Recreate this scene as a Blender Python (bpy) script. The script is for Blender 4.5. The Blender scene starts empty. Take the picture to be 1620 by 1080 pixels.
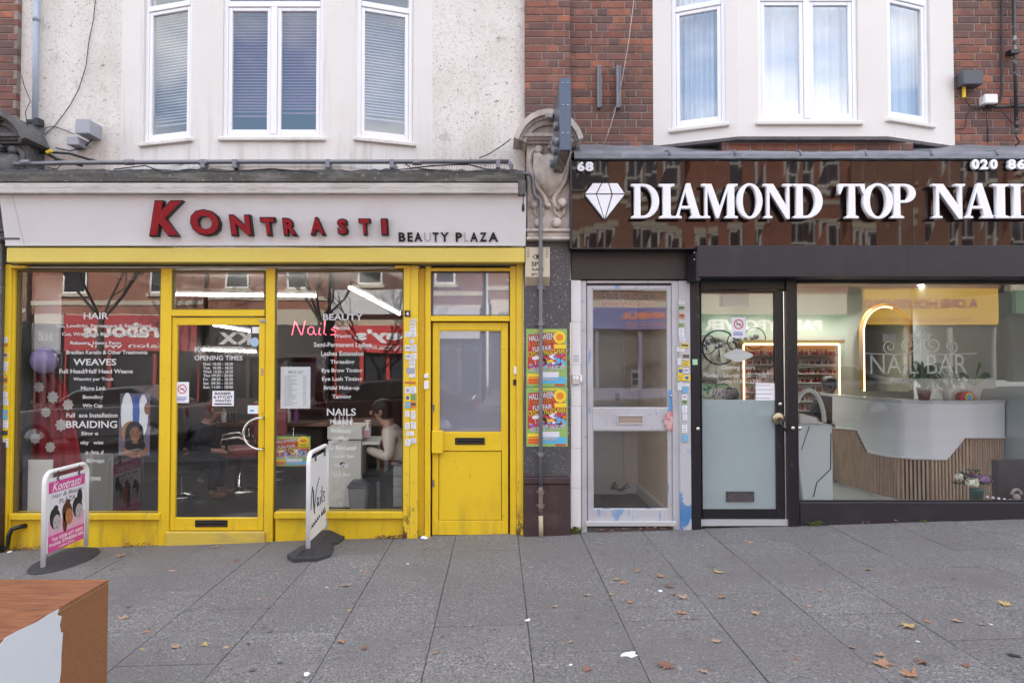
import bpy, math, random
from mathutils import Vector, Matrix
random.seed(7)
S = bpy.context.scene
COL = S.collection
rad = math.radians

# ------------------------------------------------------------------ camera, sky, sun, exposure
F = 1102.0; CY = -6.81; CZ = 1.70; PX0 = 788.0
TH = math.atan(28 / F)
cam_d = bpy.data.cameras.new('camera'); cam = bpy.data.objects.new('camera', cam_d); COL.objects.link(cam)
cam_d.sensor_width = 36; cam_d.lens = F / 1620 * 36; cam_d.shift_x = 22 / 1620
cam_d.clip_start = 0.05; cam_d.clip_end = 500
cam.location = (0, CY, CZ); cam.rotation_euler = (math.pi / 2 + TH, 0, 0)
S.camera = cam
S.view_settings.view_transform = 'Standard'; S.view_settings.look = 'None'
S.view_settings.gamma = 1; S.view_settings.use_curve_mapping = False
S.view_settings.exposure = 1.8

SUN_EL, SUN_AZ = rad(27), rad(-24)      # azimuth from +Y clockwise: low sun behind the shops, which stand in open shade
w = bpy.data.worlds.new('World'); S.world = w; w.use_nodes = True
nt = w.node_tree; nt.nodes.clear()
wo = nt.nodes.new('ShaderNodeOutputWorld'); bg = nt.nodes.new('ShaderNodeBackground')
sky = nt.nodes.new('ShaderNodeTexSky'); sky.sky_type = 'NISHITA'; sky.sun_disc = False
sky.sun_elevation = SUN_EL; sky.sun_rotation = SUN_AZ; sky.air_density = 1.0; sky.dust_density = 1.0
tc = nt.nodes.new('ShaderNodeTexCoord'); mp = nt.nodes.new('ShaderNodeMapping'); mp.inputs['Scale'].default_value = (1.0, 1.0, 2.6)
mp.inputs['Location'].default_value = (.3, .1, .2)
nz = nt.nodes.new('ShaderNodeTexNoise'); nz.inputs['Scale'].default_value = 2.3; nz.inputs['Detail'].default_value = 7; nz.inputs['Roughness'].default_value = .55
mr = nt.nodes.new('ShaderNodeMapRange'); mr.inputs[1].default_value = .42; mr.inputs[2].default_value = .66
mx = nt.nodes.new('ShaderNodeMix'); mx.data_type = 'RGBA'
mx.inputs[7].default_value = (9.0, 8.8, 8.6, 1)
L = nt.links.new
L(tc.outputs['Generated'], mp.inputs[0]); L(mp.outputs[0], nz.inputs['Vector']); L(nz.outputs[0], mr.inputs[0])
L(mr.outputs[0], mx.inputs[0]); L(sky.outputs[0], mx.inputs[6]); L(mx.outputs[2], bg.inputs[0])
bg.inputs[1].default_value = .15
L(bg.outputs[0], wo.inputs[0])
sd = bpy.data.lights.new('sun', 'SUN'); sd.energy = 4.8; sd.angle = rad(.5); sd.color = (1, .95, .89)
sun = bpy.data.objects.new('sun', sd); COL.objects.link(sun); sun.location = (0, -10, 30)
dv = Vector((math.sin(SUN_AZ) * math.cos(SUN_EL), math.cos(SUN_AZ) * math.cos(SUN_EL), math.sin(SUN_EL)))
sun.rotation_euler = dv.to_track_quat('Z', 'Y').to_euler()

# ------------------------------------------------------------------ helpers
def G(px, py, Y):
    """photo pixel seen on the plane y=Y -> world x, z"""
    dx = (px - PX0) / F; dy = (540 - py) / F
    yy = math.cos(TH) - dy * math.sin(TH); zz = math.sin(TH) + dy * math.cos(TH)
    t = (Y - CY) / yy
    return dx * t, CZ + zz * t
def R(a, b, c, d, Y):
    m = (b + d) / 2
    return G(a, m, Y)[0], G(c, m, Y)[0], G(0, d, Y)[1], G(0, b, Y)[1]     # x0,x1,z0,z1
SL = .031
def gnd(x): return SL * x
def GP(px, py, h=0.0):
    """pixel on the sloping pavement (h above it) -> world point"""
    dx = (px - PX0) / F; dy = (540 - py) / F
    yy = math.cos(TH) - dy * math.sin(TH); zz = math.sin(TH) + dy * math.cos(TH)
    t = (CZ - h) / (SL * dx - zz)
    return Vector((dx * t, CY + yy * t, CZ + zz * t))

def setp(o, label=None, cat=None, group=None, kind=None):
    if label: o['label'] = label
    if cat: o['category'] = cat
    if group: o['group'] = group
    if kind: o['kind'] = kind
    return o
def empty(name, label, cat, loc=(0, 0, 0), rz=0, group=None):
    o = bpy.data.objects.new(name, None); COL.objects.link(o); o.location = loc; o.rotation_euler = (0, 0, rz)
    o.empty_display_size = .1
    return setp(o, label, cat, group)
def link(name, me, parent=None):
    o = bpy.data.objects.new(name, me); COL.objects.link(o)
    if parent: o.parent = parent
    return o

_tc = {}
def text_geo(s, bold=0.0, ext=0.0, shear=0.0, space=1.0, res=3):
    k = (s, bold, ext, shear, space, res)
    if k not in _tc:
        cu = bpy.data.curves.new('t', 'FONT'); cu.body = s; cu.size = 1; cu.offset = bold; cu.extrude = ext
        cu.shear = shear; cu.space_character = space; cu.resolution_u = res; cu.align_x = 'LEFT'
        ob = bpy.data.objects.new('t', cu)
        me = bpy.data.meshes.new_from_object(ob)
        vs = [tuple(v.co) for v in me.vertices]; fs = [tuple(p.vertices) for p in me.polygons]
        bpy.data.objects.remove(ob); bpy.data.curves.remove(cu); bpy.data.meshes.remove(me)
        _tc[k] = (vs, fs)
    return _tc[k]

class MB:
    def __init__(s): s.v = []; s.f = []; s.m = []
    def add(s, vs, fs, mi=0):
        b = len(s.v); s.v += [tuple(v) for v in vs]
        for f in fs: s.f.append(tuple(b + i for i in f)); s.m.append(mi)
        return s
    def box(s, x0, x1, y0, y1, z0, z1, mi=0):
        if x0 > x1: x0, x1 = x1, x0
        if y0 > y1: y0, y1 = y1, y0
        if z0 > z1: z0, z1 = z1, z0
        vs = [(x0, y0, z0), (x1, y0, z0), (x1, y1, z0), (x0, y1, z0), (x0, y0, z1), (x1, y0, z1), (x1, y1, z1), (x0, y1, z1)]
        return s.add(vs, [(3, 2, 1, 0), (4, 5, 6, 7), (0, 1, 5, 4), (1, 2, 6, 5), (2, 3, 7, 6), (3, 0, 4, 7)], mi)
    def rb(s, a, b, c, d, Yf, Yb, mi=0):
        x0, x1, z0, z1 = R(a, b, c, d, Yf)
        return s.box(x0, x1, Yf, Yb, z0, z1, mi)
    def prism(s, pts, y0, y1, mi=0):
        n = len(pts)
        vs = [(x, y0, z) for x, z in pts] + [(x, y1, z) for x, z in pts]
        fs = [tuple(range(n)), tuple(range(2 * n - 1, n - 1, -1))] + [(i, n + i, n + (i + 1) % n, (i + 1) % n) for i in range(n)]
        return s.add(vs, fs, mi)
    def prism_z(s, pts, z0, z1, mi=0):
        n = len(pts)
        vs = [(x, y, z0) for x, y in pts] + [(x, y, z1) for x, y in pts]
        fs = [tuple(range(n - 1, -1, -1)), tuple(range(n, 2 * n))] + [(i, (i + 1) % n, n + (i + 1) % n, n + i) for i in range(n)]
        return s.add(vs, fs, mi)
    def pprism(s, px, Y0, Y1, mi=0):
        return s.prism([G(a, b, Y0) for a, b in px], Y0, Y1, mi)
    def flat(s, pts, y, mi=0):
        return s.add([(x, y, z) for x, z in pts], [tuple(range(len(pts)))], mi)
    def rect(s, x0, x1, z0, z1, y, mi=0): return s.flat([(x0, z0), (x1, z0), (x1, z1), (x0, z1)], y, mi)
    def ell(s, cx, cz, rx, rz, y, mi=0, n=20, rot=0):
        c, q = math.cos(rot), math.sin(rot)
        return s.flat([(cx + rx * math.cos(t) * c - rz * math.sin(t) * q, cz + rx * math.cos(t) * q + rz * math.sin(t) * c) for t in [2 * math.pi * i / n for i in range(n)]], y, mi)
    def tube(s, pts, r, n=8, mi=0, r1=None):
        pts = [Vector(p) for p in pts]; N = len(pts); b = len(s.v); up = None
        for i, p in enumerate(pts):
            d = (pts[min(i + 1, N - 1)] - pts[max(i - 1, 0)])
            d = d.normalized() if d.length > 1e-9 else Vector((0, 0, 1))
            if up is None: up = Vector((0, 0, 1)) if abs(d.z) < .9 else Vector((0, 1, 0))
            a = d.cross(up); a = a.normalized() if a.length > 1e-6 else d.orthogonal().normalized()
            up = a.cross(d).normalized()
            rr = r if r1 is None else r + (r1 - r) * i / max(1, N - 1)
            for k in range(n):
                t = 2 * math.pi * k / n
                s.v.append(tuple(p + a * (math.cos(t) * rr) + up * (math.sin(t) * rr)))
        for i in range(N - 1):
            for k in range(n):
                k2 = (k + 1) % n
                s.f.append((b + i * n + k, b + i * n + k2, b + (i + 1) * n + k2, b + (i + 1) * n + k)); s.m.append(mi)
        s.f.append(tuple(b + k for k in range(n))[::-1]); s.m.append(mi)
        s.f.append(tuple(b + (N - 1) * n + k for k in range(n))); s.m.append(mi)
        return s
    def lathe(s, c, prof, n=20, mi=0, axis='z'):
        b = len(s.v)
        for r, h in prof:
            for k in range(n):
                t = 2 * math.pi * k / n; x, y = r * math.cos(t), r * math.sin(t)
                if axis == 'z': s.v.append((c[0] + x, c[1] + y, c[2] + h))
                elif axis == 'y': s.v.append((c[0] + x, c[1] + h, c[2] + y))
                else: s.v.append((c[0] + h, c[1] + x, c[2] + y))
        for i in range(len(prof) - 1):
            for k in range(n):
                k2 = (k + 1) % n
                s.f.append((b + i * n + k, b + i * n + k2, b + (i + 1) * n + k2, b + (i + 1) * n + k)); s.m.append(mi)
        s.f.append(tuple(b + k for k in range(n))[::-1]); s.m.append(mi)
        s.f.append(tuple(b + (len(prof) - 1) * n + k for k in range(n))); s.m.append(mi)
        return s
    def ball(s, c, r, n=14, mi=0):
        r = (r, r, r) if not isinstance(r, (tuple, list)) else r
        b = len(s.v); m = n // 2
        s.v.append((c[0], c[1], c[2] - r[2]))
        for i in range(1, m):
            p = -math.pi / 2 + math.pi * i / m
            for k in range(n):
                t = 2 * math.pi * k / n
                s.v.append((c[0] + r[0] * math.cos(p) * math.cos(t), c[1] + r[1] * math.cos(p) * math.sin(t), c[2] + r[2] * math.sin(p)))
        s.v.append((c[0], c[1], c[2] + r[2])); top = len(s.v) - 1
        for k in range(n):
            k2 = (k + 1) % n
            s.f.append((b, b + 1 + k2, b + 1 + k)); s.m.append(mi)
            s.f.append((top, top - n + k, top - n + k2)); s.m.append(mi)
        for i in range(m - 2):
            for k in range(n):
                k2 = (k + 1) % n; o = b + 1 + i * n
                s.f.append((o + k, o + k2, o + n + k2, o + n + k)); s.m.append(mi)
        return s
    def text(s, t, x0, x1, z0, z1, y, mi=0, bold=0.0, shear=0.0, ext=0.0, space=1.0, rot=0.0):
        vs, fs = text_geo(t, bold, 0.5 if ext else 0.0, shear, space)
        if not vs: return s
        a0 = min(v[0] for v in vs); a1 = max(v[0] for v in vs); b0 = min(v[1] for v in vs); b1 = max(v[1] for v in vs)
        cx, cz = (x0 + x1) / 2, (z0 + z1) / 2; c, q = math.cos(rot), math.sin(rot)
        out = []
        for v in vs:
            X = x0 + (v[0] - a0) / (a1 - a0) * (x1 - x0) - cx; Z = z0 + (v[1] - b0) / (b1 - b0) * (z1 - z0) - cz
            out.append((cx + X * c - Z * q, y - v[2] * 2 * ext, cz + X * q + Z * c))   # ext = half depth each side
        return s.add(out, fs, mi)
    def ptext(s, t, a, b, c, d, Y, mi=0, **k):
        x0, x1, z0, z1 = R(a, b, c, d, Y)
        return s.text(t, x0, x1, z0, z1, Y, mi, **k)
    def obj(s, name, mats, parent=None, bevel=0, smooth=False, seg=1, at=None):
        if not isinstance(mats, (list, tuple)): mats = [mats]
        me = bpy.data.meshes.new(name); me.from_pydata(s.v, [], s.f)
        for m_ in mats: me.materials.append(m_)
        if len(mats) > 1: me.polygons.foreach_set('material_index', s.m)
        if smooth: me.polygons.foreach_set('use_smooth', [True] * len(me.polygons))
        me.update()
        o = link(name, me, parent)
        if at is not None:                       # put the origin at a world point
            me.transform(Matrix.Translation(-Vector(at))); o.location = at
        if bevel:
            md = o.modifiers.new('bevel', 'BEVEL'); md.width = bevel; md.segments = seg; md.limit_method = 'ANGLE'; md.angle_limit = rad(40)
        return o
def frame_mb(x0, x1, z0, z1, wl, wr, wt, wb, y0, y1, mb=None, mi=0):
    mb = mb or MB()
    mb.box(x0, x0 + wl, y0, y1, z0, z1, mi); mb.box(x1 - wr, x1, y0, y1, z0, z1, mi)
    if wt: mb.box(x0 + wl, x1 - wr, y0 + .001, y1 - .001, z1 - wt, z1, mi)
    if wb: mb.box(x0 + wl, x1 - wr, y0 + .001, y1 - .001, z0, z0 + wb, mi)
    return mb

# ------------------------------------------------------------------ materials
def lin(c):
    if isinstance(c, str):
        c = [int(c[i:i + 2], 16) / 255 for i in (0, 2, 4)]
        return tuple(((x + .055) / 1.055) ** 2.4 if x > .04045 else x / 12.92 for x in c)
    return tuple(c)
def surf(name, base, rough=.6, layers=(), bump=(), metal=0, rnd=0, rndh=0, spec=.5, coat=0, emit=None, es=0, alpha=1, trans=0):
    """layers: (scale (x,y,z), lo, hi, colour, amount[, zmask (z_full, z_none)][, detail]) in world space"""
    m = bpy.data.materials.new(name); m.use_nodes = True; n = m.node_tree.nodes; l = m.node_tree.links.new
    p = n['Principled BSDF']; p.inputs['Roughness'].default_value = rough; p.inputs['Metallic'].default_value = metal
    p.inputs['Specular IOR Level'].default_value = spec; p.inputs['Coat Weight'].default_value = coat
    p.inputs['Alpha'].default_value = alpha; p.inputs['Transmission Weight'].default_value = trans
    base = lin(base)
    if emit: p.inputs['Emission Color'].default_value = (*lin(emit), 1); p.inputs['Emission Strength'].default_value = es
    geo = n.new('ShaderNodeNewGeometry'); cur = None
    c0 = n.new('ShaderNodeRGB'); c0.outputs[0].default_value = (*base, 1); cur = c0.outputs[0]
    if rnd or rndh:
        oi = n.new('ShaderNodeObjectInfo'); hs = n.new('ShaderNodeHueSaturation')
        a = n.new('ShaderNodeMapRange'); a.inputs[3].default_value = 1 - rnd; a.inputs[4].default_value = 1 + rnd
        l(oi.outputs['Random'], a.inputs[0]); l(a.outputs[0], hs.inputs['Value'])
        if rndh:
            q = n.new('ShaderNodeMath'); q.operation = 'MULTIPLY'; q.inputs[1].default_value = 7.31; l(oi.outputs['Random'], q.inputs[0])
            fr = n.new('ShaderNodeMath'); fr.operation = 'FRACT'; l(q.outputs[0], fr.inputs[0])
            b = n.new('ShaderNodeMapRange'); b.inputs[3].default_value = .5 - rndh; b.inputs[4].default_value = .5 + rndh
            l(fr.outputs[0], b.inputs[0]); l(b.outputs[0], hs.inputs['Hue'])
        l(cur, hs.inputs['Color']); cur = hs.outputs[0]
    for ly in layers:
        sc, lo, hi, colr, amt = ly[:5]; zm = ly[5] if len(ly) > 5 else None; det = ly[6] if len(ly) > 6 else 4
        mpn = n.new('ShaderNodeMapping'); mpn.inputs['Scale'].default_value = sc if isinstance(sc, tuple) else (sc,) * 3
        mpn.inputs['Location'].default_value = (random.uniform(0, 40), random.uniform(0, 40), random.uniform(0, 40))
        l(geo.outputs['Position'], mpn.inputs[0])
        nn = n.new('ShaderNodeTexNoise'); nn.inputs['Scale'].default_value = 1; nn.inputs['Detail'].default_value = det
        nn.inputs['Roughness'].default_value = .6
        l(mpn.outputs[0], nn.inputs['Vector'])
        mrn = n.new('ShaderNodeMapRange'); mrn.inputs[1].default_value = lo; mrn.inputs[2].default_value = hi; mrn.inputs[4].default_value = amt
        l(nn.outputs[0], mrn.inputs[0]); fac = mrn.outputs[0]
        if zm:
            sx = n.new('ShaderNodeSeparateXYZ'); l(geo.outputs['Position'], sx.inputs[0])
            z2 = n.new('ShaderNodeMapRange'); z2.inputs[1].default_value = zm[1]; z2.inputs[2].default_value = zm[0]
            l(sx.outputs['Z'], z2.inputs[0])
            mu = n.new('ShaderNodeMath'); mu.operation = 'MULTIPLY'; l(fac, mu.inputs[0]); l(z2.outputs[0], mu.inputs[1]); fac = mu.outputs[0]
        mxn = n.new('ShaderNodeMix'); mxn.data_type = 'RGBA'; l(fac, mxn.inputs[0]); l(cur, mxn.inputs[6])
        mxn.inputs[7].default_value = (*lin(colr), 1); cur = mxn.outputs[2]
    l(cur, p.inputs['Base Color'])
    if bump:
        bs, st, ds = bump
        nn = n.new('ShaderNodeTexNoise'); nn.inputs['Scale'].default_value = bs; nn.inputs['Detail'].default_value = 5
        l(geo.outputs['Position'], nn.inputs['Vector'])
        bp = n.new('ShaderNodeBump'); bp.inputs['Strength'].default_value = st; bp.inputs['Distance'].default_value = ds
        l(nn.outputs[0], bp.inputs['Height']); l(bp.outputs[0], p.inputs['Normal'])
    return m
def glass(name, refl=.12, tint=(.93, .95, .94), rough=0.0, wav=.0015, wsc=1.3, dirt=0.0, k=1.0):
    m = bpy.data.materials.new(name); m.use_nodes = True; n = m.node_tree.nodes; l = m.node_tree.links.new; n.clear()
    out = n.new('ShaderNodeOutputMaterial'); tr = n.new('ShaderNodeBsdfTransparent'); gl = n.new('ShaderNodeBsdfGlossy')
    tr.inputs[0].default_value = (*tint, 1); gl.inputs['Roughness'].default_value = rough; gl.inputs[0].default_value = (1, 1, 1, 1)
    fr = n.new('ShaderNodeFresnel'); fr.inputs[0].default_value = 1.5
    ma = n.new('ShaderNodeMath'); ma.operation = 'MULTIPLY_ADD'; ma.inputs[1].default_value = k; ma.inputs[2].default_value = refl; ma.use_clamp = True
    l(fr.outputs[0], ma.inputs[0]); mxs = n.new('ShaderNodeMixShader')
    gb = n.new('ShaderNodeNewGeometry'); bf = n.new('ShaderNodeMath'); bf.operation = 'SUBTRACT'; bf.inputs[0].default_value = 1; l(gb.outputs['Backfacing'], bf.inputs[1])
    bm = n.new('ShaderNodeMath'); bm.operation = 'MULTIPLY'; l(ma.outputs[0], bm.inputs[0]); l(bf.outputs[0], bm.inputs[1]); l(bm.outputs[0], mxs.inputs[0]); l(tr.outputs[0], mxs.inputs[1]); l(gl.outputs[0], mxs.inputs[2])
    geo = n.new('ShaderNodeNewGeometry')
    if wav:
        nn = n.new('ShaderNodeTexNoise'); nn.inputs['Scale'].default_value = wsc; nn.inputs['Detail'].default_value = 1
        l(geo.outputs['Position'], nn.inputs['Vector']); bp = n.new('ShaderNodeBump'); bp.inputs['Strength'].default_value = 1; bp.inputs['Distance'].default_value = wav
        l(nn.outputs[0], bp.inputs['Height']); l(bp.outputs[0], gl.inputs['Normal'])
    last = mxs.outputs[0]
    if dirt:
        df = n.new('ShaderNodeBsdfDiffuse'); df.inputs[0].default_value = (.6, .6, .58, 1)
        n2 = n.new('ShaderNodeTexNoise'); n2.inputs['Scale'].default_value = 2.5; n2.inputs['Detail'].default_value = 8; l(geo.outputs['Position'], n2.inputs['Vector'])
        m2 = n.new('ShaderNodeMapRange'); m2.inputs[1].default_value = .35; m2.inputs[2].default_value = .8; m2.inputs[3].default_value = dirt * .3; m2.inputs[4].default_value = dirt * 2
        l(n2.outputs[0], m2.inputs[0]); m3 = n.new('ShaderNodeMixShader'); l(m2.outputs[0], m3.inputs[0]); l(last, m3.inputs[1]); l(df.outputs[0], m3.inputs[2]); last = m3.outputs[0]
    l(last, out.inputs[0]); return m
def emis(name, c, s):
    m = bpy.data.materials.new(name); m.use_nodes = True; n = m.node_tree.nodes; n.clear()
    e = n.new('ShaderNodeEmission'); e.inputs[0].default_value = (*lin(c), 1); e.inputs[1].default_value = s
    o = n.new('ShaderNodeOutputMaterial'); m.node_tree.links.new(e.outputs[0], o.inputs[0]); return m
def plain(name, c, rough=.6, **k): return surf(name, c, rough, **k)
def frost(name, c, refl=.1, tr=.1, rough=.02):
    m = bpy.data.materials.new(name); m.use_nodes = True; n = m.node_tree.nodes; l = m.node_tree.links.new; n.clear()
    out = n.new('ShaderNodeOutputMaterial'); df = n.new('ShaderNodeBsdfDiffuse'); df.inputs[0].default_value = (*lin(c), 1)
    geo = n.new('ShaderNodeNewGeometry'); n2 = n.new('ShaderNodeTexNoise'); n2.inputs['Scale'].default_value = 2; n2.inputs['Detail'].default_value = 6
    l(geo.outputs['Position'], n2.inputs['Vector']); mxc = n.new('ShaderNodeMix'); mxc.data_type = 'RGBA'; l(n2.outputs[0], mxc.inputs[0])
    mxc.inputs[6].default_value = (*[x * .85 for x in lin(c)], 1); mxc.inputs[7].default_value = (*[min(1, x * 1.15) for x in lin(c)], 1); l(mxc.outputs[2], df.inputs[0])
    tn = n.new('ShaderNodeBsdfTransparent'); gl = n.new('ShaderNodeBsdfGlossy'); gl.inputs['Roughness'].default_value = rough
    a = n.new('ShaderNodeMixShader'); a.inputs[0].default_value = tr; l(df.outputs[0], a.inputs[1]); l(tn.outputs[0], a.inputs[2])
    b = n.new('ShaderNodeMixShader'); b.inputs[0].default_value = refl; l(a.outputs[0], b.inputs[1]); l(gl.outputs[0], b.inputs[2]); l(b.outputs[0], out.inputs[0])
    return m

M = {}
M['render'] = surf('pebbledash', (.74, .70, .655), .9, [((1.3, 1.3, 1.3), .45, .7, (.56, .50, .44), .6), (34, .5, .64, (.52, .48, .44), .45, None, 3), (48, .62, .70, (.13, .11, .10), .85, None, 2), (17, .66, .72, (.17, .15, .13), .8, None, 2), (6, .62, .72, (.40, .34, .29), .5),
                   ((5, 5, .7), .5, .75, (.33, .29, .25), .75, (3.55, 4.1)), ((3, 3, .5), .45, .8, (.4, .36, .32), .35)], (75, .5, .014))
M['baypaint'] = surf('cream_bay_paint', (.70, .67, .635), .6, [(1.5, .45, .8, (.6, .55, .5), .4), ((9, 9, .8), .5, .75, (.30, .26, .22), .65, (3.5, 4.3)), ((14, 14, .5), .6, .72, (.45, .40, .36), .5), (30, .68, .76, (.3, .26, .22), .5)], (8, .15, .01))
M['baywhite'] = surf('white_bay_paint', (.72, .69, .655), .55, [(1.2, .5, .85, (.66, .61, .55), .4), ((9, 9, 1), .62, .8, (.4, .36, .32), .4, (3.6, 4.0))], (8, .1, .008))
M['wood_white'] = surf('white_frame_paint', (.80, .79, .80), .4, [(14, .66, .8, (.4, .36, .32), .6)], (40, .1, .003))
M['upvc'] = surf('white_plastic_frame', (.82, .82, .85), .28, [(6, .6, .9, (.55, .55, .55), .3)])
def brickmat(name, dark=1.0):
    m = surf(name, (.19, .062, .040), .85, [(9, .45, .75, (.07, .035, .03), .6), (60, .6, .75, (.32, .2, .16), .35), (1.6, .45, .7, (.085, .055, .05), .6), (.7, .5, .7, (.09, .06, .05), .5)], (55, .6, .006), rnd=.0)
    n = m.node_tree.nodes; l = m.node_tree.links.new
    rgb = [x for x in n if x.type == 'RGB'][0]; oi = n.new('ShaderNodeObjectInfo'); cr = n.new('ShaderNodeValToRGB')
    cr.color_ramp.interpolation = 'CONSTANT'; e = cr.color_ramp.elements
    cols = [(0, (.15, .068, .052)), (.2, (.22, .085, .055)), (.38, (.18, .07, .05)), (.52, (.125, .068, .058)), (.66, (.29, .105, .06)), (.76, (.21, .09, .066)), (.9, (.115, .062, .055))]
    e[0].position = 0; e[0].color = (*[c * dark for c in cols[0][1]], 1); e[1].position = cols[1][0]; e[1].color = (*[c * dark for c in cols[1][1]], 1)
    for pz, c in cols[2:]:
        q = e.new(pz); q.color = (*[x * dark for x in c], 1)
    l(oi.outputs['Random'], cr.inputs[0])
    for lk in list(rgb.outputs[0].links):
        to = lk.to_socket; m.node_tree.links.remove(lk); l(cr.outputs[0], to)
    return m
M['brick'] = brickmat('red_brick', 1.3)
M['mortar'] = surf('lime_mortar', (.30, .25, .215), .95, [(30, .5, .7, (.16, .12, .11), .7), (2, .5, .7, (.12, .1, .09), .6)], (80, .6, .006))
def brickwall_tex(name, c1, c2, mort, sc=1.0):
    m = bpy.data.materials.new(name); m.use_nodes = True; n = m.node_tree.nodes; l = m.node_tree.links.new; p = n['Principled BSDF']
    geo = n.new('ShaderNodeNewGeometry'); sx = n.new('ShaderNodeSeparateXYZ'); l(geo.outputs['Position'], sx.inputs[0])
    ad = n.new('ShaderNodeMath'); l(sx.outputs[0], ad.inputs[0]); l(sx.outputs[1], ad.inputs[1]); cx = n.new('ShaderNodeCombineXYZ'); l(ad.outputs[0], cx.inputs[0]); l(sx.outputs[2], cx.inputs[1])
    b = n.new('ShaderNodeTexBrick'); b.inputs['Scale'].default_value = 1; b.inputs['Brick Width'].default_value = .225; b.inputs['Row Height'].default_value = .075; b.inputs['Mortar Size'].default_value = .006
    b.inputs['Color1'].default_value = (*c1, 1); b.inputs['Color2'].default_value = (*c2, 1); b.inputs['Mortar'].default_value = (*mort, 1); l(cx.outputs[0], b.inputs[0])
    nn = n.new('ShaderNodeTexNoise'); nn.inputs['Scale'].default_value = .8; nn.inputs['Detail'].default_value = 5; l(geo.outputs['Position'], nn.inputs['Vector'])
    mrn = n.new('ShaderNodeMapRange'); mrn.inputs[3].default_value = .6; mrn.inputs[4].default_value = 1.35; l(nn.outputs[0], mrn.inputs[0])
    hs = n.new('ShaderNodeHueSaturation'); l(mrn.outputs[0], hs.inputs['Value']); l(b.outputs[0], hs.inputs['Color']); l(hs.outputs[0], p.inputs['Base Color']); p.inputs['Roughness'].default_value = .9
    return m
M['bricktex'] = brickwall_tex('brick_bond', (.22, .075, .05), (.12, .055, .045), (.25, .21, .19))
M['bricktex2'] = brickwall_tex('brick_bond_red', (.34, .12, .07), (.24, .08, .05), (.32, .27, .23))
M['bricktex3'] = brickwall_tex('brick_bond_brown', (.27, .13, .08), (.20, .09, .06), (.3, .26, .22))
M['yellow'] = surf('yellow_gloss_paint', (.76, .52, .020), .33, [(3, .5, .8, (.66, .40, .02), .5), (24, .66, .74, (.35, .2, .02), .55), ((10, 10, 2), .50, .75, (.26, .16, .05), .7, (-.1, .45)), ((40, 40, 5), .60, .75, (.60, .38, .05), .5), (7, .69, .71, (.30, .17, .06), .7), (6, .64, .74, (.14, .07, .02), .5, (-.1, .25))], (12, .12, .004), spec=.45)
M['yellowbeam'] = surf('yellow_beam_paint', (.66, .52, .10), .4, [((1.2, 1, 3), .45, .7, (.58, .42, .09), .6), (30, .66, .74, (.35, .25, .05), .4)], (3, .1, .004))
M['yellowpeel'] = surf('peeling_yellow_paint', (.75, .52, .03), .4, [(3, .5, .8, (.6, .38, .02), .5), ((9, 9, 4), .50, .52, (.09, .035, .025), 1.0, (.0, .32)), ((26, 26, 12), .60, .62, (.09, .035, .025), .9, (.0, .7))], (30, .2, .004))
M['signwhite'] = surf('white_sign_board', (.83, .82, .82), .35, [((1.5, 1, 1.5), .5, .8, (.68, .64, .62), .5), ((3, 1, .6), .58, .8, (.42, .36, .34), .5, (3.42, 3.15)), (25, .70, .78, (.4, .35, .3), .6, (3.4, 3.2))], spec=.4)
M['awning'] = surf('dirty_awning_cassette', (.50, .46, .43), .5, [((6, 3, 60), .5, .7, (.25, .22, .2), .7), ((2, 2, 8), .5, .8, (.2, .17, .15), .6)], (30, .2, .004))
M['ledge'] = surf('mossy_ledge', (.085, .08, .072), .95, [(5, .45, .7, (.06, .06, .045), .8), (22, .6, .7, (.33, .31, .28), .6), ((2, 2, 14), .5, .7, (.28, .26, .24), .5)], (25, .8, .02))
M['lead'] = surf('lead_flashing', (.20, .20, .225), .5, [((3, 3, 12), .45, .7, (.10, .10, .12), .7), (8, .6, .75, (.34, .34, .36), .6)], (9, .5, .012), spec=.4)
M['stone'] = surf('weathered_portland_stone', (.58, .51, .45), .85, [(5, .45, .75, (.26, .22, .19), .7), (18, .6, .75, (.15, .12, .10), .5), ((9, 9, 2), .55, .75, (.13, .11, .1), .55)], (35, .35, .006))
M['stonedark'] = surf('sooty_stone_and_shade', (.12, .115, .115), .9, [(6, .5, .7, (.04, .04, .04), .7), (20, .6, .7, (.25, .24, .22), .5)], (25, .6, .01))
M['granite'] = surf('grey_granite', (.075, .075, .08), .35, [(85, .52, .60, (.035, .035, .04), .8, None, 2), (60, .62, .68, (.36, .35, .34), .75, None, 2), (2, .5, .8, (.15, .15, .15), .4)], (60, .15, .002))
M['granite_red'] = surf('brown_granite', (.05, .028, .03), .4, [(70, .6, .68, (.2, .13, .13), .6), (4, .5, .8, (.13, .10, .10), .5), ((3, 3, 8), .55, .8, (.03, .02, .02), .5)], (40, .2, .003))
M['fascia'] = surf('brown_gloss_panel', (.016, .007, .005), .03, [], spec=.5)
M['anthracite'] = surf('anthracite_powder_coat', (.022, .020, .026), .42, [(2, .5, .8, (.055, .05, .06), .5)], spec=.4)
M['brownpanel'] = surf('brown_lintel_panel', (.027, .020, .020), .4, [(3, .5, .8, (.045, .036, .034), .5)])
M['blackframe'] = surf('dark_frame_paint', (.014, .012, .016), .32, [(9, .66, .76, (.2, .19, .2), .5), (3, .5, .8, (.028, .025, .028), .6)], spec=.4)
M['white'] = plain('white_plastic', (.78, .77, .78), .35)
M['whiteletter'] = plain('white_acrylic', (.84, .84, .88), .3)
M['red'] = surf('faded_red_acrylic', (.33, .018, .025), .3, [(14, .55, .75, (.42, .07, .06), .6)])
M['black'] = surf('black_letter_side', (.018, .015, .015), .5, [(12, .6, .8, (.1, .08, .07), .5)])
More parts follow.
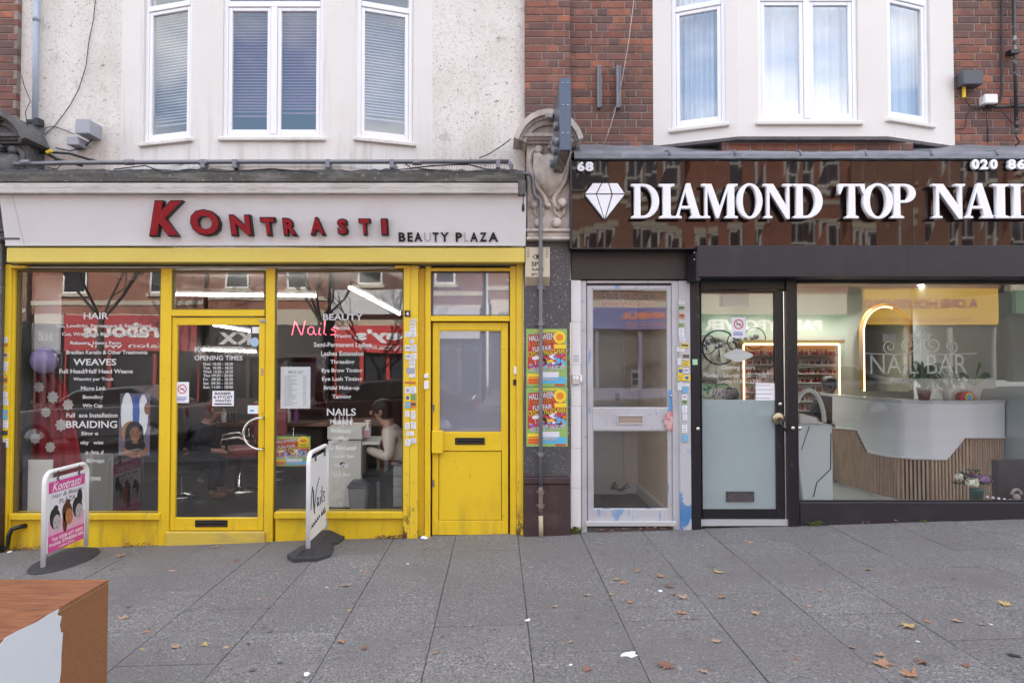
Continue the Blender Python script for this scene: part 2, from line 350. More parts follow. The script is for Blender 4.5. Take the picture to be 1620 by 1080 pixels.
M['tile'] = surf('white_glazed_tile', (.72, .70, .70), .2, [(3, .5, .8, (.62, .6, .58), .5), (8, .55, .75, (.25, .2, .17), .7, (-.02, .4))], spec=.5)
M['silver'] = surf('worn_silver_aluminium', (.50, .50, .53), .42, [((12, 12, 3), .62, .65, (.13, .30, .55), .75, None, 5), (3, .5, .8, (.32, .31, .32), .6), ((16, 16, 16), .66, .7, (.15, .13, .12), .6)], metal=.25)
M['silverblue'] = surf('blue_flaking_paint', (.48, .49, .52), .45, [((5, 5, 3), .57, .59, (.05, .19, .45), .95, (.2, 1.0)), (3, .5, .8, (.32, .32, .34), .6)], metal=.2)
M['galv'] = surf('galvanised_pipe', (.20, .20, .22), .42, [((14, 14, 4), .5, .7, (.15, .15, .17), .7)], metal=.35)
M['bluegrey'] = surf('blue_grey_downpipe', (.34, .38, .46), .4, [((9, 9, 3), .5, .8, (.2, .22, .28), .5)])
M['dpipe_low'] = surf('rusted_pipe', (.16, .12, .10), .6, [(30, .5, .65, (.26, .25, .22), .6)])
M['cable'] = plain('black_cable', (.018, .018, .02), .5)
M['whitecable'] = plain('white_cable', (.5, .46, .44), .5)
M['boxgrey'] = plain('grey_plastic_box', (.34, .35, .39), .45)
M['boxdark'] = plain('dark_grey_plastic', (.07, .075, .09), .4)
M['chrome'] = plain('brushed_steel', (.65, .64, .62), .22, metal=1)
M['blackp'] = plain('black_plastic', (.015, .015, .017), .35)
M['rubber'] = surf('recycled_rubber', (.035, .033, .037), .75, [(50, .55, .7, (.07, .065, .07), .6)], (60, .4, .004))
M['glass_l'] = glass('salon_window_glass', .08, (.95, .96, .95), wav=.0012, dirt=.002)
M['glass_d'] = glass('salon_door_glass', .055, (.95, .95, .95), wav=.0010, dirt=.002)
M['glass_r'] = glass('nail_bar_glass', .05, (.98, .985, .985), wav=.0008, dirt=.002)
M['glass_h'] = glass('hall_door_glass', .05, (.97, .97, .97), wav=.0012, dirt=.015)
M['glass_u'] = glass('upper_window_glass', .09, (.9, .92, .95), wav=.0035, wsc=1.1, dirt=.01)
M['glass_u2'] = glass('new_upper_window_glass', .14, (.93, .95, .98), wav=.003, wsc=.9)
M['frost_y'] = frost('obscured_door_glass', (.235, .24, .275), .16, .03)
M['frost_r'] = frost('frosted_film', (.31, .37, .38), .06, .06)
M['text_w'] = surf('white_vinyl', (.62, .62, .61), .5, alpha=.9)
M['text_faint'] = surf('etched_vinyl', (.5, .53, .5), .6, alpha=.38)
M['paper'] = surf('white_paper', (.78, .78, .82), .7, [(5, .5, .8, (.7, .7, .72), .4)])
M['ink'] = plain('black_ink', (.02, .02, .025), .6)
M['inkblue'] = plain('blue_ink', (.05, .12, .4), .6)
M['inkred'] = plain('red_ink', (.5, .03, .03), .6)
M['p_green'] = plain('lime_print', (.27, .44, .13), .5); M['p_red'] = plain('red_print', (.50, .05, .04), .5)
M['p_yel'] = plain('yellow_print', (.82, .6, .03), .5); M['p_or'] = plain('orange_print', (.75, .22, .02), .5)
M['p_blue'] = plain('sky_blue_print', (.1, .42, .68), .5); M['p_pur'] = plain('purple_print', (.3, .1, .4), .5)
M['p_pink'] = plain('pink_print', (.62, .07, .3), .5); M['p_pinkl'] = plain('pale_pink_print', (.68, .38, .52), .5); M['p_pale'] = plain('pale_print', (.7, .68, .76), .5)
M['skin_d'] = plain('brown_skin_print', (.25, .11, .06), .5); M['skin_g'] = plain('grey_skin_print', (.42, .40, .42), .5); M['skin_o'] = plain('tan_skin_print', (.42, .17, .07), .5)
M['hair_k'] = plain('black_hair_print', (.012, .010, .010), .6); M['hair_b'] = plain('brown_hair_print', (.09, .03, .015), .6); M['lip'] = plain('lip_print', (.3, .05, .06), .5)
M['hair_bl'] = plain('blonde_streak_print', (.38, .2, .09), .6)
# ================================================================== SETTING: pavement, road, ground
TILT = -math.atan(SL)
pav = bpy.data.objects.new('pavement', None); COL.objects.link(pav); setp(pav, 'grey concrete flag pavement in front of the shops', None, None, 'structure')
M['slab'] = surf('concrete_flag', (.205, .194, .191), .85, [(70, .46, .60, (.075, .072, .074), .9, None, 3), (45, .60, .68, (.42, .41, .40), .7, None, 2), (16, .5, .7, (.12, .115, .118), .5), (1.3, .42, .7, (.13, .12, .12), .7), (.5, .45, .65, (.15, .14, .138), .5), (5, .62, .72, (.08, .075, .075), .45), (3.2, .66, .72, (.25, .245, .24), .3)], (120, .35, .003), rnd=.11)
M['joint'] = surf('joint_dirt', (.10, .095, .09), .95)
M['asphalt'] = surf('asphalt', (.055, .055, .058), .9, [(1, .5, .8, (.08, .08, .08), .5), (80, .6, .7, (.12, .12, .12), .5)], (90, .5, .006))
bed = MB(); bed.box(-60, 60, -7.4, .055, -.30, -.012); o = bed.obj('bedding', M['joint'], pav); o.rotation_euler = (0, TILT, 0)
def slab_mesh(wd, ln):
    mb = MB(); b = .002; x, y = wd / 2, ln / 2
    vs = [(-x, -y, -.011), (x, -y, -.011), (x, y, -.011), (-x, y, -.011), (-x, -y, -b), (x, -y, -b), (x, y, -b), (-x, y, -b), (-x + b, -y + b, 0), (x - b, -y + b, 0), (x - b, y - b, 0), (-x + b, y - b, 0)]
    fs = [(8, 9, 10, 11)] + [(i, (i + 1) % 4, 4 + (i + 1) % 4, 4 + i) for i in range(4)] + [(4 + i, 4 + (i + 1) % 4, 8 + (i + 1) % 4, 8 + i) for i in range(4)]
    mb.add(vs, fs); me = bpy.data.meshes.new('flagstone'); me.from_pydata(mb.v, [], mb.f); me.materials.append(M['slab']); return me
_sm = {}
NS = 0
LEN = .88
for k in range(-16, 20):
    xa = .19 + .6 * k; off = -.99 if k % 2 == 0 else -.55
    ys = [.05]; y = off
    while y > -5.6: ys.append(y); y -= LEN
    for j in range(len(ys) - 1):
        far = ys[j + 1] < -3.7 and (abs(xa) > 4.5)
        ln = round(ys[j] - ys[j + 1] - .005, 3); key = ln
        if key not in _sm: _sm[key] = slab_mesh(.5955, ln)
        o = link('flagstone', _sm[key], pav); NS += 1
        cx, cy = xa + .3, (ys[j] + ys[j + 1]) / 2
        o.location = (cx, cy, gnd(cx) + random.uniform(-.0025, .0025)); o.rotation_euler = (random.gauss(0, .0012), TILT + random.gauss(0, .0015), 0)
nr = MB(); nr.box(-60, 60, -7.4, -5.9, -.011, -.001); o = nr.obj('outer_paving', M['slab'], pav); o.rotation_euler = (0, TILT, 0)
for nm, y0, y1, z in (('kerb', -7.55, -7.405, -.006),):
    for i in range(-14, 15):
        mb = MB(); mb.box(-.452, .452, -.07, .07, -.2, 0); o = mb.obj('kerbstone', M['slab'], pav, bevel=.012); cx = i * .915; o.location = (cx, -7.48, gnd(cx) - .004); o.rotation_euler = (0, TILT, 0)
mb = MB(); mb.box(-60, 60, -15.6, -7.56, -.5, -.13); road = mb.obj('road', M['asphalt']); road.rotation_euler = (0, TILT, 0); setp(road, 'dark asphalt road running past the shops', None, None, 'structure')
mb = MB()
for i in range(-12, 13): mb.box(i * 3 - .9, i * 3 + .9, -11.62, -11.5, -.127, -.125)
o = mb.obj('centre_line_marking', plain('road_paint', (.7, .7, .68), .7), road)
mb = MB(); mb.box(-60, 60, -20.0, -15.6, -.4, 0); opp_pav = mb.obj('opposite_pavement', M['slab']); opp_pav.rotation_euler = (0, TILT, 0); setp(opp_pav, 'grey pavement on the far side of the road', None, None, 'structure')
mb = MB(); mb.box(-250, 250, -250, 250, -8.4, -8.3); o = mb.obj('ground', M['asphalt']); setp(o, 'open ground under the street', None, None, 'structure')

# ================================================================== BUILDINGS (street side)
def fmap(mb, A, B):
    """vertices given as (u metres along A->B, depth inward, z) -> world"""
    ax, ay = A; bx, by = B; ln = math.hypot(bx - ax, by - ay); ux, uy = (bx - ax) / ln, (by - ay) / ln
    nx, ny = -uy, ux                      # inward
    mb.v = [(ax + ux * u + nx * d, ay + uy * u + ny * d, z) for u, d, z in mb.v]; return mb
def ulen(A, B): return math.hypot(B[0] - A[0], B[1] - A[1])
def uof(px, py, A, B):
    dx = (px - PX0) / F; dy = (540 - py) / F; k = dx / (math.cos(TH) - dy * math.sin(TH))
    t = (k * (A[1] - CY) - A[0]) / ((B[0] - A[0]) - k * (B[1] - A[1])); return t * ulen(A, B)

def bay_facet(A, B, z0, z1, win, parent, matw, matf, mullion, blind):
    """one facet of a bay with its window. win = (px0, px1, py_top, py_bot) of the frame"""
    Lc = ulen(A, B); ym = (A[1] + B[1]) / 2
    u0 = uof(win[0], 110, A, B); u1 = uof(win[1], 110, A, B)
    zt = G(0, win[2], ym)[1]; zb = G(0, win[3], ym)[1]; ztop = zt + .55
    mb = MB()
    mb.box(0, Lc, 0, .16, z0, zb); mb.box(0, u0, 0, .16, zb, ztop); mb.box(u1, Lc, 0, .16, zb, ztop); mb.box(0, Lc, 0, .16, ztop, z1)
    wall = fmap(mb, A, B).obj('bay_wall', matw, parent)
    mb = MB(); mb.box(u0 - .03, u1 + .03, -.035, .07, zb - .035, zb + .0015)
    fmap(mb, A, B).obj('window_sill', matw, parent, bevel=.006)
    fr = empty('window', None, None); fr.parent = parent
    fw = .042; g = .035
    mb = frame_mb(u0, u1, zb, ztop, fw, fw, fw, fw, .025, .095)
    mb.box(u0 + fw, u1 - fw, .02, .09, zt - .02, zt + .035)
    if mullion: mb.box((u0 + u1) / 2 - .03, (u0 + u1) / 2 + .03, .018, .088, zb + fw, zt - .02)
    fmap(mb, A, B).obj('window_frame', matf, fr, bevel=.004)
    spans = [(u0 + fw, (u0 + u1) / 2 - .03), ((u0 + u1) / 2 + .03, u1 - fw)] if mullion else [(u0 + fw, u1 - fw)]
    for a, b in spans:
        mb = frame_mb(a + .002, b - .002, zb + fw, zt - .022, g, g, g, g + .012, .030, .075)
        fmap(mb, A, B).obj('casement', matf, fr, bevel=.004)
        mb = MB(); mb.box(a + g, b - g, .052, .056, zb + fw + g, zt - .022 - g)
        fmap(mb, A, B).obj('pane', M['glass_u'] if blind == 'blind' else M['glass_u2'], fr)
    mb = MB(); mb.box(u0 + fw, u1 - fw, .052, .056, zt + .035, ztop - fw); fmap(mb, A, B).obj('pane', M['glass_u'] if blind == 'blind' else M['glass_u2'], fr)
    if blind == 'blind':
        for a, b in spans:
            mb = MB(); z = zt; low = zb + fw + g + (.22 if mullion else .17)
            while z > low + random.uniform(-.02, .02):
                mb.v += []; sl = .016
                b0 = len(mb.v); mb.add([(a, .12, z), (b, .12, z), (b, .132, z + sl), (a, .132, z + sl)], [(0, 1, 2, 3)]); z -= .029
            mb.box(a, b, .118, .135, z - .015, z - .002)
            o = fmap(mb, A, B).obj('blind', M['blindpink'] if mullion else M['blindwhite'], fr); o['kind'] = 'stuff'
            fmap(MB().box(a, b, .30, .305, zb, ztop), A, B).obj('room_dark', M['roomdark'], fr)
    else:
        mb = MB(); n = 60; b0 = 0
        vs = []; fs = []
        for i in range(n + 1):
            u = u0 + .02 + (u1 - u0 - .04) * i / n; d = .17 + .018 * math.sin(i * .9) + .012 * math.sin(i * .37 + 1)
            vs += [(u, d, zb), (u, d + .01, ztop)]
        for i in range(n): fs.append((2 * i, 2 * i + 2, 2 * i + 3, 2 * i + 1))
        mb.add(vs, fs); o = fmap(mb, A, B).obj('net_curtain', M['net'], fr, smooth=True)
M['blindpink'] = plain('dusty_pink_blind', (.40, .20, .29), .7); M['blindwhite'] = plain('white_blind', (.46, .43, .45), .6)
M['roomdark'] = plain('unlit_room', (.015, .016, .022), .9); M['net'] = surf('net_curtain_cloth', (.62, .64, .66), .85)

# ---- rendered building above the yellow salon
bL = empty('rendered_building', 'cream rendered building with bay window above the yellow hair salon', 'building', (-2.5, .2, 0))
bR = empty('brick_building', 'red brick building with white bay window above the nail salon', 'building', (3, .2, 0))
bN = empty('neighbour_building', 'strip of red brick building at the far left beyond the grey downpipe', 'building', (-6, .2, 0))
YW = .12
def bay(parent, wl, c0, c1, wr, proj, z0px, wins, matw, matf, blind, z1=5.9):
    A = G(wl, 120, YW)[0]; D = G(wr, 120, YW)[0]; Yc = YW - proj
    B = G(c0, 120, Yc)[0]; C = G(c1, 120, Yc)[0]
    zb = G(0, z0px, Yc)[1]
    pts = [(A, YW), (B, Yc), (C, Yc), (D, YW)]
    inv = parent.location
    for i, (a, b) in enumerate(zip(pts[:-1], pts[1:])):
        bay_facet(a, b, zb, z1, wins[i], parent, matw, matf, i == 1, blind)
    mb = MB(); mb.prism_z([(A, YW + .15), (A, YW), (B, Yc + .002), (C, Yc + .002), (D, YW), (D, YW + .15)], zb - .03, zb - .001); mb.obj('bay_soffit', matw if blind == 'blind' else M['stonedark'], parent)
    return A, D, zb
# pull parents back to origin so children can be written in world space
for e in (bL, bR, bN): e.location = (0, 0, 0)
A1, D1, zb1 = bay(bL, 192, 331, 540, 684, .30, 264, [(227, 303, 10, 224), (352, 512, 6, 218), (565, 654, 12, 223)], M['baypaint'], M['wood_white'], 'blind')
A2, D2, zb2 = bay(bR, 1033, 1167, 1404, 1509, .30, 216, [(1062, 1148, 10, 201), (1199, 1358, -3, 193), (1404, 1472, 3, 196)], M['baywhite'], M['upvc'], 'curtain')
# rendered wall left and right of the bay
xl = G(33, 110, YW)[0]; xr = G(830, 110, YW)[0]; zlo = 3.38
MB().box(xl, A1 + .01, YW, YW + .3, zlo, 7.2).obj('rendered_wall', M['render'], bL)
MB().box(D1 - .01, xr, YW, YW + .3, zlo, 7.2).obj('rendered_wall', M['render'], bL)
MB().box(A1 + .01, D1 - .01, YW + .002, YW + .3, zlo, zb1 + .05).obj('rendered_wall', M['baypaint'], bL)
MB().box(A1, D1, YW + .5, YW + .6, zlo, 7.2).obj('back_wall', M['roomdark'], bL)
MB().box(A1, D1, YW - .3, YW + .3, 5.9, 7.2).obj('rendered_wall', M['render'], bL)
# hairline vertical wire mark and crack
# ---- brick walls, brick by brick
BW, BH, JT = .2150, .065, .010
def brick_mesh(w):
    mb = MB(); x, y, z = w / 2, .05, BH / 2; b = .004
    vs = [(-x, y, -z), (x, y, -z), (x, y, z), (-x, y, z), (-x, -y + b, -z), (x, -y + b, -z), (x, -y + b, z), (-x, -y + b, z), (-x + b, -y, -z + b), (x - b, -y, -z + b), (x - b, -y, z - b), (-x + b, -y, z - b)]
    fs = [(8, 9, 10, 11)] + [(i, (i + 1) % 4, 4 + (i + 1) % 4, 4 + i) for i in range(4)] + [(4 + i, 4 + (i + 1) % 4, 8 + (i + 1) % 4, 8 + i) for i in range(4)]
    mb.add(vs, fs); me = bpy.data.meshes.new('brick'); me.from_pydata(mb.v, [], mb.f); me.materials.append(M['brick']); return me
_bm = {}
NB = [0]
def brick_wall(parent, x0, x1, z0, z1, Y, ph=0):
    wall = MB().box(x0 + .001, x1 - .001, Y + .007, Y + .3, z0, z1 + .002).obj('brick_wall', M['mortar'], parent)
    z = z0 + .005; r = ph
    while z + BH < z1 + .03:
        x = x0 + (0 if r % 2 == 0 else -.056)
        seq = [.215, .1025] if (r % 3) else [.215, .215, .1025]; i = r
        while x < x1 - .02:
            w_ = seq[i % len(seq)]; i += 1
            a, b = max(x, x0), min(x + w_, x1)
            if b - a > .03:
                key = round(b - a, 2)
                if key not in _bm: _bm[key] = brick_mesh(key)
                o = link('brick', _bm[key], wall); NB[0] += 1
                o.location = ((a + b) / 2, Y + .05 + random.uniform(-.002, .002), z + BH / 2); o.rotation_euler = (0, random.gauss(0, .004), random.gauss(0, .004))
            x += w_ + JT
        z += BH + JT; r += 1
    return wall
zr0 = G(0, 236, YW)[1]; zr1 = 5.42
xb0 = xr + .002; xb1 = G(902, 110, .05)[0]
brick_wall(bR, xb0, xb1, 3.55, zr1, .045)
brick_wall(bR, xb1 + .001, A2, zr0, zr1, YW, 1)
brick_wall(bR, D2, G(1632, 110, YW)[0], zr0, zr1, YW, 0)
brick_wall(bR, A2 + .002, D2 - .002, zb2 - .115, zb2 - .035, YW + .01, 1)
brick_wall(bR, A2 + .62, D2 - .55, zb2 - .19, zb2 - .032, -.10, 0)
MB().box(A2 + .63, D2 - .56, -.085, YW, zb2 - .34, zb2 - .19).obj('corbel_backing', M['mortar'], bR)
brick_wall(bN, G(-14, 110, .06)[0], xl - .002, 3.75, 5.4, .06)
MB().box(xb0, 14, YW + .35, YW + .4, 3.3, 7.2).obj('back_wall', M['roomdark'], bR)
MB().box(xb0, A2, YW, YW + .3, zr1 + .03, 7.2).obj('upper_wall', M['bricktex'], bR)
MB().box(A2, D2, YW - .3, YW + .3, 5.9, 7.2).obj('upper_wall', M['bricktex'], bR)
MB().box(D2, G(1632, 110, YW)[0], YW, YW + .3, zr1 + .03, 7.2).obj('upper_wall', M['bricktex'], bR)
MB().box(G(1632, 110, YW)[0] + .002, 14, YW, YW + .3, 3.3, 7.2).obj('upper_wall', M['bricktex'], bR)
MB().box(-14, G(-14, 110, .06)[0] - .002, .06, .36, 0, 7.2).obj('brick_wall', M['bricktex'], bN)
MB().box(G(-14, 110, .06)[0], xl, .06, .36, 5.45, 7.2).obj('brick_wall', M['bricktex'], bN)
MB().box(-7.5, xl - .003, .10, .4, -.6, 3.75).obj('lower_wall', M['stonedark'], bN)

# upper storeys, roofs and the rest of the terrace
for par, xa_, xb_, mt in ((bL, xl, xr, M['render']), (bR, xr + .002, 14, M['bricktex']), (bN, -14, xl - .002, M['bricktex'])):
    MB().box(xa_, xb_, YW, YW + .3, 7.201, 10.3).obj('upper_wall', mt, par)
    MB().box(xa_, xb_, YW + .75, 9, 3.45, 10.2).obj('sun_block_mass', M['bricktex'], par)  # unseen solid mass, added behind the fronts to block the sun
    MB().box(xa_, xb_, YW - .12, 9.2, 10.301, 10.6).obj('roof_parapet', M['stone'], par)
for lb_, xa_, xb_ in (('long brick terrace continuing west of the shops', -60, -14.01), ('long brick terrace continuing east of the shops', 14.01, 60)):
    e = empty('terrace_building', lb_, 'building'); MB().box(xa_, xb_, YW, 9, -2.5, 10.3).obj('terrace_wall', M['bricktex'], e); MB().box(xa_, xb_, YW - .12, 9.2, 10.301, 10.6).obj('roof_parapet', M['stone'], e)

# ================================================================== CONSOLE BRACKETS
def console(parent, ox, mat):
    def P(lst): return lst
    def mbx(): return MB()
    def fin(mb, nm, **k):
        mb.v = [(x + ox, y, z) for x, y, z in mb.v]; return mb.obj(nm, mat, parent, **k)
    fin(MB().pprism([(834, 226), (904, 226), (904, 362), (834, 362)], -.14, .15), 'console_body', bevel=.008)
    # base mouldings
    fin(MB().rb(832, 361, 904, 366, -.20, .1).rb(834, 366, 903, 374, -.17, .1).rb(833, 374, 903, 379, -.20, .1), 'base_moulding', bevel=.006)
    # segmental pediment
    def arc(cx, cy, rx, ry, a0, a1, n=18): return [(cx + rx * math.cos(rad(a0 + (a1 - a0) * i / n)), cy - ry * math.sin(rad(a0 + (a1 - a0) * i / n))) for i in range(n + 1)]
    def ring(o_, i_, y0, y1):
        mb = MB(); n = len(o_) - 1
        for k in range(n): mb.pprism([o_[k], o_[k + 1], i_[k + 1], i_[k]], y0, y1)
        return mb
    def mring(r1, r2, y0, y1, nm):
        a = 18
        mb = ring(arc(868, 238, r1[0], r1[1], 180 - a, a), arc(868, 238, r2[0], r2[1], 180 - a, a), y0, y1); return fin(mb, nm)
    mring((58, 66), (50, 57), -.31, .05, 'pediment_cornice'); mring((50, 57), (45, 51), -.27, .05, 'pediment_cornice'); mring((45, 51), (38, 41), -.24, .05, 'pediment_cornice')
    fin(MB().pprism([(829, 215)] + arc(868, 238, 38, 41, 140, 40) + [(908, 215), (908, 220), (829, 220)], -.205, .05), 'tympanum', bevel=.004)
    fin(MB().rb(824, 210, 913, 216, -.255, .1).rb(827, 216, 910, 221, -.225, .1).rb(831, 221, 907, 227, -.19, .1), 'pediment_moulding', bevel=.006)
    fin(MB().pprism([(862, 178), (876, 178), (874, 186), (864, 186)], -.335, -.27), 'keystone', bevel=.005)
    # shield
    sh = [(843, 243), (850, 240), (858, 246), (869, 243), (880, 246), (888, 243), (896, 250), (896, 270), (890, 290), (879, 306), (869, 314), (859, 306), (847, 288), (842, 268)]
    mb = MB(); cx, cz = 869, 268; rings = []
    for s, y in ((1, -.141), (.97, -.175), (.8, -.215), (.5, -.245), (.2, -.252)):
        rings.append([(G(cx + (a - cx) * s, cz + (b - cz) * s, -.14)[0], y, G(cx + (a - cx) * s, cz + (b - cz) * s, -.14)[1]) for a, b in sh])
    b0 = 0; n = len(sh)
    vs = [v for r_ in rings for v in r_]; fs = [(i * n + k, i * n + (k + 1) % n, (i + 1) * n + (k + 1) % n, (i + 1) * n + k) for i in range(len(rings) - 1) for k in range(n)] + [tuple((len(rings) - 1) * n + k for k in range(n))]
    mb.add(vs, fs); fin(mb, 'shield', smooth=True)
    def scroll(pts, r):
        return MB().tube([(G(a, b, -.16)[0], -.16, G(a, b, -.16)[1]) for a, b in pts], r, 8)
    fin(scroll([(857, 239), (848, 236), (840, 242), (838, 256), (840, 272), (845, 288), (853, 301), (860, 309), (864, 318), (862, 326)], .024), 'scroll', smooth=True)
    fin(scroll([(881, 239), (892, 236), (899, 243), (900, 256), (898, 272), (893, 288), (885, 300), (878, 309), (875, 318), (879, 326), (886, 330)], .024), 'scroll', smooth=True)
    fin(scroll([(846, 326), (846, 338), (852, 344), (858, 336), (861, 324)], .012), 'scroll', smooth=True)
    fin(scroll([(893, 326), (892, 338), (886, 344), (878, 336), (876, 324)], .012), 'scroll', smooth=True)
    for (a, b, r) in ((852, 238, .042), (845, 323, .042), (889, 322, .042), (852, 353, .044), (880, 353, .046), (867, 326, .024), (869, 234, .02), (887, 238, .036)):
        x, z = G(a, b, -.16); fin(MB().lathe((x, -.2, z), [(r * .35, -.016), (r * .75, -.012), (r, .004), (r, .07)], 16, axis='y'), 'rosette', smooth=True)
cc = empty('console_bracket', 'weathered carved stone console with curved pediment above the grey granite pilaster', 'console bracket'); console(cc, 0, M['stone'])
cw = empty('console_bracket', 'sooty dark console with a stepped cornice at the far left end of the white fascia', 'console bracket')
console(cw, G(0, 200, -.2)[0] - G(868, 200, -.2)[0] - .0, M['stonedark'])
# granite pilaster under the console
pil = empty('pilaster', 'speckled grey granite pilaster with brown plinth between the yellow door and the white door', 'pilaster')
MB().rb(829, 379, 902, 751, -.08, .12).obj('shaft', M['granite'], pil, bevel=.004)
x0, x1, z0, z1 = R(829, 751, 902, 765, -.10); mb = MB()
mb.box(x0, x1, -.12, .12, z0, z1 - .02).box(x0, x1, -.10, .12, z1 - .02, z1 - .001); mb.obj('plinth_moulding', M['granite_red'], pil, bevel=.012, seg=2)
x0, x1, z0, z1 = R(829, 765, 902, 850, -.09); MB().box(x0, x1, -.105, .12, -.1, z1 - .001).obj('plinth', M['granite_red'], pil, bevel=.004)
pl2 = empty('pilaster', 'dark stone pilaster at the far left edge beside the salon window', 'pilaster')
MB().rb(-60, 379, 1, 700, -.10, .12).obj('shaft', M['granite'], pl2, bevel=.004); x0, x1, z0, z1 = R(-60, 700, 0, 900, -.12); MB().box(x0, x1, -.12, .12, -.5, z1 - .001).obj('plinth', M['granite_red'], pl2)

# ================================================================== SALON LEDGE, AWNING, FASCIA
xf0 = G(-30, 300, -.3)[0]; xf1 = G(829, 280, -.25)[0]
led = empty('fascia_ledge', 'crumbling mossy ledge running above the white salon fascia', 'ledge')
zt_ = G(0, 270, YW)[1]; z_lt = G(0, 274, -.36)[1]; z_lb = G(0, 287, -.36)[1]
MB().add([(xf0, YW, zt_), (xf1, YW, zt_), (xf1, -.36, z_lt), (xf0, -.36, z_lt), (xf0, YW, z_lb), (xf1, YW, z_lb), (xf1, -.36, z_lb), (xf0, -.36, z_lb)], [(0, 3, 2, 1), (3, 7, 6, 2), (4, 5, 6, 7), (0, 4, 7, 3), (1, 2, 6, 5), (0, 1, 5, 4)]).obj('ledge_slope', M['ledge'], led)
mb = MB()                                        # lifted felt strip, ragged
vs = []; fs = []; n = 90
for i in range(n + 1):
    x = xf0 + (xf1 - xf0) * (.03 + .96 * i / n); h = .03 * abs(math.sin(i * .31)) * random.uniform(.3, 1) + .012
    vs += [(x, -.30 + random.uniform(-.01, .01), z_lt + .025 + h), (x, -.08, z_lt + .10 + random.uniform(-.01, .02)), (x, -.315, z_lt + .010)]
for i in range(n): a = 3 * i; fs += [(a, a + 3, a + 4, a + 1), (a + 2, a + 5, a + 3, a)]
mb.add(vs, fs).obj('felt_strip', surf('roofing_felt', (.05, .05, .052), .8, [(12, .5, .7, (.14, .13, .12), .7)], (20, .8, .01)), led)
for xx in [-4.6, -4.1, -3.3, -2.2, -1.7, -.9, -.4, -.15]:
    mb = MB(); rr = random.uniform(.02, .05); mb.ball((xx, -.2, z_lt + .05), (rr * 2.2, rr, rr * .6), 8); mb.v = [(a + random.gauss(0, .005), b, c + random.gauss(0, .006)) for a, b, c in mb.v]; mb.obj('moss_clump', surf('moss', (.05, .055, .03), 1), led)
aw = empty('awning_cassette', 'dirty white retracted awning cassette above the salon fascia', 'awning')
x0, x1, z0, z1 = R(-30, 289, 820, 306, -.42)
MB().box(x0, x1, -.42, -.22, z0, z0 + (z1 - z0) * .45).box(x0, x1, -.412, -.22, z0 + (z1 - z0) * .45 + .001, z1).obj('cassette_body', M['awning'], aw, bevel=.006)
MB().box(x1 + .001, x1 + .07, -.40, -.18, z0 - .01, z1 + .03).obj('end_cap', M['stonedark'], aw, bevel=.004)
xx = x1 + .045
MB().tube([(xx, -.41, z0), (xx, -.415, z0 - .07), (xx, -.41, z0 - .08)], .004, 6).lathe((xx, -.41, z0 - .17), [(.006, 0), (.016, .03), (.013, .06), (.004, .09)], 10).obj('crank_eye', M['blackp'], aw, smooth=True)

fas = empty('shop_sign', 'white fascia sign with red raised letters above the yellow salon', 'sign')
yb, yt = -.17, -.36
zb_ = G(0, 389, yb)[1]; zt2 = G(0, 304, yt)[1]; xa_b = G(9, 389, yb)[0]; xa_t = G(-2, 310, yt)[0]; xb_ = G(832, 350, -.25)[0]
MB().add([(xa_b, yb, zb_), (xb_, yb, zb_), (xb_, yt, zt2), (xa_t, yt, zt2), (xa_b, .05, zb_), (xb_, .05, zb_), (xb_, .05, zt2), (xa_t, .05, zt2)], [(0, 1, 2, 3), (4, 7, 6, 5), (0, 4, 5, 1), (3, 2, 6, 7), (0, 3, 7, 4), (1, 5, 6, 2)]).obj('board', M['signwhite'], fas)
tilt_a = math.atan2(yb - yt, zt2 - zb_)
def on_board(mb):      # local flat y (0 = board face), z -> tilted board
    out = []
    for x, y, z in mb.v:
        s = (z - zb_) ; out.append((x, yb - (yb - yt) * s / (zt2 - zb_) + y, z))
    mb.v = out; return mb
def bpx(a, b, c, d):
    ym = yb - (yb - yt) * (389 - (b + d) / 2) / 85
    return R(a, b, c, d, ym)
# KONTRASTI
for ch, a, b, c, d, sh in (('K', 237, 323, 296, 372, .38), ('O', 306, 336, 350, 372, 0), ('N', 369, 344, 399, 372, 0), ('T', 417, 348, 437, 372, 0), ('R', 452, 349, 470, 372, 0), ('A', 494, 348, 514, 371, 0), ('S', 537, 350, 550, 371, 0), ('T', 571, 350, 586, 371, 0), ('I', 606, 350, 613, 371, 0)):
    x0, x1, z0, z1 = bpx(a, b, c, d); lt = empty('letter', None, None); lt.parent = fas; g = .010
    on_board(MB().text(ch, x0 - g, x1 + g + .004, z0 - g, z1 + g, -.002, 0, bold=.06, shear=sh, ext=.052)).obj('letter_return', M['black'], lt)
    on_board(MB().text(ch, x0, x1, z0, z1, -.058, 0, bold=.045, shear=sh, ext=.006)).obj('letter_face', M['red'], lt)
cm = plain('faded_letter', (.55, .50, .50), .5)  # pale tone of the faded small letters
words = [('B', 631, 641.5), ('E', 645, 653), ('A', 655.5, 668), ('U', 671, 682), ('T', 684.5, 694), ('Y', 697, 710), ('P', 721, 731), ('L', 734, 741), ('A', 744, 756), ('Z', 759, 770), ('A', 773, 788)]
for ch, a, c in words:
    x0, x1, z0, z1 = bpx(a, 368.5, c, 382)
    faded = ch in 'UL'
    on_board(MB().text(ch, x0, x1, z0, z1, -.003, 0, bold=.03, ext=.0015 if faded else .008)).obj('small_letter', cm if faded else plain('dark_letter', (.035, .028, .035), .4) if False else (cm if faded else M['black']), fas)
# panel seams and bottom bead
on_board(MB().box(xa_b + .18, xa_b + .183, -.001, .001, zb_ + .01, zt2 - .02)).obj('panel_seam', M['boxgrey'], fas)
on_board(MB().box(xa_b, xb_ - .1, -.008, 0.002, zb_, zb_ + .012)).obj('bottom_trim', M['white'], fas)

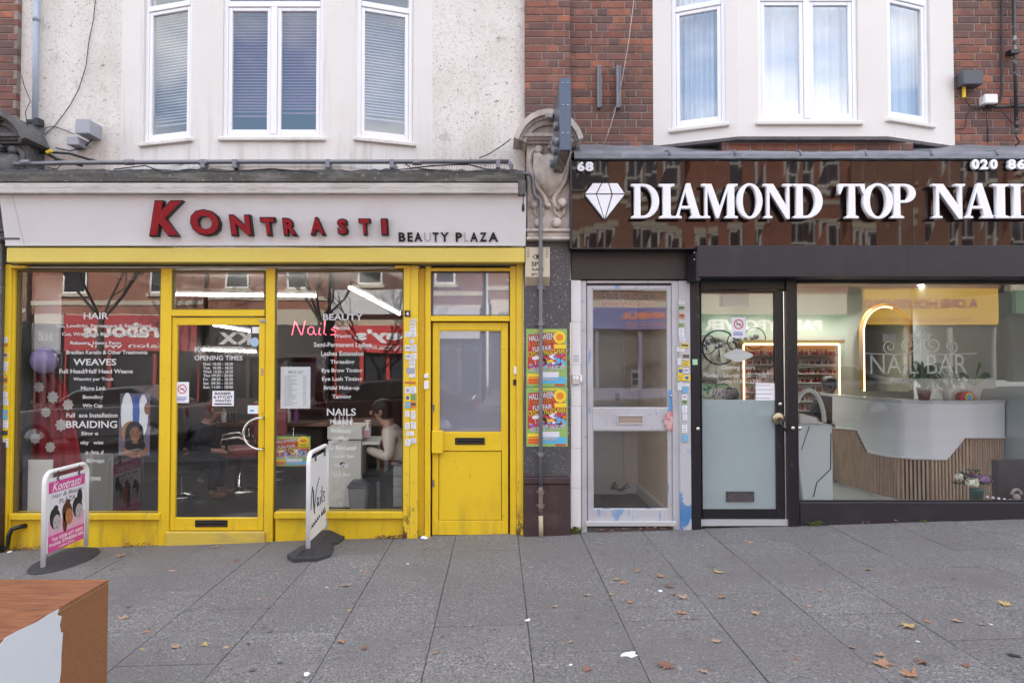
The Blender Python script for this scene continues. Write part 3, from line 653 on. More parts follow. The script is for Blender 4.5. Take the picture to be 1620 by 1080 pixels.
# ================================================================== YELLOW SHOPFRONT
ys = empty('shopfront', 'bright yellow painted hair salon shopfront with two large windows', 'shopfront')
Yl = M['yellow']
x0, x1, z0, z1 = R(10, 392, 830, 415, -.18)
MB().box(x0, x1, -.18, .05, z0, z1).obj('shutter_box', M['yellowbeam'], ys, bevel=.006)
xi0, xi1, zi0, zi1 = R(650, 394, 658, 404, -.186); MB().box(xi0, xi1, -.183, -.17, zi0, zi1).obj('access_cover', M['yellowbeam'], ys)
MB().rb(10, 416, 828, 421, -.02, .06).obj('recess_shadow', M['stonedark'], ys)  # dark strip painted in for the shade of the recess under the beam
MB().rb(30, 421.5, 664, 424, -.04, .05).obj('lower_rail', M['awning'], ys)
GB = -.45   # bottom of posts, below the pavement
def post(a, c, top, Yf, mat=Yl, nm='post', Yb=.09, bottom=GB, lean=None):
    x0, x1, z0, z1 = R(a, top, c, 840, Yf)
    return MB().box(x0, x1, Yf, Yb, bottom, z1).obj(nm, mat, ys, bevel=.004)
# left post leaning very slightly as in reality: stepped jamb
post(3, 14, 418, -.05); post(14.2, 20, 418, -.02, nm='jamb_strip')
MB().rb(16, 420, 40, 424, -.075, -.02).obj('guide_cap', Yl, ys, bevel=.003)
post(252, 269, 424, -.01, nm='mullion'); post(419, 433, 424, -.01, nm='mullion')
post(638, 648, 420, -.05, M['yellowpeel']); post(648.2, 661, 420, -.045, M['yellowpeel'])
MB().rb(625, 420, 645, 424, -.075, -.01).obj('guide_cap', Yl, ys, bevel=.003)
post(661.2, 672, 424, .03, nm='recessed_strip'); post(672.2, 681, 420, -.015, nm='side_door_jamb')
post(807, 817, 420, -.015, nm='side_door_jamb'); post(817.2, 828, 418, -.04, M['yellowpeel'])
DKB = plain('dark_olive_bead', (.14, .10, .025), .5)  # dark olive bead around the salon panes
def window(a, b, c, d, nm='window', gm='glass_l', sill=True, bead=4):
    x0, x1, z0, z1 = R(a, b, c, d, 0)
    w_ = empty(nm, None, None); w_.parent = ys
    frame_mb(x0 - .02, x1 + .02, z0 - .02, z1 + .02, .025, .025, .025, .025, .012, .06).obj('glazing_bead', DKB, w_, bevel=.002)
    MB().box(x0, x1, .035, .041, z0, z1).obj('pane', M[gm], w_)
    return w_
w1 = window(25, 429, 251, 812); w2 = window(434, 429, 637, 809)
wt_ = window(273, 430, 417, 489, 'transom_window')
# sills and risers
for a, c, t, b2 in ((14, 252, 812, 822), (433.5, 638, 809, 820)):
    x0, x1, z0, z1 = R(a, t, c, b2, -.04)
    MB().box(x0 + .002, x1 - .002, -.045, .10, z0, z1 - .004).obj('sill', Yl, ys, bevel=.006, seg=2)
    MB().box(x0 + .002, x1 - .002, .0, .09, GB, z0 - .001).obj('stall_riser', M['yellow'], ys)
MB().rb(270, 490, 418, 500, -.012, .09).obj('transom', Yl, ys, bevel=.004)
# main door
x0, x1, z0, z1 = R(269.5, 502, 418.5, 839, .0)
dr = empty('door', 'yellow framed glass salon door with curved steel handle', None); dr.parent = ys
gx0, gx1, gz0, gz1 = R(277, 514, 409, 819, 0)
frame_mb(x0 + .004, x1 - .004, z0, z1, gx0 - x0, x1 - gx1, z1 - gz1, gz0 - z0, 0.006, .05).obj('door_frame', Yl, dr, bevel=.004)
MB().box(gx0, gx1, .025, .031, gz0, gz1).obj('pane', M['glass_d'], dr)
x0, x1, z0_, z1_ = R(262, 840, 419, 850, -.03); MB().box(x0, x1, -.035, .12, GB, z0 - .006).obj('threshold', surf('worn_step', (.62, .46, .07), .5, [((3, 9, 14), .5, .75, (.34, .27, .16), .7)]), ys, bevel=.006)
def letterbox(a, b, c, d, Y, parent):
    x0, x1, z0, z1 = R(a, b, c, d, Y)
    lb = MB(); frame_mb(x0, x1, z0, z1, .012, .012, .012, .012, Y - .008, Y, lb); lb.box(x0 + .014, x1 - .014, Y - .005, Y - .001, z0 + .014, z1 - .013)
    lb.tube([(x0 + .02, Y - .014, (z0 + z1) / 2 + .01), (x1 - .02, Y - .014, (z0 + z1) / 2 + .01)], .006, 6)
    return lb.obj('letterbox', M['blackp'], parent, bevel=.002)
letterbox(309, 822, 360, 833, .006, dr)
# D handle (semicircular bar, in front) and inner one
for yy, cxp in ((-.075, 413), (.11, 413)):
    pts = []
    for i in range(15):
        t = rad(90 + 180 * i / 14); xx, zz = G(413 + 28 * math.cos(t), 686 - 25 * math.sin(t), yy); pts.append((xx, yy, zz))
    a0 = pts[0]; a1 = pts[-1]; pts = [(a0[0], .006 if yy < 0 else .045, a0[2])] + pts + [(a1[0], .006 if yy < 0 else .045, a1[2])]
    MB().tube(pts, .012, 10).obj('door_handle', M['chrome'], dr, smooth=True)
MB().rb(411, 505, 421, 509, -.01, .005).obj('door_closer', M['boxgrey'], dr)
MB().rb(413, 583, 416, 593, .0, .004).obj('lock', M['chrome'], dr)
# side door
sdr = empty('side_door', 'solid yellow side door with obscured glass and black letterbox', None); sdr.parent = ys
x0, x1, z0, z1 = R(681, 424, 807, 429, 0); MB().box(x0, x1, -.012, .08, z0, z1).obj('head_rail', Yl, sdr)
MB().rb(681.5, 499.5, 806.5, 508, -.02, .08).obj('transom', Yl, sdr, bevel=.004)
x0, x1, z0, z1 = R(684, 430, 806, 499, 0); MB().box(x0, x1, .03, .036, z0, z1).obj('fanlight_pane', M['frost_y'], sdr); frame_mb(x0 - .015, x1 + .006, z0 - .002, z1 + .002, .02, .012, .010, .010, .01, .045).obj('fanlight_bead', M['stonedark'], sdr)
x0, x1, z0, z1 = R(684, 510, 804, 846, .02)
gx0, gx1, gz0, gz1 = R(694, 522, 794, 684, .02); pz1 = G(0, 713, .02)[1]; pz0 = G(0, 823, .02)[1]
mb = frame_mb(x0, x1, z0 - .0, z1, gx0 - x0, x1 - gx1, z1 - gz1, pz0 - z0, .02, .065); mb.box(gx0, gx1, .0205, .064, pz1, gz0 - .0)
mb.obj('door_frame', Yl, sdr, bevel=.004)
MB().box(gx0, gx1, .04, .045, gz0, gz1).obj('pane', M['frost_y'], sdr); frame_mb(gx0 + .001, gx1 - .001, gz0, gz1, .008, .008, .008, .008, .025, .04).obj('glazing_bead', M['yellow'], sdr)
mb = MB(); mb.box(gx0 + .006, gx1 - .006, .032, .06, pz0 + .006, pz1 - .006)
xm = (gx0 + gx1) / 2
mb.obj('lower_panel', Yl, sdr)
frame_mb(gx0 + .02, gx1 - .02, pz0 + .14, pz1 - .05, .004, .004, .004, .004, .0295, .032).box(xm - .002, xm + .002, .0295, .032, pz0 + .01, pz1 - .06).obj('panel_ridge', Yl, sdr)
letterbox(720, 692, 767, 703, .02, sdr)
MB().rb(683, 681, 701, 717, -.03, .02).obj('lock_cover', Yl, sdr, bevel=.006)
for yy in ((640, 650), (759, 770)): MB().rb(683.5, yy[0], 687, yy[1], .008, .02).obj('hinge', M['dpipe_low'], sdr)
MB().rb(813, 580, 818, 592, -.03, -.0).obj('door_bell', M['white'], sdr, bevel=.003); MB().rb(812, 600, 817, 609, -.028, -.0).obj('door_bell', M['blackp'], sdr, bevel=.003)
MB().rb(671, 591, 678, 598, -.03, 0).obj('door_bell', M['white'], sdr, bevel=.003); MB().rb(671, 602, 678, 615, -.025, 0).obj('door_bell', M['paper'], sdr)
x0, x1, z0, z1 = R(683, 845.5, 806, 850, -.03); MB().box(x0, x1, -.0, .1, GB, G(0, 846.5, .02)[1]).obj('side_step', M['slab'], sdr)

# vinyl lettering on the glass (inner face side, just in front of the pane)
GY = .028
lw = MB()
def VT(mb, t, cx, cy, wd, h, Y=GY, bold=0.02, mi=0): mb.ptext(t, cx - wd / 2, cy - h / 2, cx + wd / 2, cy + h / 2, Y, mi, bold=bold)
for t, cx, cy, wd, h in (('HAIR', 152, 499.5, 39, 10), ('hts, Lowlight, Permanent & Semi/Demi', 164, 516, 150, 7), ('Cut, Wrap, Sets Blow Dry and Tong', 164, 529, 132, 7), ('Relaxers, Henry Perm', 151, 543, 80, 7),
        ('Brazilian Keratin & Other Treatments', 169, 557, 128, 6.5), ('WEAVES', 150, 572.5, 68, 10.5), ('Full Head/Half Head Weave', 152, 587, 116, 7), ('Weaving per Track', 148, 600, 64, 6.5), ('Micro Link', 148, 614, 40, 6.5), ('Bonding', 147, 628.5, 32, 7.5),
        ('Wig Cap', 146.5, 642, 32, 7.5), ('Full  ace Installation', 145.5, 656.5, 81, 7), ('BRAIDING', 145, 671, 81, 11.5), ('Sing e', 142, 686, 27, 7.5), ('nky   wist', 145.5, 700.5, 36, 7.5), ('a  bra d', 149.5, 715, 28, 6.5), ('&Drops', 150.5, 729, 29, 7.5), ('rows', 150, 757, 18, 6)):
    lw = MB(); VT(lw, t, cx, cy, wd, h); lw.obj('lettering_line', M['text_w'], w1)
lw = MB()
for t, cx, cy, wd, h in (('BEAUTY', 542.5, 501.5, 63, 10), ('Facials', 541, 518, 25, 7), ('Waxing', 542, 532, 28, 7.5), ('Semi-Permanent Lashes', 542, 545, 91, 7.5), ('Lashes Extension', 541.5, 559, 67, 7.5), ('Threading', 541.5, 573, 38, 8), ('Eye Brow Tinting', 541, 586.5, 64, 8),
        ('Eye Lash Tinting', 541, 600, 63, 8), ('Bridal Make-up', 540.5, 614, 56, 8), ('Tanning', 540.5, 628, 30, 8), ('NAILS', 540, 651.5, 46, 11.5), ('Manicure', 539.5, 667, 34, 7.5), ('Pedicure', 539, 681, 32, 7), ('Gel Nail', 538, 694, 26, 7), ('Gel Removal', 539, 708, 48, 7), ('Acrylic Set', 540, 722, 40, 7), ('Refill', 540, 736, 20, 7), ('Nail Art', 540, 750, 28, 7)):
    lw = MB(); VT(lw, t, cx, cy, wd, h); lw.obj('lettering_line', M['text_w'], w2)
lw = MB(); DY = .018
for t, cx, cy, wd, h in [('KONTRASTI', 346, 552.5, 76, 8.5), ('OPENING TIMES', 345.5, 566, 76, 7.5)] + [(s, 345, 575.5 + 6.1 * i, 47, 4.6) for i, s in enumerate(('Mon: 10:30 - 18:30', 'Tue:  10:30 - 18:30', 'Wed: 10:30 - 18:30', 'Thu: 09:30 - 20:00', 'Fri:   09:30 - 18:30', 'Sat:  09:30 - 18:30', 'Sun: 11:00 - 18:00'))]:
    lw = MB(); VT(lw, t, cx, cy, wd, h, DY); lw.obj('lettering_line', M['text_w'], dr)
# notices on the glass
def sheet(name, label, cat, a, b, c, d, Y, mats, draw=None, group=None, thick=.0012):
    x0, x1, z0, z1 = R(a, b, c, d, Y); mb = MB(); mb.box(x0, x1, Y - thick, Y, z0, z1, 0)
    if draw: draw(mb, x0, x1, z0, z1, Y - thick - .0006)
    o = mb.obj(name, mats, None, at=((x0 + x1) / 2, Y, (z0 + z1) / 2)); setp(o, label, cat, group); return o
def lines(mb, x0, x1, z0, z1, y, n, mi=1, th=.25, rag=.3):
    for i in range(n):
        zz = z1 - (i + .5) / n * (z1 - z0); hh = (z1 - z0) / n * th
        mb.rect(x0, x1 - random.random() * rag * (x1 - x0), zz - hh, zz + hh, y, mi)
def d_nosmoke(mb, x0, x1, z0, z1, y):
    w_ = x1 - x0; cx = (x0 + x1) / 2; cz = z0 + (z1 - z0) * .66; r = w_ * .34
    for i in range(16):
        t0, t1 = 2 * math.pi * i / 16, 2 * math.pi * (i + 1) / 16
        mb.flat([(cx + r * math.cos(t0), cz + r * math.sin(t0)), (cx + r * math.cos(t1), cz + r * math.sin(t1)), (cx + r * .8 * math.cos(t1), cz + r * .8 * math.sin(t1)), (cx + r * .8 * math.cos(t0), cz + r * .8 * math.sin(t0))], y, 1)
    mb.rect(cx - r * .5, cx + r * .5, cz - r * .1, cz + r * .1, y, 2)
    q = r * .1; mb.flat([(cx - r * .6 - q, cz + r * .6), (cx - r * .6 + q, cz + r * .6), (cx + r * .6 + q, cz - r * .6), (cx + r * .6 - q, cz - r * .6)], y - .0004, 1)
    lines(mb, x0 + w_ * .12, x1 - w_ * .12, z0 + (z1 - z0) * .08, z0 + (z1 - z0) * .3, y, 3, 3)
sheet('no_smoking_sticker', 'white no smoking sign at the left of the salon door glass', 'sticker', 277.5, 604, 299, 637, .02, [M['paper'], M['inkred'], M['ink'], M['inkblue']], d_nosmoke)
def d_barber(mb, x0, x1, z0, z1, y):
    h = z1 - z0; w_ = x1 - x0
    for i, t in enumerate(('BARBER', '& STYLIST', 'WANTED')): mb.text(t, x0 + w_ * (.12, .05, .12)[i], x1 - w_ * (.12, .05, .12)[i], z1 - h * (.26 + .24 * i), z1 - h * (.08 + .24 * i), y, 1, bold=.03)
    lines(mb, x0 + .02, x1 - .02, z0 + h * .06, z0 + h * .2, y, 1, 1, .3, 0)
sheet('notice', 'white staff wanted notice in black capitals in the salon door glass', 'notice', 336, 618, 370, 642, .02, [M['paper'], M['ink']], d_barber)
x0, z0 = G(403, 541, .02); o = MB().ell(x0, z0, .042, .046, .0195).obj('round_sticker', plain('pale_blue_print', (.35, .5, .65), .4)); setp(o, 'round pale blue sticker at the upper right of the salon door', 'sticker')
sheet('square_sticker', 'small white square sticker above the round blue one on the salon door', 'sticker', 399, 517, 410, 527, .02, [M['paper']])
def d_tag(mb, x0, x1, z0, z1, y): mb.rect(x0 + .02, x0 + .06, z0 + .02, z0 + .04, y, 1)
sheet('tag_sticker', 'white and blue tag sticker above the curved steel door handle', 'sticker', 392, 641, 409, 654, .02, [M['paper'], M['p_blue']], d_tag)
def d_price(mb, x0, x1, z0, z1, y):
    h = z1 - z0; w_ = x1 - x0; mb.text('PRICE LIST', x0 + w_ * .25, x1 - w_ * .25, z1 - h * .16, z1 - h * .10, y, 1)
    lines(mb, x0 + w_ * .12, x0 + w_ * .6, z0 + h * .06, z1 - h * .2, y, 16, 2, .16, .5); lines(mb, x1 - w_ * .25, x1 - w_ * .12, z0 + h * .06, z1 - h * .2, y, 16, 2, .16, .2)
sheet('price_list', 'white printed price list taped inside the right salon window', 'notice', 444, 580, 491, 646, .05, [M['paper'], M['ink'], M['boxgrey']], d_price)
def d_fair(mb, x0, x1, z0, z1, y, land=False):
    h = z1 - z0; w_ = x1 - x0; U = lambda u: x0 + u * w_; V = lambda v: z0 + v * h; e = .0005
    # 0 green,1 red,2 yellow,3 white,4 orange,5 blue,6 purple
    mb.flat([(U(.03), V(.30)), (U(.97), V(.36)), (U(.97), V(.70)), (U(.70), V(.93)), (U(.05), V(.90))], y, 1)
    mb.rect(U(.03), U(.36), V(.04), V(.20), y - e, 4); mb.rect(U(.03), U(.36), V(.14), V(.22), y - 2 * e, 2); mb.rect(U(.38), U(.97), V(.05), V(.16), y - e, 5)
    mb.rect(U(.38), U(.8), V(.16), V(.25), y - e, 7); mb.rect(U(.8), U(.97), V(.17), V(.24), y - 2 * e, 0)
    mb.ell(U(.82), V(.85), .15 * w_, .11 * h if not land else .16 * h, y - 2 * e, 2); mb.ell(U(.82), V(.85), .09 * w_, .06 * h, y - 3 * e, 4); mb.rect(U(.68), U(.97), V(.66), V(.73), y - 2 * e, 2)
    rnd = random.Random(5)
    for i in range(60): mb.ell(U(rnd.uniform(.08, .93)), V(rnd.uniform(.33, .56)), rnd.uniform(.02, .10) * w_, rnd.uniform(.008, .035) * h, y - 3 * e - i * .00002, rnd.choice([1, 2, 3, 4, 5, 6, 6, 8]), 9, rnd.uniform(0, 3))
    r_ = .10
    for i, (t, u0, u1, v0, v1, c) in enumerate((('HALLOWEEN', .07, .68, .80, .90, 3), ('& HALF TERM', .05, .66, .71, .79, 4), ('FUN FAIR', .16, .62, .62, .70, 3), ('CRYSTAL PALACE PARK', .05, .96, .54, .63, 2), ('WED 23RD OCT - SUN 3RD NOV', .10, .95, .27, .35, 3), ('WEEKDAYS', .40, .75, .10, .15, 3))):
        mb.text(t, U(u0), U(u1), V(v0), V(v1), y - 6 * e, 8, bold=.05, rot=r_ if i < 5 else 0); mb.text(t, U(u0), U(u1), V(v0), V(v1), y - 7 * e, c, bold=.01, rot=r_ if i < 5 else 0)
    for k in range(3): mb.rect(U(.06), U(.33), V(.06 + .045 * k), V(.075 + .045 * k), y - 4 * e, 1)
    mb.rect(U(.7), U(.95), V(.01), V(.04), y - e, 1); mb.rect(U(.2), U(.8), V(.955), V(.975), y - e, 2)
FM = [M['p_green'], M['p_red'], M['p_yel'], M['white'], M['p_or'], M['p_blue'], M['p_pur'], M['p_pale'], M['ink']]
sheet('funfair_poster', 'colourful green and red funfair poster taped inside the salon window', 'poster', 429.5, 690, 491, 737, .06, FM, lambda *a: d_fair(*a, land=True))
sheet('funfair_poster', 'upper of the two funfair posters behind the pipe on the granite pilaster', 'poster', 832.5, 520, 897, 611, -.083, FM, d_fair, 'funfair posters pasted on the granite pilaster')
sheet('funfair_poster', 'lower of the two funfair posters behind the pipe on the granite pilaster', 'poster', 832.5, 612, 898, 706, -.083, FM, d_fair, 'funfair posters pasted on the granite pilaster')
def portrait(mb, cx, cz, s, y, hair, skin, bust=True, lip=None):
    e = .0005
    if bust: mb.ell(cx, cz - s * 1.5, s * 1.3, s * .8, y, hair if hair != skin else skin, 18)
    mb.ell(cx - s * .1, cz + .05 * s, s * 1.15, s * 1.45, y - e, hair, 18); mb.ell(cx + s * .5, cz - .7 * s, s * .6, s * 1.1, y - e * 1.2, hair, 14); mb.ell(cx - s * .7, cz - .7 * s, s * .6, s * 1.0, y - e * 1.2, hair, 14)
    mb.rect(cx - s * .3, cx + s * .3, cz - s * 1.3, cz - s * .5, y - 2 * e, skin)
    mb.ell(cx, cz - .1 * s, s * .66, s * .92, y - 3 * e, skin, 18)
    for q in (-1, 1):
        mb.ell(cx + q * s * .27, cz + .05 * s, s * .13, s * .06, y - 4 * e, hair, 8); mb.rect(cx + q * s * .27 - s * .16, cx + q * s * .27 + s * .16, cz + .2 * s, cz + .25 * s, y - 4 * e, hair)
    mb.ell(cx + s * .02, cz - .25 * s, s * .09, s * .06, y - 4 * e, lip if lip is not None else hair, 8); mb.ell(cx, cz - .52 * s, s * .2, s * .08, y - 4 * e, lip if lip is not None else hair, 10)
PM = [plain('photo_mauve', (.16, .13, .2), .4), M['hair_k'], M['skin_d'], M['lip'], M['hair_bl'], M['paper'], M['p_pale'], M['inkblue']]
def d_woman(mb, x0, x1, z0, z1, y):
    cx = (x0 + x1) / 2 + .01; cz = z0 + (z1 - z0) * .62; s = (x1 - x0) * .26
    mb.ell(cx, z0 + .05, .13, .07, y, 2, 16); mb.ell(cx - .04, cz, s * 1.25, s * 1.4, y - .0004, 4, 16); portrait(mb, cx, cz - .01, s, y - .001, 1, 2, True, 3)
sheet('hair_photo', 'photograph of a woman with long wavy hair in the left salon window', 'photo', 188, 661, 237, 720, .05, PM, d_woman)
def d_pair(mb, x0, x1, z0, z1, y):
    mb.ell(x0 + .07, z0 + .02, .06, .22, y, 5, 14); mb.ell(x1 - .07, z0 + .02, .05, .2, y, 5, 14); mb.ell((x0 + x1) / 2 + .01, z0 + .04, .035, .18, y - .001, 7, 12); mb.ell(x1 - .03, z0 + .08, .03, .06, y - .002, 2, 12)
sheet('hair_photo', 'faded photograph of white clothing above the photograph of the wavy haired woman', 'photo', 190, 622, 238, 659, .05, PM, d_pair)
# red neon word
nm_ = emis('pink_neon', (1, .10, .16), 1.5)
x0, x1, z0, z1 = R(462, 507, 535, 532, .25)
def P01(lst): return [(x0 + u * (x1 - x0), .25, z0 + v * (z1 - z0)) for u, v in lst]
neon = empty('neon_sign', 'red neon word sign hanging in the right salon window', 'neon sign')
for st in ([(0, .08), (.06, .95), (.08, .9), (.2, .1), (.22, .12), (.28, .98)], [(.47, .55), (.42, .62), (.35, .5), (.34, .25), (.4, .1), (.46, .2), (.47, .55), (.48, .2), (.53, .1)], [(.60, .55), (.58, .15), (.63, .1)], [(.62, .78), (.63, .82)], [(.72, 1), (.69, .2), (.74, .1)], [(.98, .5), (.9, .58), (.85, .45), (.95, .3), (.93, .12), (.84, .1)]):
    MB().tube(P01(st), .0042, 6).obj('neon_tube', nm_, neon)
mb = MB(); xa, xb2, za, zb3 = x0 - .01, x0 + (x1 - x0) * .5, z0 - .15, z0 + .12; xa = x0 - .02
# number plate and sticker stacks
def d4(mb, x0, x1, z0, z1, y): mb.text('4', x0 + .015, x1 - .013, z0 + .012, z1 - .012, y, 1, bold=.03)
sheet('number_plate', 'small black number four plate at the top of the stickered yellow post', 'number plate', 640, 491, 649, 501, -.052, [M['blackp'], M['white']], d4, thick=.003)
ORD = ['first', 'second', 'third', 'fourth', 'fifth', 'sixth', 'seventh', 'eighth', 'ninth', 'tenth', 'eleventh', 'twelfth', 'thirteenth', 'fourteenth', 'fifteenth', 'sixteenth', 'seventeenth', 'eighteenth', 'nineteenth', 'twentieth', 'twenty first', 'twenty second', 'twenty third', 'twenty fourth', 'twenty fifth', 'twenty sixth', 'twenty seventh']
CC = {'w': ('white', 'paper'), 'y': ('yellow', 'p_yel'), 'o': ('orange', 'p_or'), 'p': ('purple', 'p_pur'), 'g': ('green', 'p_green'), 'b': ('blue', 'p_blue'), 'l': ('lilac', 'p_pale'), 'k': ('dark', 'ink'), 't': ('tan', 'stone')}
def stickers(lst, where, grp, Yf):
    """lst rows: (px, py, w, h, colour, ink)"""
    lst = sorted(lst, key=lambda r: r[1])
    for i, (a, b, w_, h_, c, ink) in enumerate(lst):
        nmc, mk = CC[c]
        def dd(mb, x0, x1, z0, z1, y):
            if ink == 'circle': mb.ell((x0 + x1) / 2, (z0 + z1) / 2, (x1 - x0) * .3, (z1 - z0) * .3, y, 1, 10)
            elif ink == 'block': mb.rect(x0 + .006, x1 - .006, z0 + (z1 - z0) * .3, z1 - (z1 - z0) * .2, y, 1)
            else: lines(mb, x0 + .006, x1 - .006, z0 + .004, z1 - .004, y, 3, 1, .2)
        Yq = Yf(a + w_ / 2) - .0002 * i
        o = sheet('sticker', f'{nmc} sticker, {ORD[i]} from the top {where}', 'sticker', a, b, a + w_, b + h_, Yq, [M[mk], M['boxgrey'] if c in 'wlb' else M['inkblue' if c == 'y' and i % 2 else 'stonedark']], dd, grp)
        o.rotation_euler = (0, random.uniform(-.06, .06), 0)
stickers([(643, 505, 16, 4, 'w', 'block'), (643, 510.5, 15, 5, 'w', 'block'), (645, 517, 13, 9, 'w', 'l'), (640.5, 525, 9, 8, 'w', 'l'), (650, 526, 9, 7, 'w', 'l'), (644, 536, 11, 7, 'l', 'l'), (641, 546, 8, 9, 'w', 'block'), (650, 545, 9, 11, 'l', 'l'),
          (641, 560, 9, 8, 'l', 'block'), (650, 559, 9, 9, 'w', 'l'), (644, 569, 13, 8, 'w', 'l'), (642, 578, 15, 19, 'l', 'block'), (640, 603, 18, 4, 'o', 'l'), (640.5, 612, 9, 10, 'l', 'circle'), (649.5, 611, 9, 11, 'w', 'l'),
          (640.5, 623, 9, 12, 'y', 'circle'), (649.5, 623, 9, 10, 'g', 'l'), (640.5, 636, 9, 9, 'b', 'block'), (649.5, 635, 9, 9, 'o', 'block'), (641, 650, 7, 9, 'w', 'l'), (650, 650, 7, 13, 'w', 'l'), (641, 668, 7, 11, 'w', 'l'), (650, 667, 8, 11, 'w', 'l'), (643, 682, 12, 7, 'w', 'l'), (641, 694, 8, 11, 'w', 'l'), (649.5, 693, 9, 8, 'l', 'l')],
         'on the yellow post', 'small stickers down the yellow post', lambda x: -.0515 if x < 648 else -.0465)
stickers([(1073, 476, 10, 5, 'l', 'l'), (1073, 484, 10, 6, 'g', 'block'), (1074, 496, 9, 7, 'o', 'block'), (1073, 511, 10, 6, 'g', 'l'), (1074, 519, 8, 13, 'w', 'l'), (1075, 533, 9, 8, 'l', 'l'), (1077, 543, 13, 7, 'y', 'block'), (1071, 549, 12, 7, 'w', 'l'),
          (1079, 558, 12, 12, 't', 'block'), (1072, 566, 6, 11, 'w', 'l'), (1079, 571, 12, 8, 'y', 'l'), (1072.5, 581, 8, 12, 'y', 'block'), (1081, 582, 9, 8, 'l', 'block'), (1072, 594, 9, 8, 'y', 'l'), (1081, 593, 11, 9, 'y', 'circle'), (1072, 605, 7, 12, 'w', 'l'), (1079, 607, 11, 4, 'w', 'l'), (1079, 612, 9, 9, 'b', 'l'),
          (1079, 624, 8, 8, 'w', 'block'), (1079, 633, 8, 6, 'g', 'block'), (1079, 641, 8, 12, 'w', 'l'), (1080, 655, 7, 10, 'w', 'l'), (1079, 672, 8, 12, 'w', 'l'), (1079, 688, 9, 10, 'b', 'l')],
         'on the silver strip right of the hall door', 'small stickers beside the hall door', lambda x: -.0535 if x > 1078 else -.0475)
LFT = [(8, 533, 11, 9, 'l', 'l'), (9, 543, 9, 5, 'o', 'l'), (9, 558, 10, 8, 't', 'block'), (7, 572, 10, 7, 'w', 'l'), (7, 580, 10, 7, 'l', 'l'), (7, 590, 9, 5, 'y', 'l'), (6, 597, 9, 9, 'o', 'block'), (6, 608, 9, 7, 'y', 'l'), (6, 619, 8, 9, 'w', 'l'), (5, 630, 9, 11, 'l', 'l'), (4, 648, 8, 15, 'b', 'block'), (3, 665, 8, 12, 'w', 'l'), (2, 681, 8, 7, 'k', 'l'), (1, 694, 9, 14, 'w', 'l')]
stickers([(4 + (i % 2), b, 8, d, c, k) for i, (a, b, w_, d, c, k) in enumerate(LFT)],
         'on the leftmost yellow post', 'small stickers down the leftmost yellow post', lambda x: -.0515)
# waste pipe stub at bottom left
x, z = G(33, 832, -.03); o = MB().tube([(x + .03, .0, z), (x, -.05, z), (x - .06, -.07, z - .02), (x - .08, -.08, z - .08), (x - .09, -.08, z - .19), (x - .30, -.09, z - .21)], .022, 10).obj('waste_pipe', M['blackp'], None, smooth=True); setp(o, 'bent black waste pipe at the foot of the left stall riser', 'pipe')
# ================================================================== HALL DOOR (white/silver)
hd = empty('entrance_door', 'weathered silver and blue glazed hall door between the granite pilaster and the nail salon', 'door')
tl = empty('tiled_pier', 'narrow white tiled pier left of the silver hall door', 'pier')
bnds = [443, 509, 577, 643, 709, 772, 838]
for a, b in zip(bnds[:-1], bnds[1:]):
    x0, x1, z0, z1 = R(903, a, 919, b, -.04); MB().box(x0, x1, -.04, .05, z0 + .002, z1).obj('tile', M['tile'], tl, bevel=.003)
x0, x1, z0, z1 = R(903, 443, 919, 840, -.03); MB().box(x0 + .001, x1 - .001, -.036, .06, z0 - .1, z1 - .002).obj('grout_backing', M['mortar'], tl)
sw = empty('door_entry_box', 'small cream double push button box on the white tiled pier', 'entry box')
MB().rb(905, 592, 917, 608, -.062, -.04).obj('box', plain('cream_plastic', (.55, .5, .45), .4), sw, bevel=.004); MB().rb(906.5, 594, 910.5, 600, -.066, -.062).rb(911.5, 594, 915.5, 600, -.066, -.062).obj('button', M['paper'], sw)
MB().rb(917.5, 593, 921, 604, -.06, -.03).obj('side_box', M['white'], sw, bevel=.002)
sheet('sticker', 'faint grey printed sticker on the white tiled pier above the push buttons', 'sticker', 907.5, 561, 916, 572, -.0415, [M['paper'], M['boxgrey']], lambda mb, *a: lines(mb, *a, 4, 1, .3, .1))
SV = M['silver']; SB = M['silverblue']
def hpost(a, c, top, Yf, mat, nm='jamb', bot=-.12):
    x0, x1, z0, z1 = R(a, top, c, 830, Yf); return MB().box(x0, x1, Yf, .08, bot, z1).obj(nm, mat, hd, bevel=.003)
hpost(919.3, 928, 444, -.02, SV); hpost(1064, 1075, 444, -.02, SV); hpost(1075.3, 1093, 444, -.045, SB, 'side_strip')
MB().rb(928.3, 444, 1063.7, 447.5, -.02, .08).obj('head', SV, hd)
MB().rb(928.3, 448, 1063.7, 451, .0, .08).obj('head_shadow_gap', M['blackp'], hd)
lf = empty('door_leaf', None, None); lf.parent = hd
x0, x1, z0, z1 = R(929, 451.5, 1063, 824, 0); a0, a1, b0, b1 = R(937, 457, 1057, 645, 0); _, _, c0, c1 = R(937, 680, 1057, 805, 0)
mb = frame_mb(x0, x1, z0, z1, a0 - x0, x1 - a1, z1 - b1, c0 - z0, .0, .05); mb.box(a0, a1, .001, .049, c1, b0)
mb.obj('leaf_frame', SV, lf, bevel=.004)
MB().box(a0, a1, .02, .026, b0, b1).obj('upper_pane', M['glass_h'], lf); MB().box(a0, a1, .02, .026, c0, c1).obj('lower_pane', M['glass_h'], lf)
for q0, q1 in ((b0, b1), (c0, c1)): frame_mb(a0 + .001, a1 - .001, q0, q1, .008, .008, .008, .008, .004, .019).obj('glazing_bead', SB, lf)
x0_, x1_, z0_, z1_ = R(976, 656, 1018, 671, 0)
lb = frame_mb(x0_, x1_, z0_, z1_, .012, .012, .014, .012, -.012, 0); lb.obj('letterbox', SB, lf, bevel=.002)
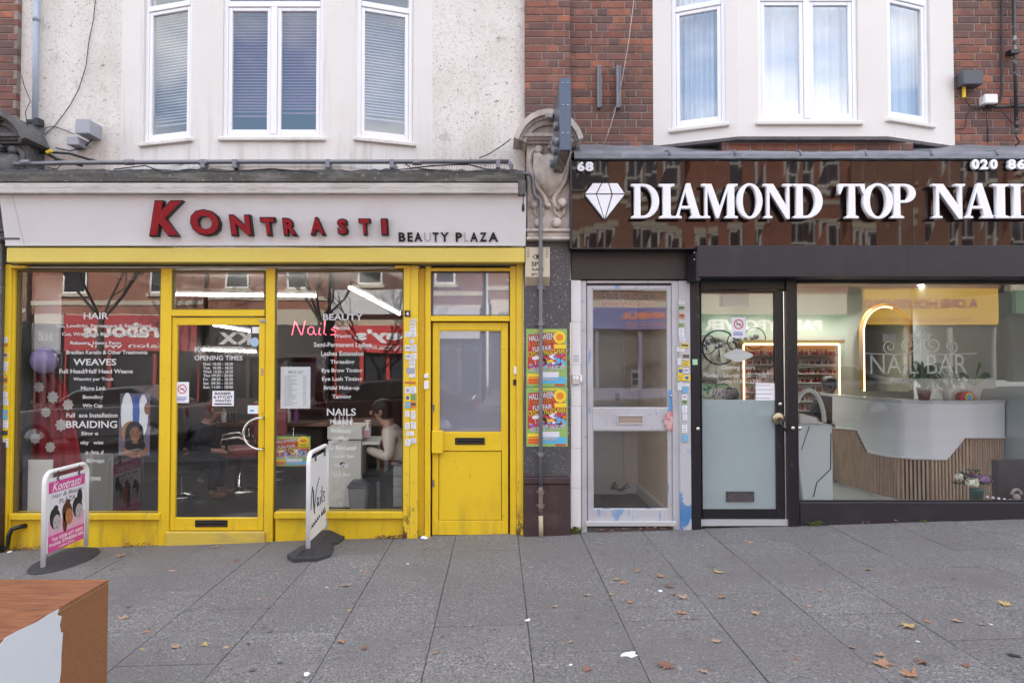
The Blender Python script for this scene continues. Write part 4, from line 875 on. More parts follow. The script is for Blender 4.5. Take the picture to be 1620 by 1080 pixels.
MB().box(x0_ + .012, x1_ - .012, -.004, -.001, z0_ + .012, z1_ - .014).obj('letterbox_flap', plain('tan_flap', (.32, .25, .2), .5), lf)
MB().rb(1058, 617, 1063, 652, -.006, 0).obj('lock_plate', plain('blue_paint', (.12, .3, .6), .45), lf)
x, z = G(1062, 626, -.01); MB().lathe((x, -.02, z), [(.006, -.002), (.012, .002), (.014, .014)], 12, axis='y').obj('lock_cylinder', M['chrome'], lf, smooth=True)
xs, zs = G(1064, 665, -.004); o = MB().flat([(xs, zs + .1)] + [(xs + .085 * math.cos(t), zs + .1 * math.sin(t)) for t in [rad(90 + 180 * i / 14) for i in range(15)]], -.0225)
o = o.obj('half_round_sticker', surf('worn_red_print', (.50, .14, .15), .5, [(25, .45, .6, (.6, .45, .45), .8)]), None); setp(o, 'worn red half round sticker at the right edge of the hall door', 'sticker')
x0, x1, z0, z1 = R(926, 824, 1070, 830, -.03); MB().box(x0, x1, -.035, .12, z0 - .012, z1 - .004).obj('threshold', plain('alu_sill', (.55, .55, .56), .35, metal=.3), hd, bevel=.003)
x0, x1, z0, z1 = R(926, 826, 1070, 836, -.02); MB().box(x0, x1, -.0, .12, -.1, z0 + .01).obj('step', M['joint'], hd)
lw = MB(); lw.ptext('Visit us online', 951, 461, 1037, 473, .018, 0, bold=.0); lw.obj('door_lettering', plain('grey_vinyl', (.10, .09, .09), .6), hd)
lw = MB(); lw.ptext('www.imap.co.uk', 952, 476, 1038, 486, .018, 0, bold=.0); lw.obj('door_lettering', plain('faded_red_vinyl', (.5, .2, .17), .6), hd)
# door header above
hp = empty('lintel_panel', 'dark brown flat lintel panel above the silver hall door', 'panel')
MB().rb(904, 397, 1098, 442, -.05, .1).obj('panel', M['brownpanel'], hp, bevel=.003); MB().rb(904, 392.5, 1100, 397, -.02, .1).obj('shadow_gap', M['blackp'], hp)

# ================================================================== NAIL SALON FRONT
ns = empty('shopfront', 'dark framed nail salon shopfront with glass door and wide window', 'shopfront')
BF = M['blackframe']
x0, x1, z0, z1 = R(1104, 388, 1700, 438, -.30)
MB().box(x0, 6.5, -.30, .10, z0, z1).obj('shutter_box', M['anthracite'], ns, bevel=.006)
x0, x1, z0, z1 = R(1092, 400, 1103, 445, -.22); MB().add([(x0, -.1, z0), (x0 + .04, -.27, z0), (x1 + .01, -.29, z0), (x1 + .01, .05, z0), (x0, -.1, z1), (x0 + .04, -.27, z1), (x1 + .01, -.29, z1), (x1 + .01, .05, z1)], [(0, 1, 5, 4), (1, 2, 6, 5), (2, 3, 7, 6), (3, 0, 4, 7), (4, 5, 6, 7), (0, 3, 2, 1)]).obj('shutter_end_plate', M['blackp'], ns)
for yy in (400, 411): x, z = G(1098, yy, -.25); MB().ball((x, -.262, z), .008, 8).obj('screw', M['chrome'], ns)
x0, x1, z0, z1 = R(1262, 430, 1700, 438, -.3); xq = G(1436, 400, -.3)[0]; MB().box(xq, xq + .003, -.3015, -.29, G(0, 437, -.3)[1], G(0, 389, -.3)[1]).obj('panel_seam', M['blackp'], ns)
def npost(a, c, top, Yf, Yb=.09, nm='post', bot=-.05, mat=None):
    x0, x1, z0, z1 = R(a, top, c, 820, Yf); return MB().box(x0, x1, Yf, Yb, bot, z1).obj(nm, mat or BF, ns, bevel=.004)
npost(1094, 1108, 439, -.05, nm='door_post'); npost(1246, 1263, 439, -.05, nm='post')
npost(1241, 1244.5, 460, -.015, nm='guide_rail', mat=M['chrome'])
MB().rb(1108.3, 439, 1245.7, 458, -.02, .09).obj('door_head', BF, ns, bevel=.003)
x0, x1, z0, z1 = R(1263.3, 439, 1700, 448, -.01); MB().box(x0, 6.5, -.015, .09, z0, z1).obj('window_head', BF, ns)
x0, x1, z0, z1 = R(1263, 794, 1700, 822, -.03); MB().box(x0 + .01, 6.5, -.04, .10, .02, z1).obj('stall_riser', M['anthracite'], ns, bevel=.006)
w3 = empty('window', None, None); w3.parent = ns
x0, x1, z0, z1 = R(1258, 449, 1640, 794, 0); MB().box(x0, 6.4, .035, .043, z0, z1).obj('pane', M['glass_r'], w3)
MB().box(x0, 6.4, .0, .034, z0 - .002, z0 + .018).box(x0 + .0, x0 + .018, .001, .034, z0 + .018, z1).obj('glazing_bead', BF, w3)
ndr = empty('door', 'dark framed glass nail salon door with frosted lower half', None); ndr.parent = ns
x0, x1, z0, z1 = R(1109, 459, 1240, 821, 0); gx0, gx1, gz0, gz1 = R(1111, 463, 1227, 805, 0)
frame_mb(x0 - .0, x1, z0, z1, gx0 - x0, x1 - gx1, z1 - gz1, gz0 - z0, .0, .05).obj('door_frame', BF, ndr, bevel=.004)
zf = G(0, 632, 0)[1]; MB().box(gx0, gx1, .02, .026, zf, gz1).obj('pane', M['glass_r'], ndr); MB().box(gx0, gx1, .020, .026, gz0, zf - .0005).obj('frosted_pane', M['frost_r'], ndr)
x0, x1, z0, z1 = R(1149, 777, 1193, 793, .01)
frame_mb(x0, x1, z0, z1, .008, .008, .008, .008, .004, .018).box(x0 + .009, x1 - .009, .008, .018, z0 + .009, z1 - .009).obj('letterbox', surf('worn_dark_metal', (.09, .075, .085), .4, [(30, .5, .7, (.2, .18, .19), .5)], metal=.4), ndr, bevel=.002)
x, z = G(1233, 662, -.02); MB().lathe((x, -.012, z), [(.028, -.018), (.045, -.01), (.06, -.002), (.062, .012)], 20, axis='y').obj('handle_rose', plain('worn_brass', (.42, .34, .22), .3, metal=.9), ndr, smooth=True)
MB().tube([(x, -.03, z + .0), (x, -.06, z - .005), (x - .02, -.085, z - .03), (x + .01, -.085, z - .075), (x + .05, -.06, z - .12)], .017, 10, r1=.010).obj('door_handle', M['blackp'], ndr, smooth=True)
x, z = G(1234, 639, 0); MB().lathe((x, -.01, z), [(.012, -.006), (.02, .0), (.02, .01)], 12, axis='y').obj('lock', M['chrome'], ndr, smooth=True)
for a, b in ((1104, 678), (1254, 677), (1265, 677)):
    x, z = G(a, b, -.05); o = MB().lathe((x, -.05, z), [(.006, -.014), (.017, -.012), (.02, .0)], 12, axis='y').obj('bolt', M['chrome'], ns, smooth=True)
x0, x1, z0, z1 = R(1107, 821, 1246, 826, -.02); MB().box(x0, x1, -.03, .12, z0 - .03, z1 - .003).obj('threshold', plain('alu_sill2', (.5, .5, .52), .35, metal=.3), ns)
sheet('green_sticker', 'small pale green square sticker on the dark post left of the nail salon door', 'sticker', 1095.5, 568, 1103.5, 577, -.0515, [plain('pale_green_print', (.35, .62, .38), .5)])
lw = MB(); LY = .016
x, z = G(1168, 562, LY); hw, hh = .13, .05
lw.flat([(x + hw * (1 if i < 4 or i > 11 else 1) * math.cos(t) * (1 + .12 * math.cos(4 * t)), z + hh * math.sin(t) * (1 + .25 * abs(math.cos(2 * t)))) for i, t in enumerate([2 * math.pi * k / 32 for k in range(32)])], LY)
lw.obj('welcome_badge', plain('grey_etch', (.45, .47, .45), .6), ndr)
lw = MB()
for t, a, b, c, d in (('WELCOME', 1152, 559, 1184, 565), ('Opening Hours', 1142, 577, 1194, 586), ('Monday - Saturday 10:00 - 19:00', 1113, 590, 1212, 599), ('Sunday 11:00 - 17:00', 1135, 600, 1204, 608)): lw = MB(); lw.ptext(t, a, b, c, d, LY - .001, 0, bold=.0); lw.obj('lettering_line', M['text_w'], ndr)
lw = MB(); lw.ptext('NAIL BAR', 1377, 561, 1530, 591, .03, 0, bold=-.004)
lw.obj('window_lettering', M['text_faint'], w3)
lw = MB()                                            # scroll ornament
def spiral(cx, cz, r, d, turns=1.6, s=1): return [(cx + s * r * (1 - .8 * t) * math.cos(d + turns * 6.283 * t), .03, cz + r * (1 - .8 * t) * math.sin(d + turns * 6.283 * t)) for t in [i / 30 for i in range(31)]]
xo, zo = G(1456, 545, .03)
for s in (-1, 1):
    lw.tube(spiral(xo + s * .12, zo, .10, 1.6, 1.5, s), .006, 4); lw.tube(spiral(xo + s * .30, zo - .02, .07, -1.6, 1.4, s), .005, 4); lw.tube([(xo + s * .02, .03, zo - .10), (xo + s * .38, .03, zo - .095), (xo + s * .55, .03, zo - .085)], .004, 4)
    lw.tube(spiral(xo + s * .05, zo + .08, .05, 3.6, 1.3, s), .005, 4)
lw.tube([(xo, .03, zo - .08), (xo, .03, zo + .13)], .006, 4); lw.obj('scroll_ornament', M['text_faint'], w3)
sheet('no_smoking_sticker', 'white no smoking sign hanging in the nail salon door glass', 'sticker', 1157, 502, 1180, 534, .0185, [M['paper'], M['inkred'], M['ink'], M['inkblue']], d_nosmoke)
sheet('notice', 'plain white sheet taped at the lower right of the clear nail salon door glass', 'notice', 1195.5, 606, 1226, 633, .0185, [M['paper'], M['boxgrey']], lambda mb, *a: lines(mb, *a, 4, 1, .08))

# lead flashing and glossy fascia
lf_ = empty('lead_flashing', 'grey lead flashing ledge running above the brown nail salon fascia', 'flashing')
xa = G(908, 245, -.24)[0]; zA = G(0, 233, YW)[1]; zB = G(0, 239, -.25)[1]; zC = G(0, 251, -.26)[1]
vs = []; fs = []; n = 120
for i in range(n + 1):
    x = xa + (6.5 - xa) * i / n; j = lambda s: random.uniform(-s, s)
    vs += [(x, YW, zA + .02 + .006 * math.sin(i * .4) + j(.003)), (x, -.12, zB + .012 + .006 * math.sin(i * .3) + j(.003)), (x, -.245, zB + .012 * math.sin(i * .23) * .5 + j(.003)), (x, -.262, zC + .045 + j(.002)), (x, -.268, zC + j(.002)), (x, -.22, zC - .004), (x, YW, zC - .004)]
for i in range(n):
    for k in range(6): a = 7 * i + k; fs.append((a, a + 7, a + 8, a + 1))
MB().add(vs, fs).obj('lead_sheet', M['lead'], lf_)
for k in range(9):
    x = xa + .9 + k * .62; MB().tube([(x, -.0, zB + .055), (x, -.16, zB + .028), (x + .003, -.25, zB + .004), (x + .004, -.27, zC + .03)], .009, 6).obj('lead_roll', M['lead'], lf_, smooth=True)
nf = empty('shop_sign', 'glossy dark brown fascia sign with white raised letters above the nail salon', 'sign')
YF = -.22
x0, x1, z0, z1 = R(905, 254, 1700, 392, YF)
b0 = x0
for k in range(4):      # panels with slight facing differences
    b1 = x0 + 1.62 * (k + 1) if k < 3 else 6.5
    mb = MB(); n = 14; vs = []; fs = []
    for i in range(n + 1):
        for jz in range(4):
            vs.append((b0 + .001 + (b1 - b0 - .002) * i / n, YF + .0018 * math.sin(i * 1.2 + k) * (1 if 0 < i < n else 0) + .0012 * math.sin(jz * 1.7 + i * .5), z0 + (z1 - z0) * jz / 3))
    for i in range(n):
        for jz in range(3): a = i * 4 + jz; fs.append((a, a + 4, a + 5, a + 1))
    mb.add(vs, fs); mb.box(b0 + .001, b1 - .001, YF + .005, .1, z0, z1 - .001); mb.obj('sign_panel', M['fascia'], nf, smooth=False); b0 = b1
MB().box(x0 - .02, x0 - .001, YF - .008, .1, z0 - .006, z1).obj('edge_trim', M['blackp'], nf); MB().box(x0 - .001, 6.5, YF - .01, .1, z0 - .012, z0 - .001).obj('edge_trim', M['blackp'], nf)
def el(cx, cz, rx, rz, a0, a1, n=14): return [(cx + rx * math.cos(rad(a0 + (a1 - a0) * i / n)), cz + rz * math.sin(rad(a0 + (a1 - a0) * i / n))) for i in range(n + 1)]
ST = [(0, 1), (0, .95), (.1, .91), (.1, .09), (0, .05)]
GL = {
 'I': [[(0, 0), (.4, 0), (.4, .05), (.3, .09), (.3, .91), (.4, .95), (.4, 1)] + ST],
 'D': [[(0, 0)] + el(.40, .5, .48, .5, -90, 90) + ST, [(.29, .07), (.29, .93)] + el(.36, .5, .30, .43, 90, -90)],
 'A': [[(0, 0), (.28, 0), (.28, .05), (.19, .08), (.245, .28), (.58, .28), (.64, .08), (.56, .05), (.56, 0), (1.0, 0), (1.0, .05), (.90, .09), (.58, 1.02), (.45, 1.02), (.11, .09), (0, .05)], [(.27, .36), (.405, .76), (.545, .36)]],
 'M': [[(0, 0), (.25, 0), (.25, .05), (.17, .08), (.17, .80), (.42, 0), (.5, 0), (.76, .80), (.76, .08), (.68, .05), (.68, 0), (1.06, 0), (1.06, .05), (.96, .08), (.96, .92), (1.06, .95), (1.06, 1), (.78, 1), (.54, .32), (.29, 1), (0, 1), (0, .95), (.10, .92), (.10, .08), (0, .05)]],
 'N': [[(0, 0), (.25, 0), (.25, .05), (.17, .08), (.17, .78), (.66, -.02), (.76, -.02), (.76, .92), (.84, .95), (.84, 1), (.58, 1), (.58, .95), (.68, .92), (.68, .34), (.28, 1), (0, 1), (0, .95), (.09, .92), (.09, .08), (0, .05)]],
 'O': [el(.45, .5, .46, .52, 0, 360, 28)[:-1], el(.45, .5, .25, .45, 360, 0, 28)[:-1]],
 'T': [[(.2, 0), (.6, 0), (.6, .05), (.5, .09), (.5, .93), (.64, .93), (.74, .70), (.8, .70), (.79, 1), (.01, 1), (0, .70), (.06, .70), (.16, .93), (.3, .93), (.3, .09), (.2, .05)]],
 'P': [[(0, 0), (.4, 0), (.4, .05), (.29, .09), (.29, .45)] + el(.42, .725, .34, .275, -90, 90) + ST, [(.29, .52), (.29, .93)] + el(.38, .725, .18, .205, 90, -90)],
 'L': [[(0, 0), (.72, 0), (.77, .3), (.71, .3), (.6, .07), (.29, .07), (.29, .91), (.39, .95), (.39, 1)] + ST],
 'S': [[(0, 0)]]}
def serif(ch, a, b, c, d, Y, ext):
    x0, x1, z0, z1 = R(a, b, c, d, Y); cu = bpy.data.curves.new('letter', 'CURVE'); cu.dimensions = '2D'; cu.fill_mode = 'BOTH'
    pts = GL[ch]; w_ = max(p[0] for p in pts[0])
    for pl_ in pts:
        sp = cu.splines.new('POLY'); sp.points.add(len(pl_) - 1); sp.use_cyclic_u = True
        for i, (u, v) in enumerate(pl_): sp.points[i].co = (u / w_ * (x1 - x0), v * (z1 - z0), 0, 1)
    cu.extrude = ext; cu.bevel_depth = .004; cu.bevel_resolution = 1; cu.offset = -.003
    o = bpy.data.objects.new('letter', cu); me = bpy.data.meshes.new_from_object(o); bpy.data.objects.remove(o)
    me.materials.clear(); me.materials.append(M['whiteletter']); r = link('letter', me, nf); r.location = (x0, Y, z0); r.rotation_euler = (math.pi / 2, 0, 0); return r
for ch, a, c in (('D', 998, 1042), ('I', 1042, 1066), ('A', 1065, 1110), ('M', 1109, 1166), ('O', 1165, 1205), ('N', 1207, 1252), ('D', 1253, 1300), ('T', 1325, 1367), ('O', 1364, 1411), ('P', 1407, 1447), ('N', 1473, 1525), ('A', 1523, 1572), ('I', 1568, 1594), ('L', 1596, 1638)):
    serif(ch, a, 292, c, 346, -.285, .02)
serif('I', 1642, 292, 1660, 346, -.285, .02)
for t, a, b, c, d in (('6', 913, 256, 925, 271), ('8', 926, 256, 939, 271), ('0', 1537, 252, 1549, 268), ('2', 1551, 252, 1563, 268), ('0', 1566, 252, 1578, 268), ('8', 1594, 252, 1607, 268), ('6', 1609, 252, 1622, 268)):
    x0, x1, z0, z1 = R(a, b, c, d, -.26); MB().text(t, x0, x1, z0, z1, -.25, 0, bold=.045, ext=.015).obj('numeral', M['whiteletter'], nf)
    MB().text(t, x0 - .004, x1 + .004, z0 - .004, z1 + .004, -.228, 0, bold=.05, ext=.008).obj('numeral_back', M['blackp'], nf)
dm = [((926, 306), (938, 290), (951, 290), (943, 306)), ((944.5, 306), (953, 290), (962, 290), (967, 306)), ((964, 290), (977, 290), (988, 306), (969, 306)), ((926, 308), (943, 308), (955, 345)), ((944.5, 308), (967.5, 308), (956.5, 346), ), ((969.5, 308), (988, 308), (958, 346))]
for q in dm: MB().pprism([(a, b) for a, b in q][::-1], -.275, -.235).obj('gem_facet', M['whiteletter'], nf, bevel=.002)
MB().pprism([(924.5, 307), (937.5, 289), (977.5, 289), (989.5, 307), (957, 348)][::-1], -.234, -.222).obj('gem_backing', M['blackp'], nf)

# ================================================================== WALL FITTINGS
ps = empty('projecting_sign', 'thin blue grey projecting sign box seen edge on in front of the carved console', 'sign')
MB().box(.525, .622, -.93, .02, 3.475, 4.095).obj('sign_box', surf('blue_grey_metal', (.085, .11, .16), .3, [(5, .5, .8, (.05, .07, .10), .5)], metal=.3), ps, bevel=.004)
for zz in (3.62, 3.86, 4.05):
    for xx in (.553, .594): MB().ball((xx, -.932, zz), .006, 8).obj('rivet', M['chrome'], ps)
mb = MB(); mb.box(.531, .616, -.92, -.1, 3.468, 3.474).obj('underside_plate', plain('dark_gloss', (.02, .015, .012), .08), ps)
for i in range(9):
    y = -.86 + i * .09; mb = MB(); mb.lathe((.503, y, 3.57 + .045 * math.sin(i * 1.9) + .12 * (i % 2)), [(.028, -.02), (.04, -.01), (.04, .02)], 12, axis='x').obj('side_lettering', M['galv'], ps)
for a, c in ((945, 951), (975, 982)):
    x0, x1, z0, z1 = R(a, 104, c, 170, .05); g = 'second' if a > 960 else 'first'
    o = MB().box(x0, x1, .05, .118, z0, z1).box(x0, x0 + .008, .03, .05, z0, z1).box(x1 - .008, x1, .03, .05, z0, z1).obj('wall_bracket', M['galv'], None); setp(o, ('left' if a < 960 else 'right') + ' one of two vertical steel channels bolted to the red brick wall', 'bracket', 'steel channels on the brick wall')
def pipe(name, label, pts, r, mat, cat='pipe', group=None, n=10):
    o = MB().tube(pts, r, n).obj(name, mat, None, smooth=True); setp(o, label, cat, group); return o
def PX(lst): return [(G(a, b, Y)[0], Y, G(a, b, Y)[1]) for a, b, Y in lst]
hpz = empty('wall_pipe', 'long horizontal galvanised pipe running above the mossy salon ledge', 'pipe')
zz = G(0, 256, -.24)[1]; xs = G(22, 256, -.24)[0]; xe = G(805, 256, -.24)[0]
MB().tube([(xs, -.24, zz - .02), (xs + .5, -.24, zz - .01), (-2.5, -.24, zz), (xe, -.24, zz)], .021, 10).obj('pipe_run', M['galv'], hpz, smooth=True)
for a in (322, 372, 519, 620, 788): x, z = G(a, 258, -.24); MB().box(x - .02, x + .02, -.265, .1, z - .05, z + .03).obj('pipe_clip', M['galv'], hpz)
for a in (40, 205, 322, 660): x, z = G(a, 257, -.24); MB().tube([(x - .04, -.24, z), (x + .04, -.24, z)], .028, 12).obj('coupling', M['galv'], hpz, smooth=True)
vp = empty('wall_pipe', 'vertical galvanised pipe running down in front of the granite pilaster to the pavement', 'pipe')
MB().tube(PX([(804, 256, -.24), (809, 262, -.24), (809, 272, -.24), (815, 275, -.24), (838, 275, -.24), (843, 280, -.24), (844, 305, -.25), (847, 312, -.24), (853, 314, -.23), (855, 322, -.22), (855, 345, -.22), (855.5, 400, -.18), (855.5, 480, -.14), (855.5, 640, -.13), (855.5, 770, -.135)]), .019, 10).obj('pipe_run', M['galv'], vp, smooth=True)
MB().tube(PX([(855.5, 770, -.135), (855.5, 815, -.14)]), .021, 10).obj('rusted_length', M['dpipe_low'], vp, smooth=True)
MB().tube(PX([(855.5, 815, -.14), (856, 849, -.15)]), .022, 10).obj('cream_sleeve', plain('old_cream_paint', (.42, .36, .24), .6), vp, smooth=True)
for a in (455, 512, 718, 778, 800): x, z = G(855.5, a, -.14); MB().tube([(x, -.142, z - .02), (x, -.142, z + .02)], .027, 12).box(x - .04, x + .04, -.12, -.07, z - .008, z + .008).obj('pipe_clip', M['galv'] if a < 760 else M['dpipe_low'], vp)
dp = empty('downpipe', 'pale blue grey downpipe on the rendered wall at far left', 'pipe')
xx, zz = G(56.5, 110, .06); z0 = G(0, 228, .06)[1]; MB().tube([(xx, .06, z0), (xx, .06, 5.6)], .028, 14).obj('pipe_run', M['bluegrey'], dp, smooth=True)
z_ = G(0, 34, .06)[1]; MB().tube([(xx, .06, z_), (xx, .06, z_ + .06)], .035, 14).obj('pipe_socket', M['bluegrey'], dp, smooth=True)
z_ = G(0, 193, .06)[1]; MB().box(xx - .06, xx + .07, .02, .1, z_ - .02, z_ + .012).box(xx + .03, xx + .08, -.0, .08, z_ - .05, z_ + .02).obj('pipe_clamp', M['blackp'], dp)
def wbox(name, label, a, b, c, d, Yf, Yb, mat, cat='box', lip=True):
    e = empty(name, label, cat); x0, x1, z0, z1 = R(a, b, c, d, Yf)
    MB().box(x0, x1, Yf + .02, Yb, z0, z1).obj('case', mat, e, bevel=.006); MB().box(x0 - .003, x1 + .003, Yf, Yf + .019, z0 - .003, z1 + .003).obj('lid', mat, e, bevel=.008); return e
wbox('junction_box', 'larger grey floodlight box on the rendered wall with cables beneath', 119, 188, 141, 211, -.10, .12, M['boxgrey'])
wbox('junction_box', 'smaller grey box below and left of the larger one on the rendered wall', 105, 216, 124, 229, -.04, .12, M['boxgrey'])
wbox('junction_box', 'dark grey plastic junction box high on the right brick wall', 1525, 111, 1556, 133, .0, .12, M['boxdark'])
wbox('junction_box', 'small white junction box on the right brick wall', 1559, 149, 1579, 163, .02, .12, M['white'])
al = empty('alarm_box', 'cream alarm box with an eye emblem behind the pipe on the granite pilaster', 'alarm box')
x0, x1, z0, z1 = R(831, 391, 870, 438, -.16); zb5 = G(0, 449, -.16)[1]
MB().add([(x0, -.16, z0), (x1, -.16, z0), (x1, -.16, z1), (x0, -.16, z1), (x0, -.08, zb5 - .01), (x1, -.08, zb5 - .01), (x1, -.08, z1 + .01), (x0, -.08, z1 + .01), ], [(0, 1, 2, 3), (4, 5, 1, 0), (3, 2, 6, 7), (0, 3, 7, 4), (1, 5, 6, 2)]).obj('case', plain('aged_cream_plastic', (.56, .49, .36), .4), al, bevel=.004)
mb = MB(); cx, cz = G(850, 406, -.162)
mb.tube([(cx - .045, -.162, cz), (cx - .02, -.162, cz + .02), (cx + .02, -.162, cz + .02), (cx + .045, -.162, cz), (cx + .02, -.162, cz - .02), (cx - .02, -.162, cz - .02), (cx - .045, -.162, cz)], .003, 4); mb.ell(cx, cz, .013, .014, -.1625, 0, 12)
mb.ptext('SPY', 841, 414, 858, 421, -.1625, 0, bold=.02); mb.ptext('ALARMS', 841, 424, 860, 428, -.1625, 0, bold=.02); mb.ptext('877 8', 841, 432, 856, 436, -.1625, 0, bold=.02)
for k in range(6):
    for s in (834, 864): x, z = G(s, 393 + 2.6 * k, -.161); mb.box(x, x + .02, -.162, -.160, z - .004, z)
mb.obj('emblem', M['ink'], al)
# cables
def sag(p, q, s, n=12): return [(p[0] + (q[0] - p[0]) * t, p[1] + (q[1] - p[1]) * t, p[2] + (q[2] - p[2]) * t - s * 4 * t * (1 - t)) for t in [i / n for i in range(n + 1)]]
cabs = [('thin cable hanging in a long curve down the rendered wall', PX([(152, -10, .10), (148, 30, .10), (140, 70, .10), (136, 105, .10), (125, 140, .10), (112, 165, .10), (100, 182, .10), (86, 200, .10), (70, 214, .10)]), .004, 'cable'),
        ('thick black cable draped along the left console towards the pipe', PX([(-10, 196, -.3), (12, 190, -.2), (30, 212, -.1), (55, 232, .05), (80, 241, .06), (110, 243, .06), (140, 252, .02), (165, 258, .0)]), .012, 'cable'),
        ('black cable bundle crossing the foot of the downpipe', PX([(-10, 236, -.3), (15, 240, -.1), (45, 240, .03), (72, 242, .05), (90, 252, .03), (130, 262, .0)]), .014, 'cable'),
        ('loose looping cable between the downpipe clamp and the grey boxes', PX([(68, 198, .06), (68, 214, .06), (72, 202, .09), (85, 200, .1), (100, 205, .1), (117, 212, .08)]), .004, 'cable'),
        ('cable trailing from the grey boxes along the wall', PX([(146, 216, .06), (145, 222, .08), (132, 234, .08), (110, 239, .08), (88, 234, .09)]), .006, 'cable'),
        ('slim cable from the white render to the stone console', PX([(758, 250, .08), (775, 243, .08), (795, 230, .05), (808, 220, -.1)]), .005, 'cable'),
        ('black cable sagging beneath the horizontal pipe near the console', PX([(640, 258, -.22), (650, 266, -.22), (690, 262, -.22), (740, 260, -.22), (770, 268, -.22), (800, 268, -.23)]), .006, 'cable'),
        ('pale thin wire slanting down the middle brick wall', PX([(1004, -8, .03), (994, 70, .04), (980, 150, .05), (966, 200, .06), (954, 232, .06)]), .003, 'whitecable'),
        ('thick black cable conduit at the right edge of the brick wall', PX([(1585, -8, .09), (1585, 60, .09), (1585, 150, .09), (1582, 160, .09), (1574, 166, .08)]), .011, 'cable'),
        ('cable running from the white junction box along the right brick wall', PX([(1560, 167, .08), (1580, 170, .08), (1600, 169, .08), (1640, 168, .08)]), .014, 'cable'),
        ('drooping cable loop left of the white junction box', PX([(1527, 146, .08), (1528, 160, .09), (1536, 170, .09), (1550, 170, .09), (1565, 168, .08), (1540, 172, .09), (1530, 180, .1), (1528, 196, .1), (1524, 204, .1), (1514, 204, .1)]), .005, 'cable'),
        ('thin cable dropping from the white junction box to the flashing', PX([(1560, 168, .08), (1562, 200, .1), (1563, 226, .1)]), .005, 'cable'),
        ('cable slanting from the white junction box to the right pipe', PX([(1582, 170, .08), (1592, 184, .08), (1602, 196, .06)]), .005, 'cable'),
        ('black cable along the top of the mossy ledge at left', sag((-4.3, -.1, 3.63), (-2.9, -.1, 3.60), .02), .007, 'cable')]
cabs += [('black cable snaking over the mossy ledge above the fascia letters', PX([(180, 268, -.3), (230, 262, -.26), (262, 274, -.36), (300, 268, -.33), (360, 272, -.36), (430, 267, -.3), (500, 273, -.36)]), .006, 'cable'),
        ('cable hanging in a loop under the left end of the horizontal pipe', PX([(24, 262, -.25), (40, 268, -.27), (52, 272, -.3), (70, 264, -.28), (90, 268, -.3), (98, 258, -.25)]), .005, 'cable'),
        ('thin cable crossing the ledge to the awning end', PX([(600, 271, -.36), (660, 266, -.3), (720, 273, -.36), (790, 270, -.36), (822, 279, -.34)]), .005, 'cable'),
        ('short cable curling from the leftmost brick strip onto the console', PX([(34, 120, .05), (38, 135, .04), (48, 160, .0), (40, 178, -.1), (44, 200, -.15)]), .004, 'cable')]
for lb_, pts, r, mt in cabs: pipe('cable', lb_, pts, r, M[mt], 'cable')
pp = empty('wall_pipe', 'black painted vertical pipe wrapped in cables near the right edge', 'pipe')
x, z = G(1606, 100, .05); zb6 = G(0, 222, .05)[1]; MB().tube([(x, .05, zb6 + .08), (x, .05, 5.5)], .017, 10).obj('pipe_run', surf('chipped_black_paint', (.03, .03, .033), .4, [((8, 8, 14), .56, .62, (.35, .35, .36), .8)]), pp, smooth=True)
MB().tube([(x, .05, zb6 + .08), (x - .01, .04, zb6 + .03), (x + .03, .05, zb6 - .02), (x, .07, zb6 - .05)], .008, 8).obj('pipe_tail', M['cable'], pp, smooth=True)
z_ = G(0, 83, .05)[1]; MB().box(x - .06, x + .03, .02, .1, z_ - .02, z_ + .02).obj('pipe_clamp', M['blackp'], pp)
o = MB().rb(1525, 137, 1528, 154, .07, .1).obj('cable_tag', M['p_yel'], None); setp(o, 'yellow and white tag on the cable under the dark junction box', 'tag')
x, z = G(77, 240, .0); o = MB().tube([(x - .02, -.0, z - .01), (x + .03, -.0, z + .01)], .018, 8).obj('yellow_connector', M['p_yel'], None); setp(o, 'yellow taped cable joint beside the downpipe foot', 'cable joint')
# net/wire mesh below render (bird wire) + rusty window hooks
mb = MB()
bx0, bz1 = G(640, 261, -.2); bz0 = G(0, 274, -.2)[1]
for i in range(40): x = bx0 + i * .025; mb.box(x, x + .003, -.20, -.197, bz0, bz1)
mb.box(bx0 - .01, bx0 + 1, -.201, -.2005, bz1 - .003, bz1); o = mb.obj('bird_wire', M['stonedark'], None); setp(o, 'fine rusty bird wire behind the right end of the pipe', 'bird wire')

# ================================================================== A-BOARDS
def aboard(label, X, Yn, Yf, h, mat_panel, deco, base, wd=None):
    ln = Yf - Yn; e = empty('pavement_sign', label, 'pavement sign', (X, (Yn + Yf) / 2, gnd(X)), math.pi / 2)
    l2 = ln / 2; r = .09; pts = [(-l2, 0, .0), (-l2, 0, h - r)] + [(-l2 + r - r * math.cos(t), 0, h - r + r * math.sin(t)) for t in [math.pi / 2 * i / 6 for i in range(1, 7)]] + [(l2 - r + r * math.sin(t), 0, h - r + r * math.cos(t)) for t in [math.pi / 2 * i / 6 for i in range(0, 7)]] + [(l2, 0, .055)]
    mb = MB().tube(pts, .019, 12); mb.v = [(x, y * 1.1, z) for x, y, z in mb.v]; mb.obj('frame', M['white'], e, smooth=True)
    MB().box(-l2 + .03, l2 - .03, -.006, .006, .14, h - .06).obj('panel', mat_panel, e, bevel=.002)
    for q in (-.5, .5):
        MB().tube([(q * l2, -.015, h + .0), (q * l2 + .012, -.02, h - .05), (q * l2 - .01, -.02, h - .07), (q * l2 + .012, -.02, h - .085)], .007, 6).obj('hanging_clip', M['blackp'], e, smooth=True)
    deco(e, -l2 + .03, l2 - .03, .14, h - .06)
    base(e, l2); return e
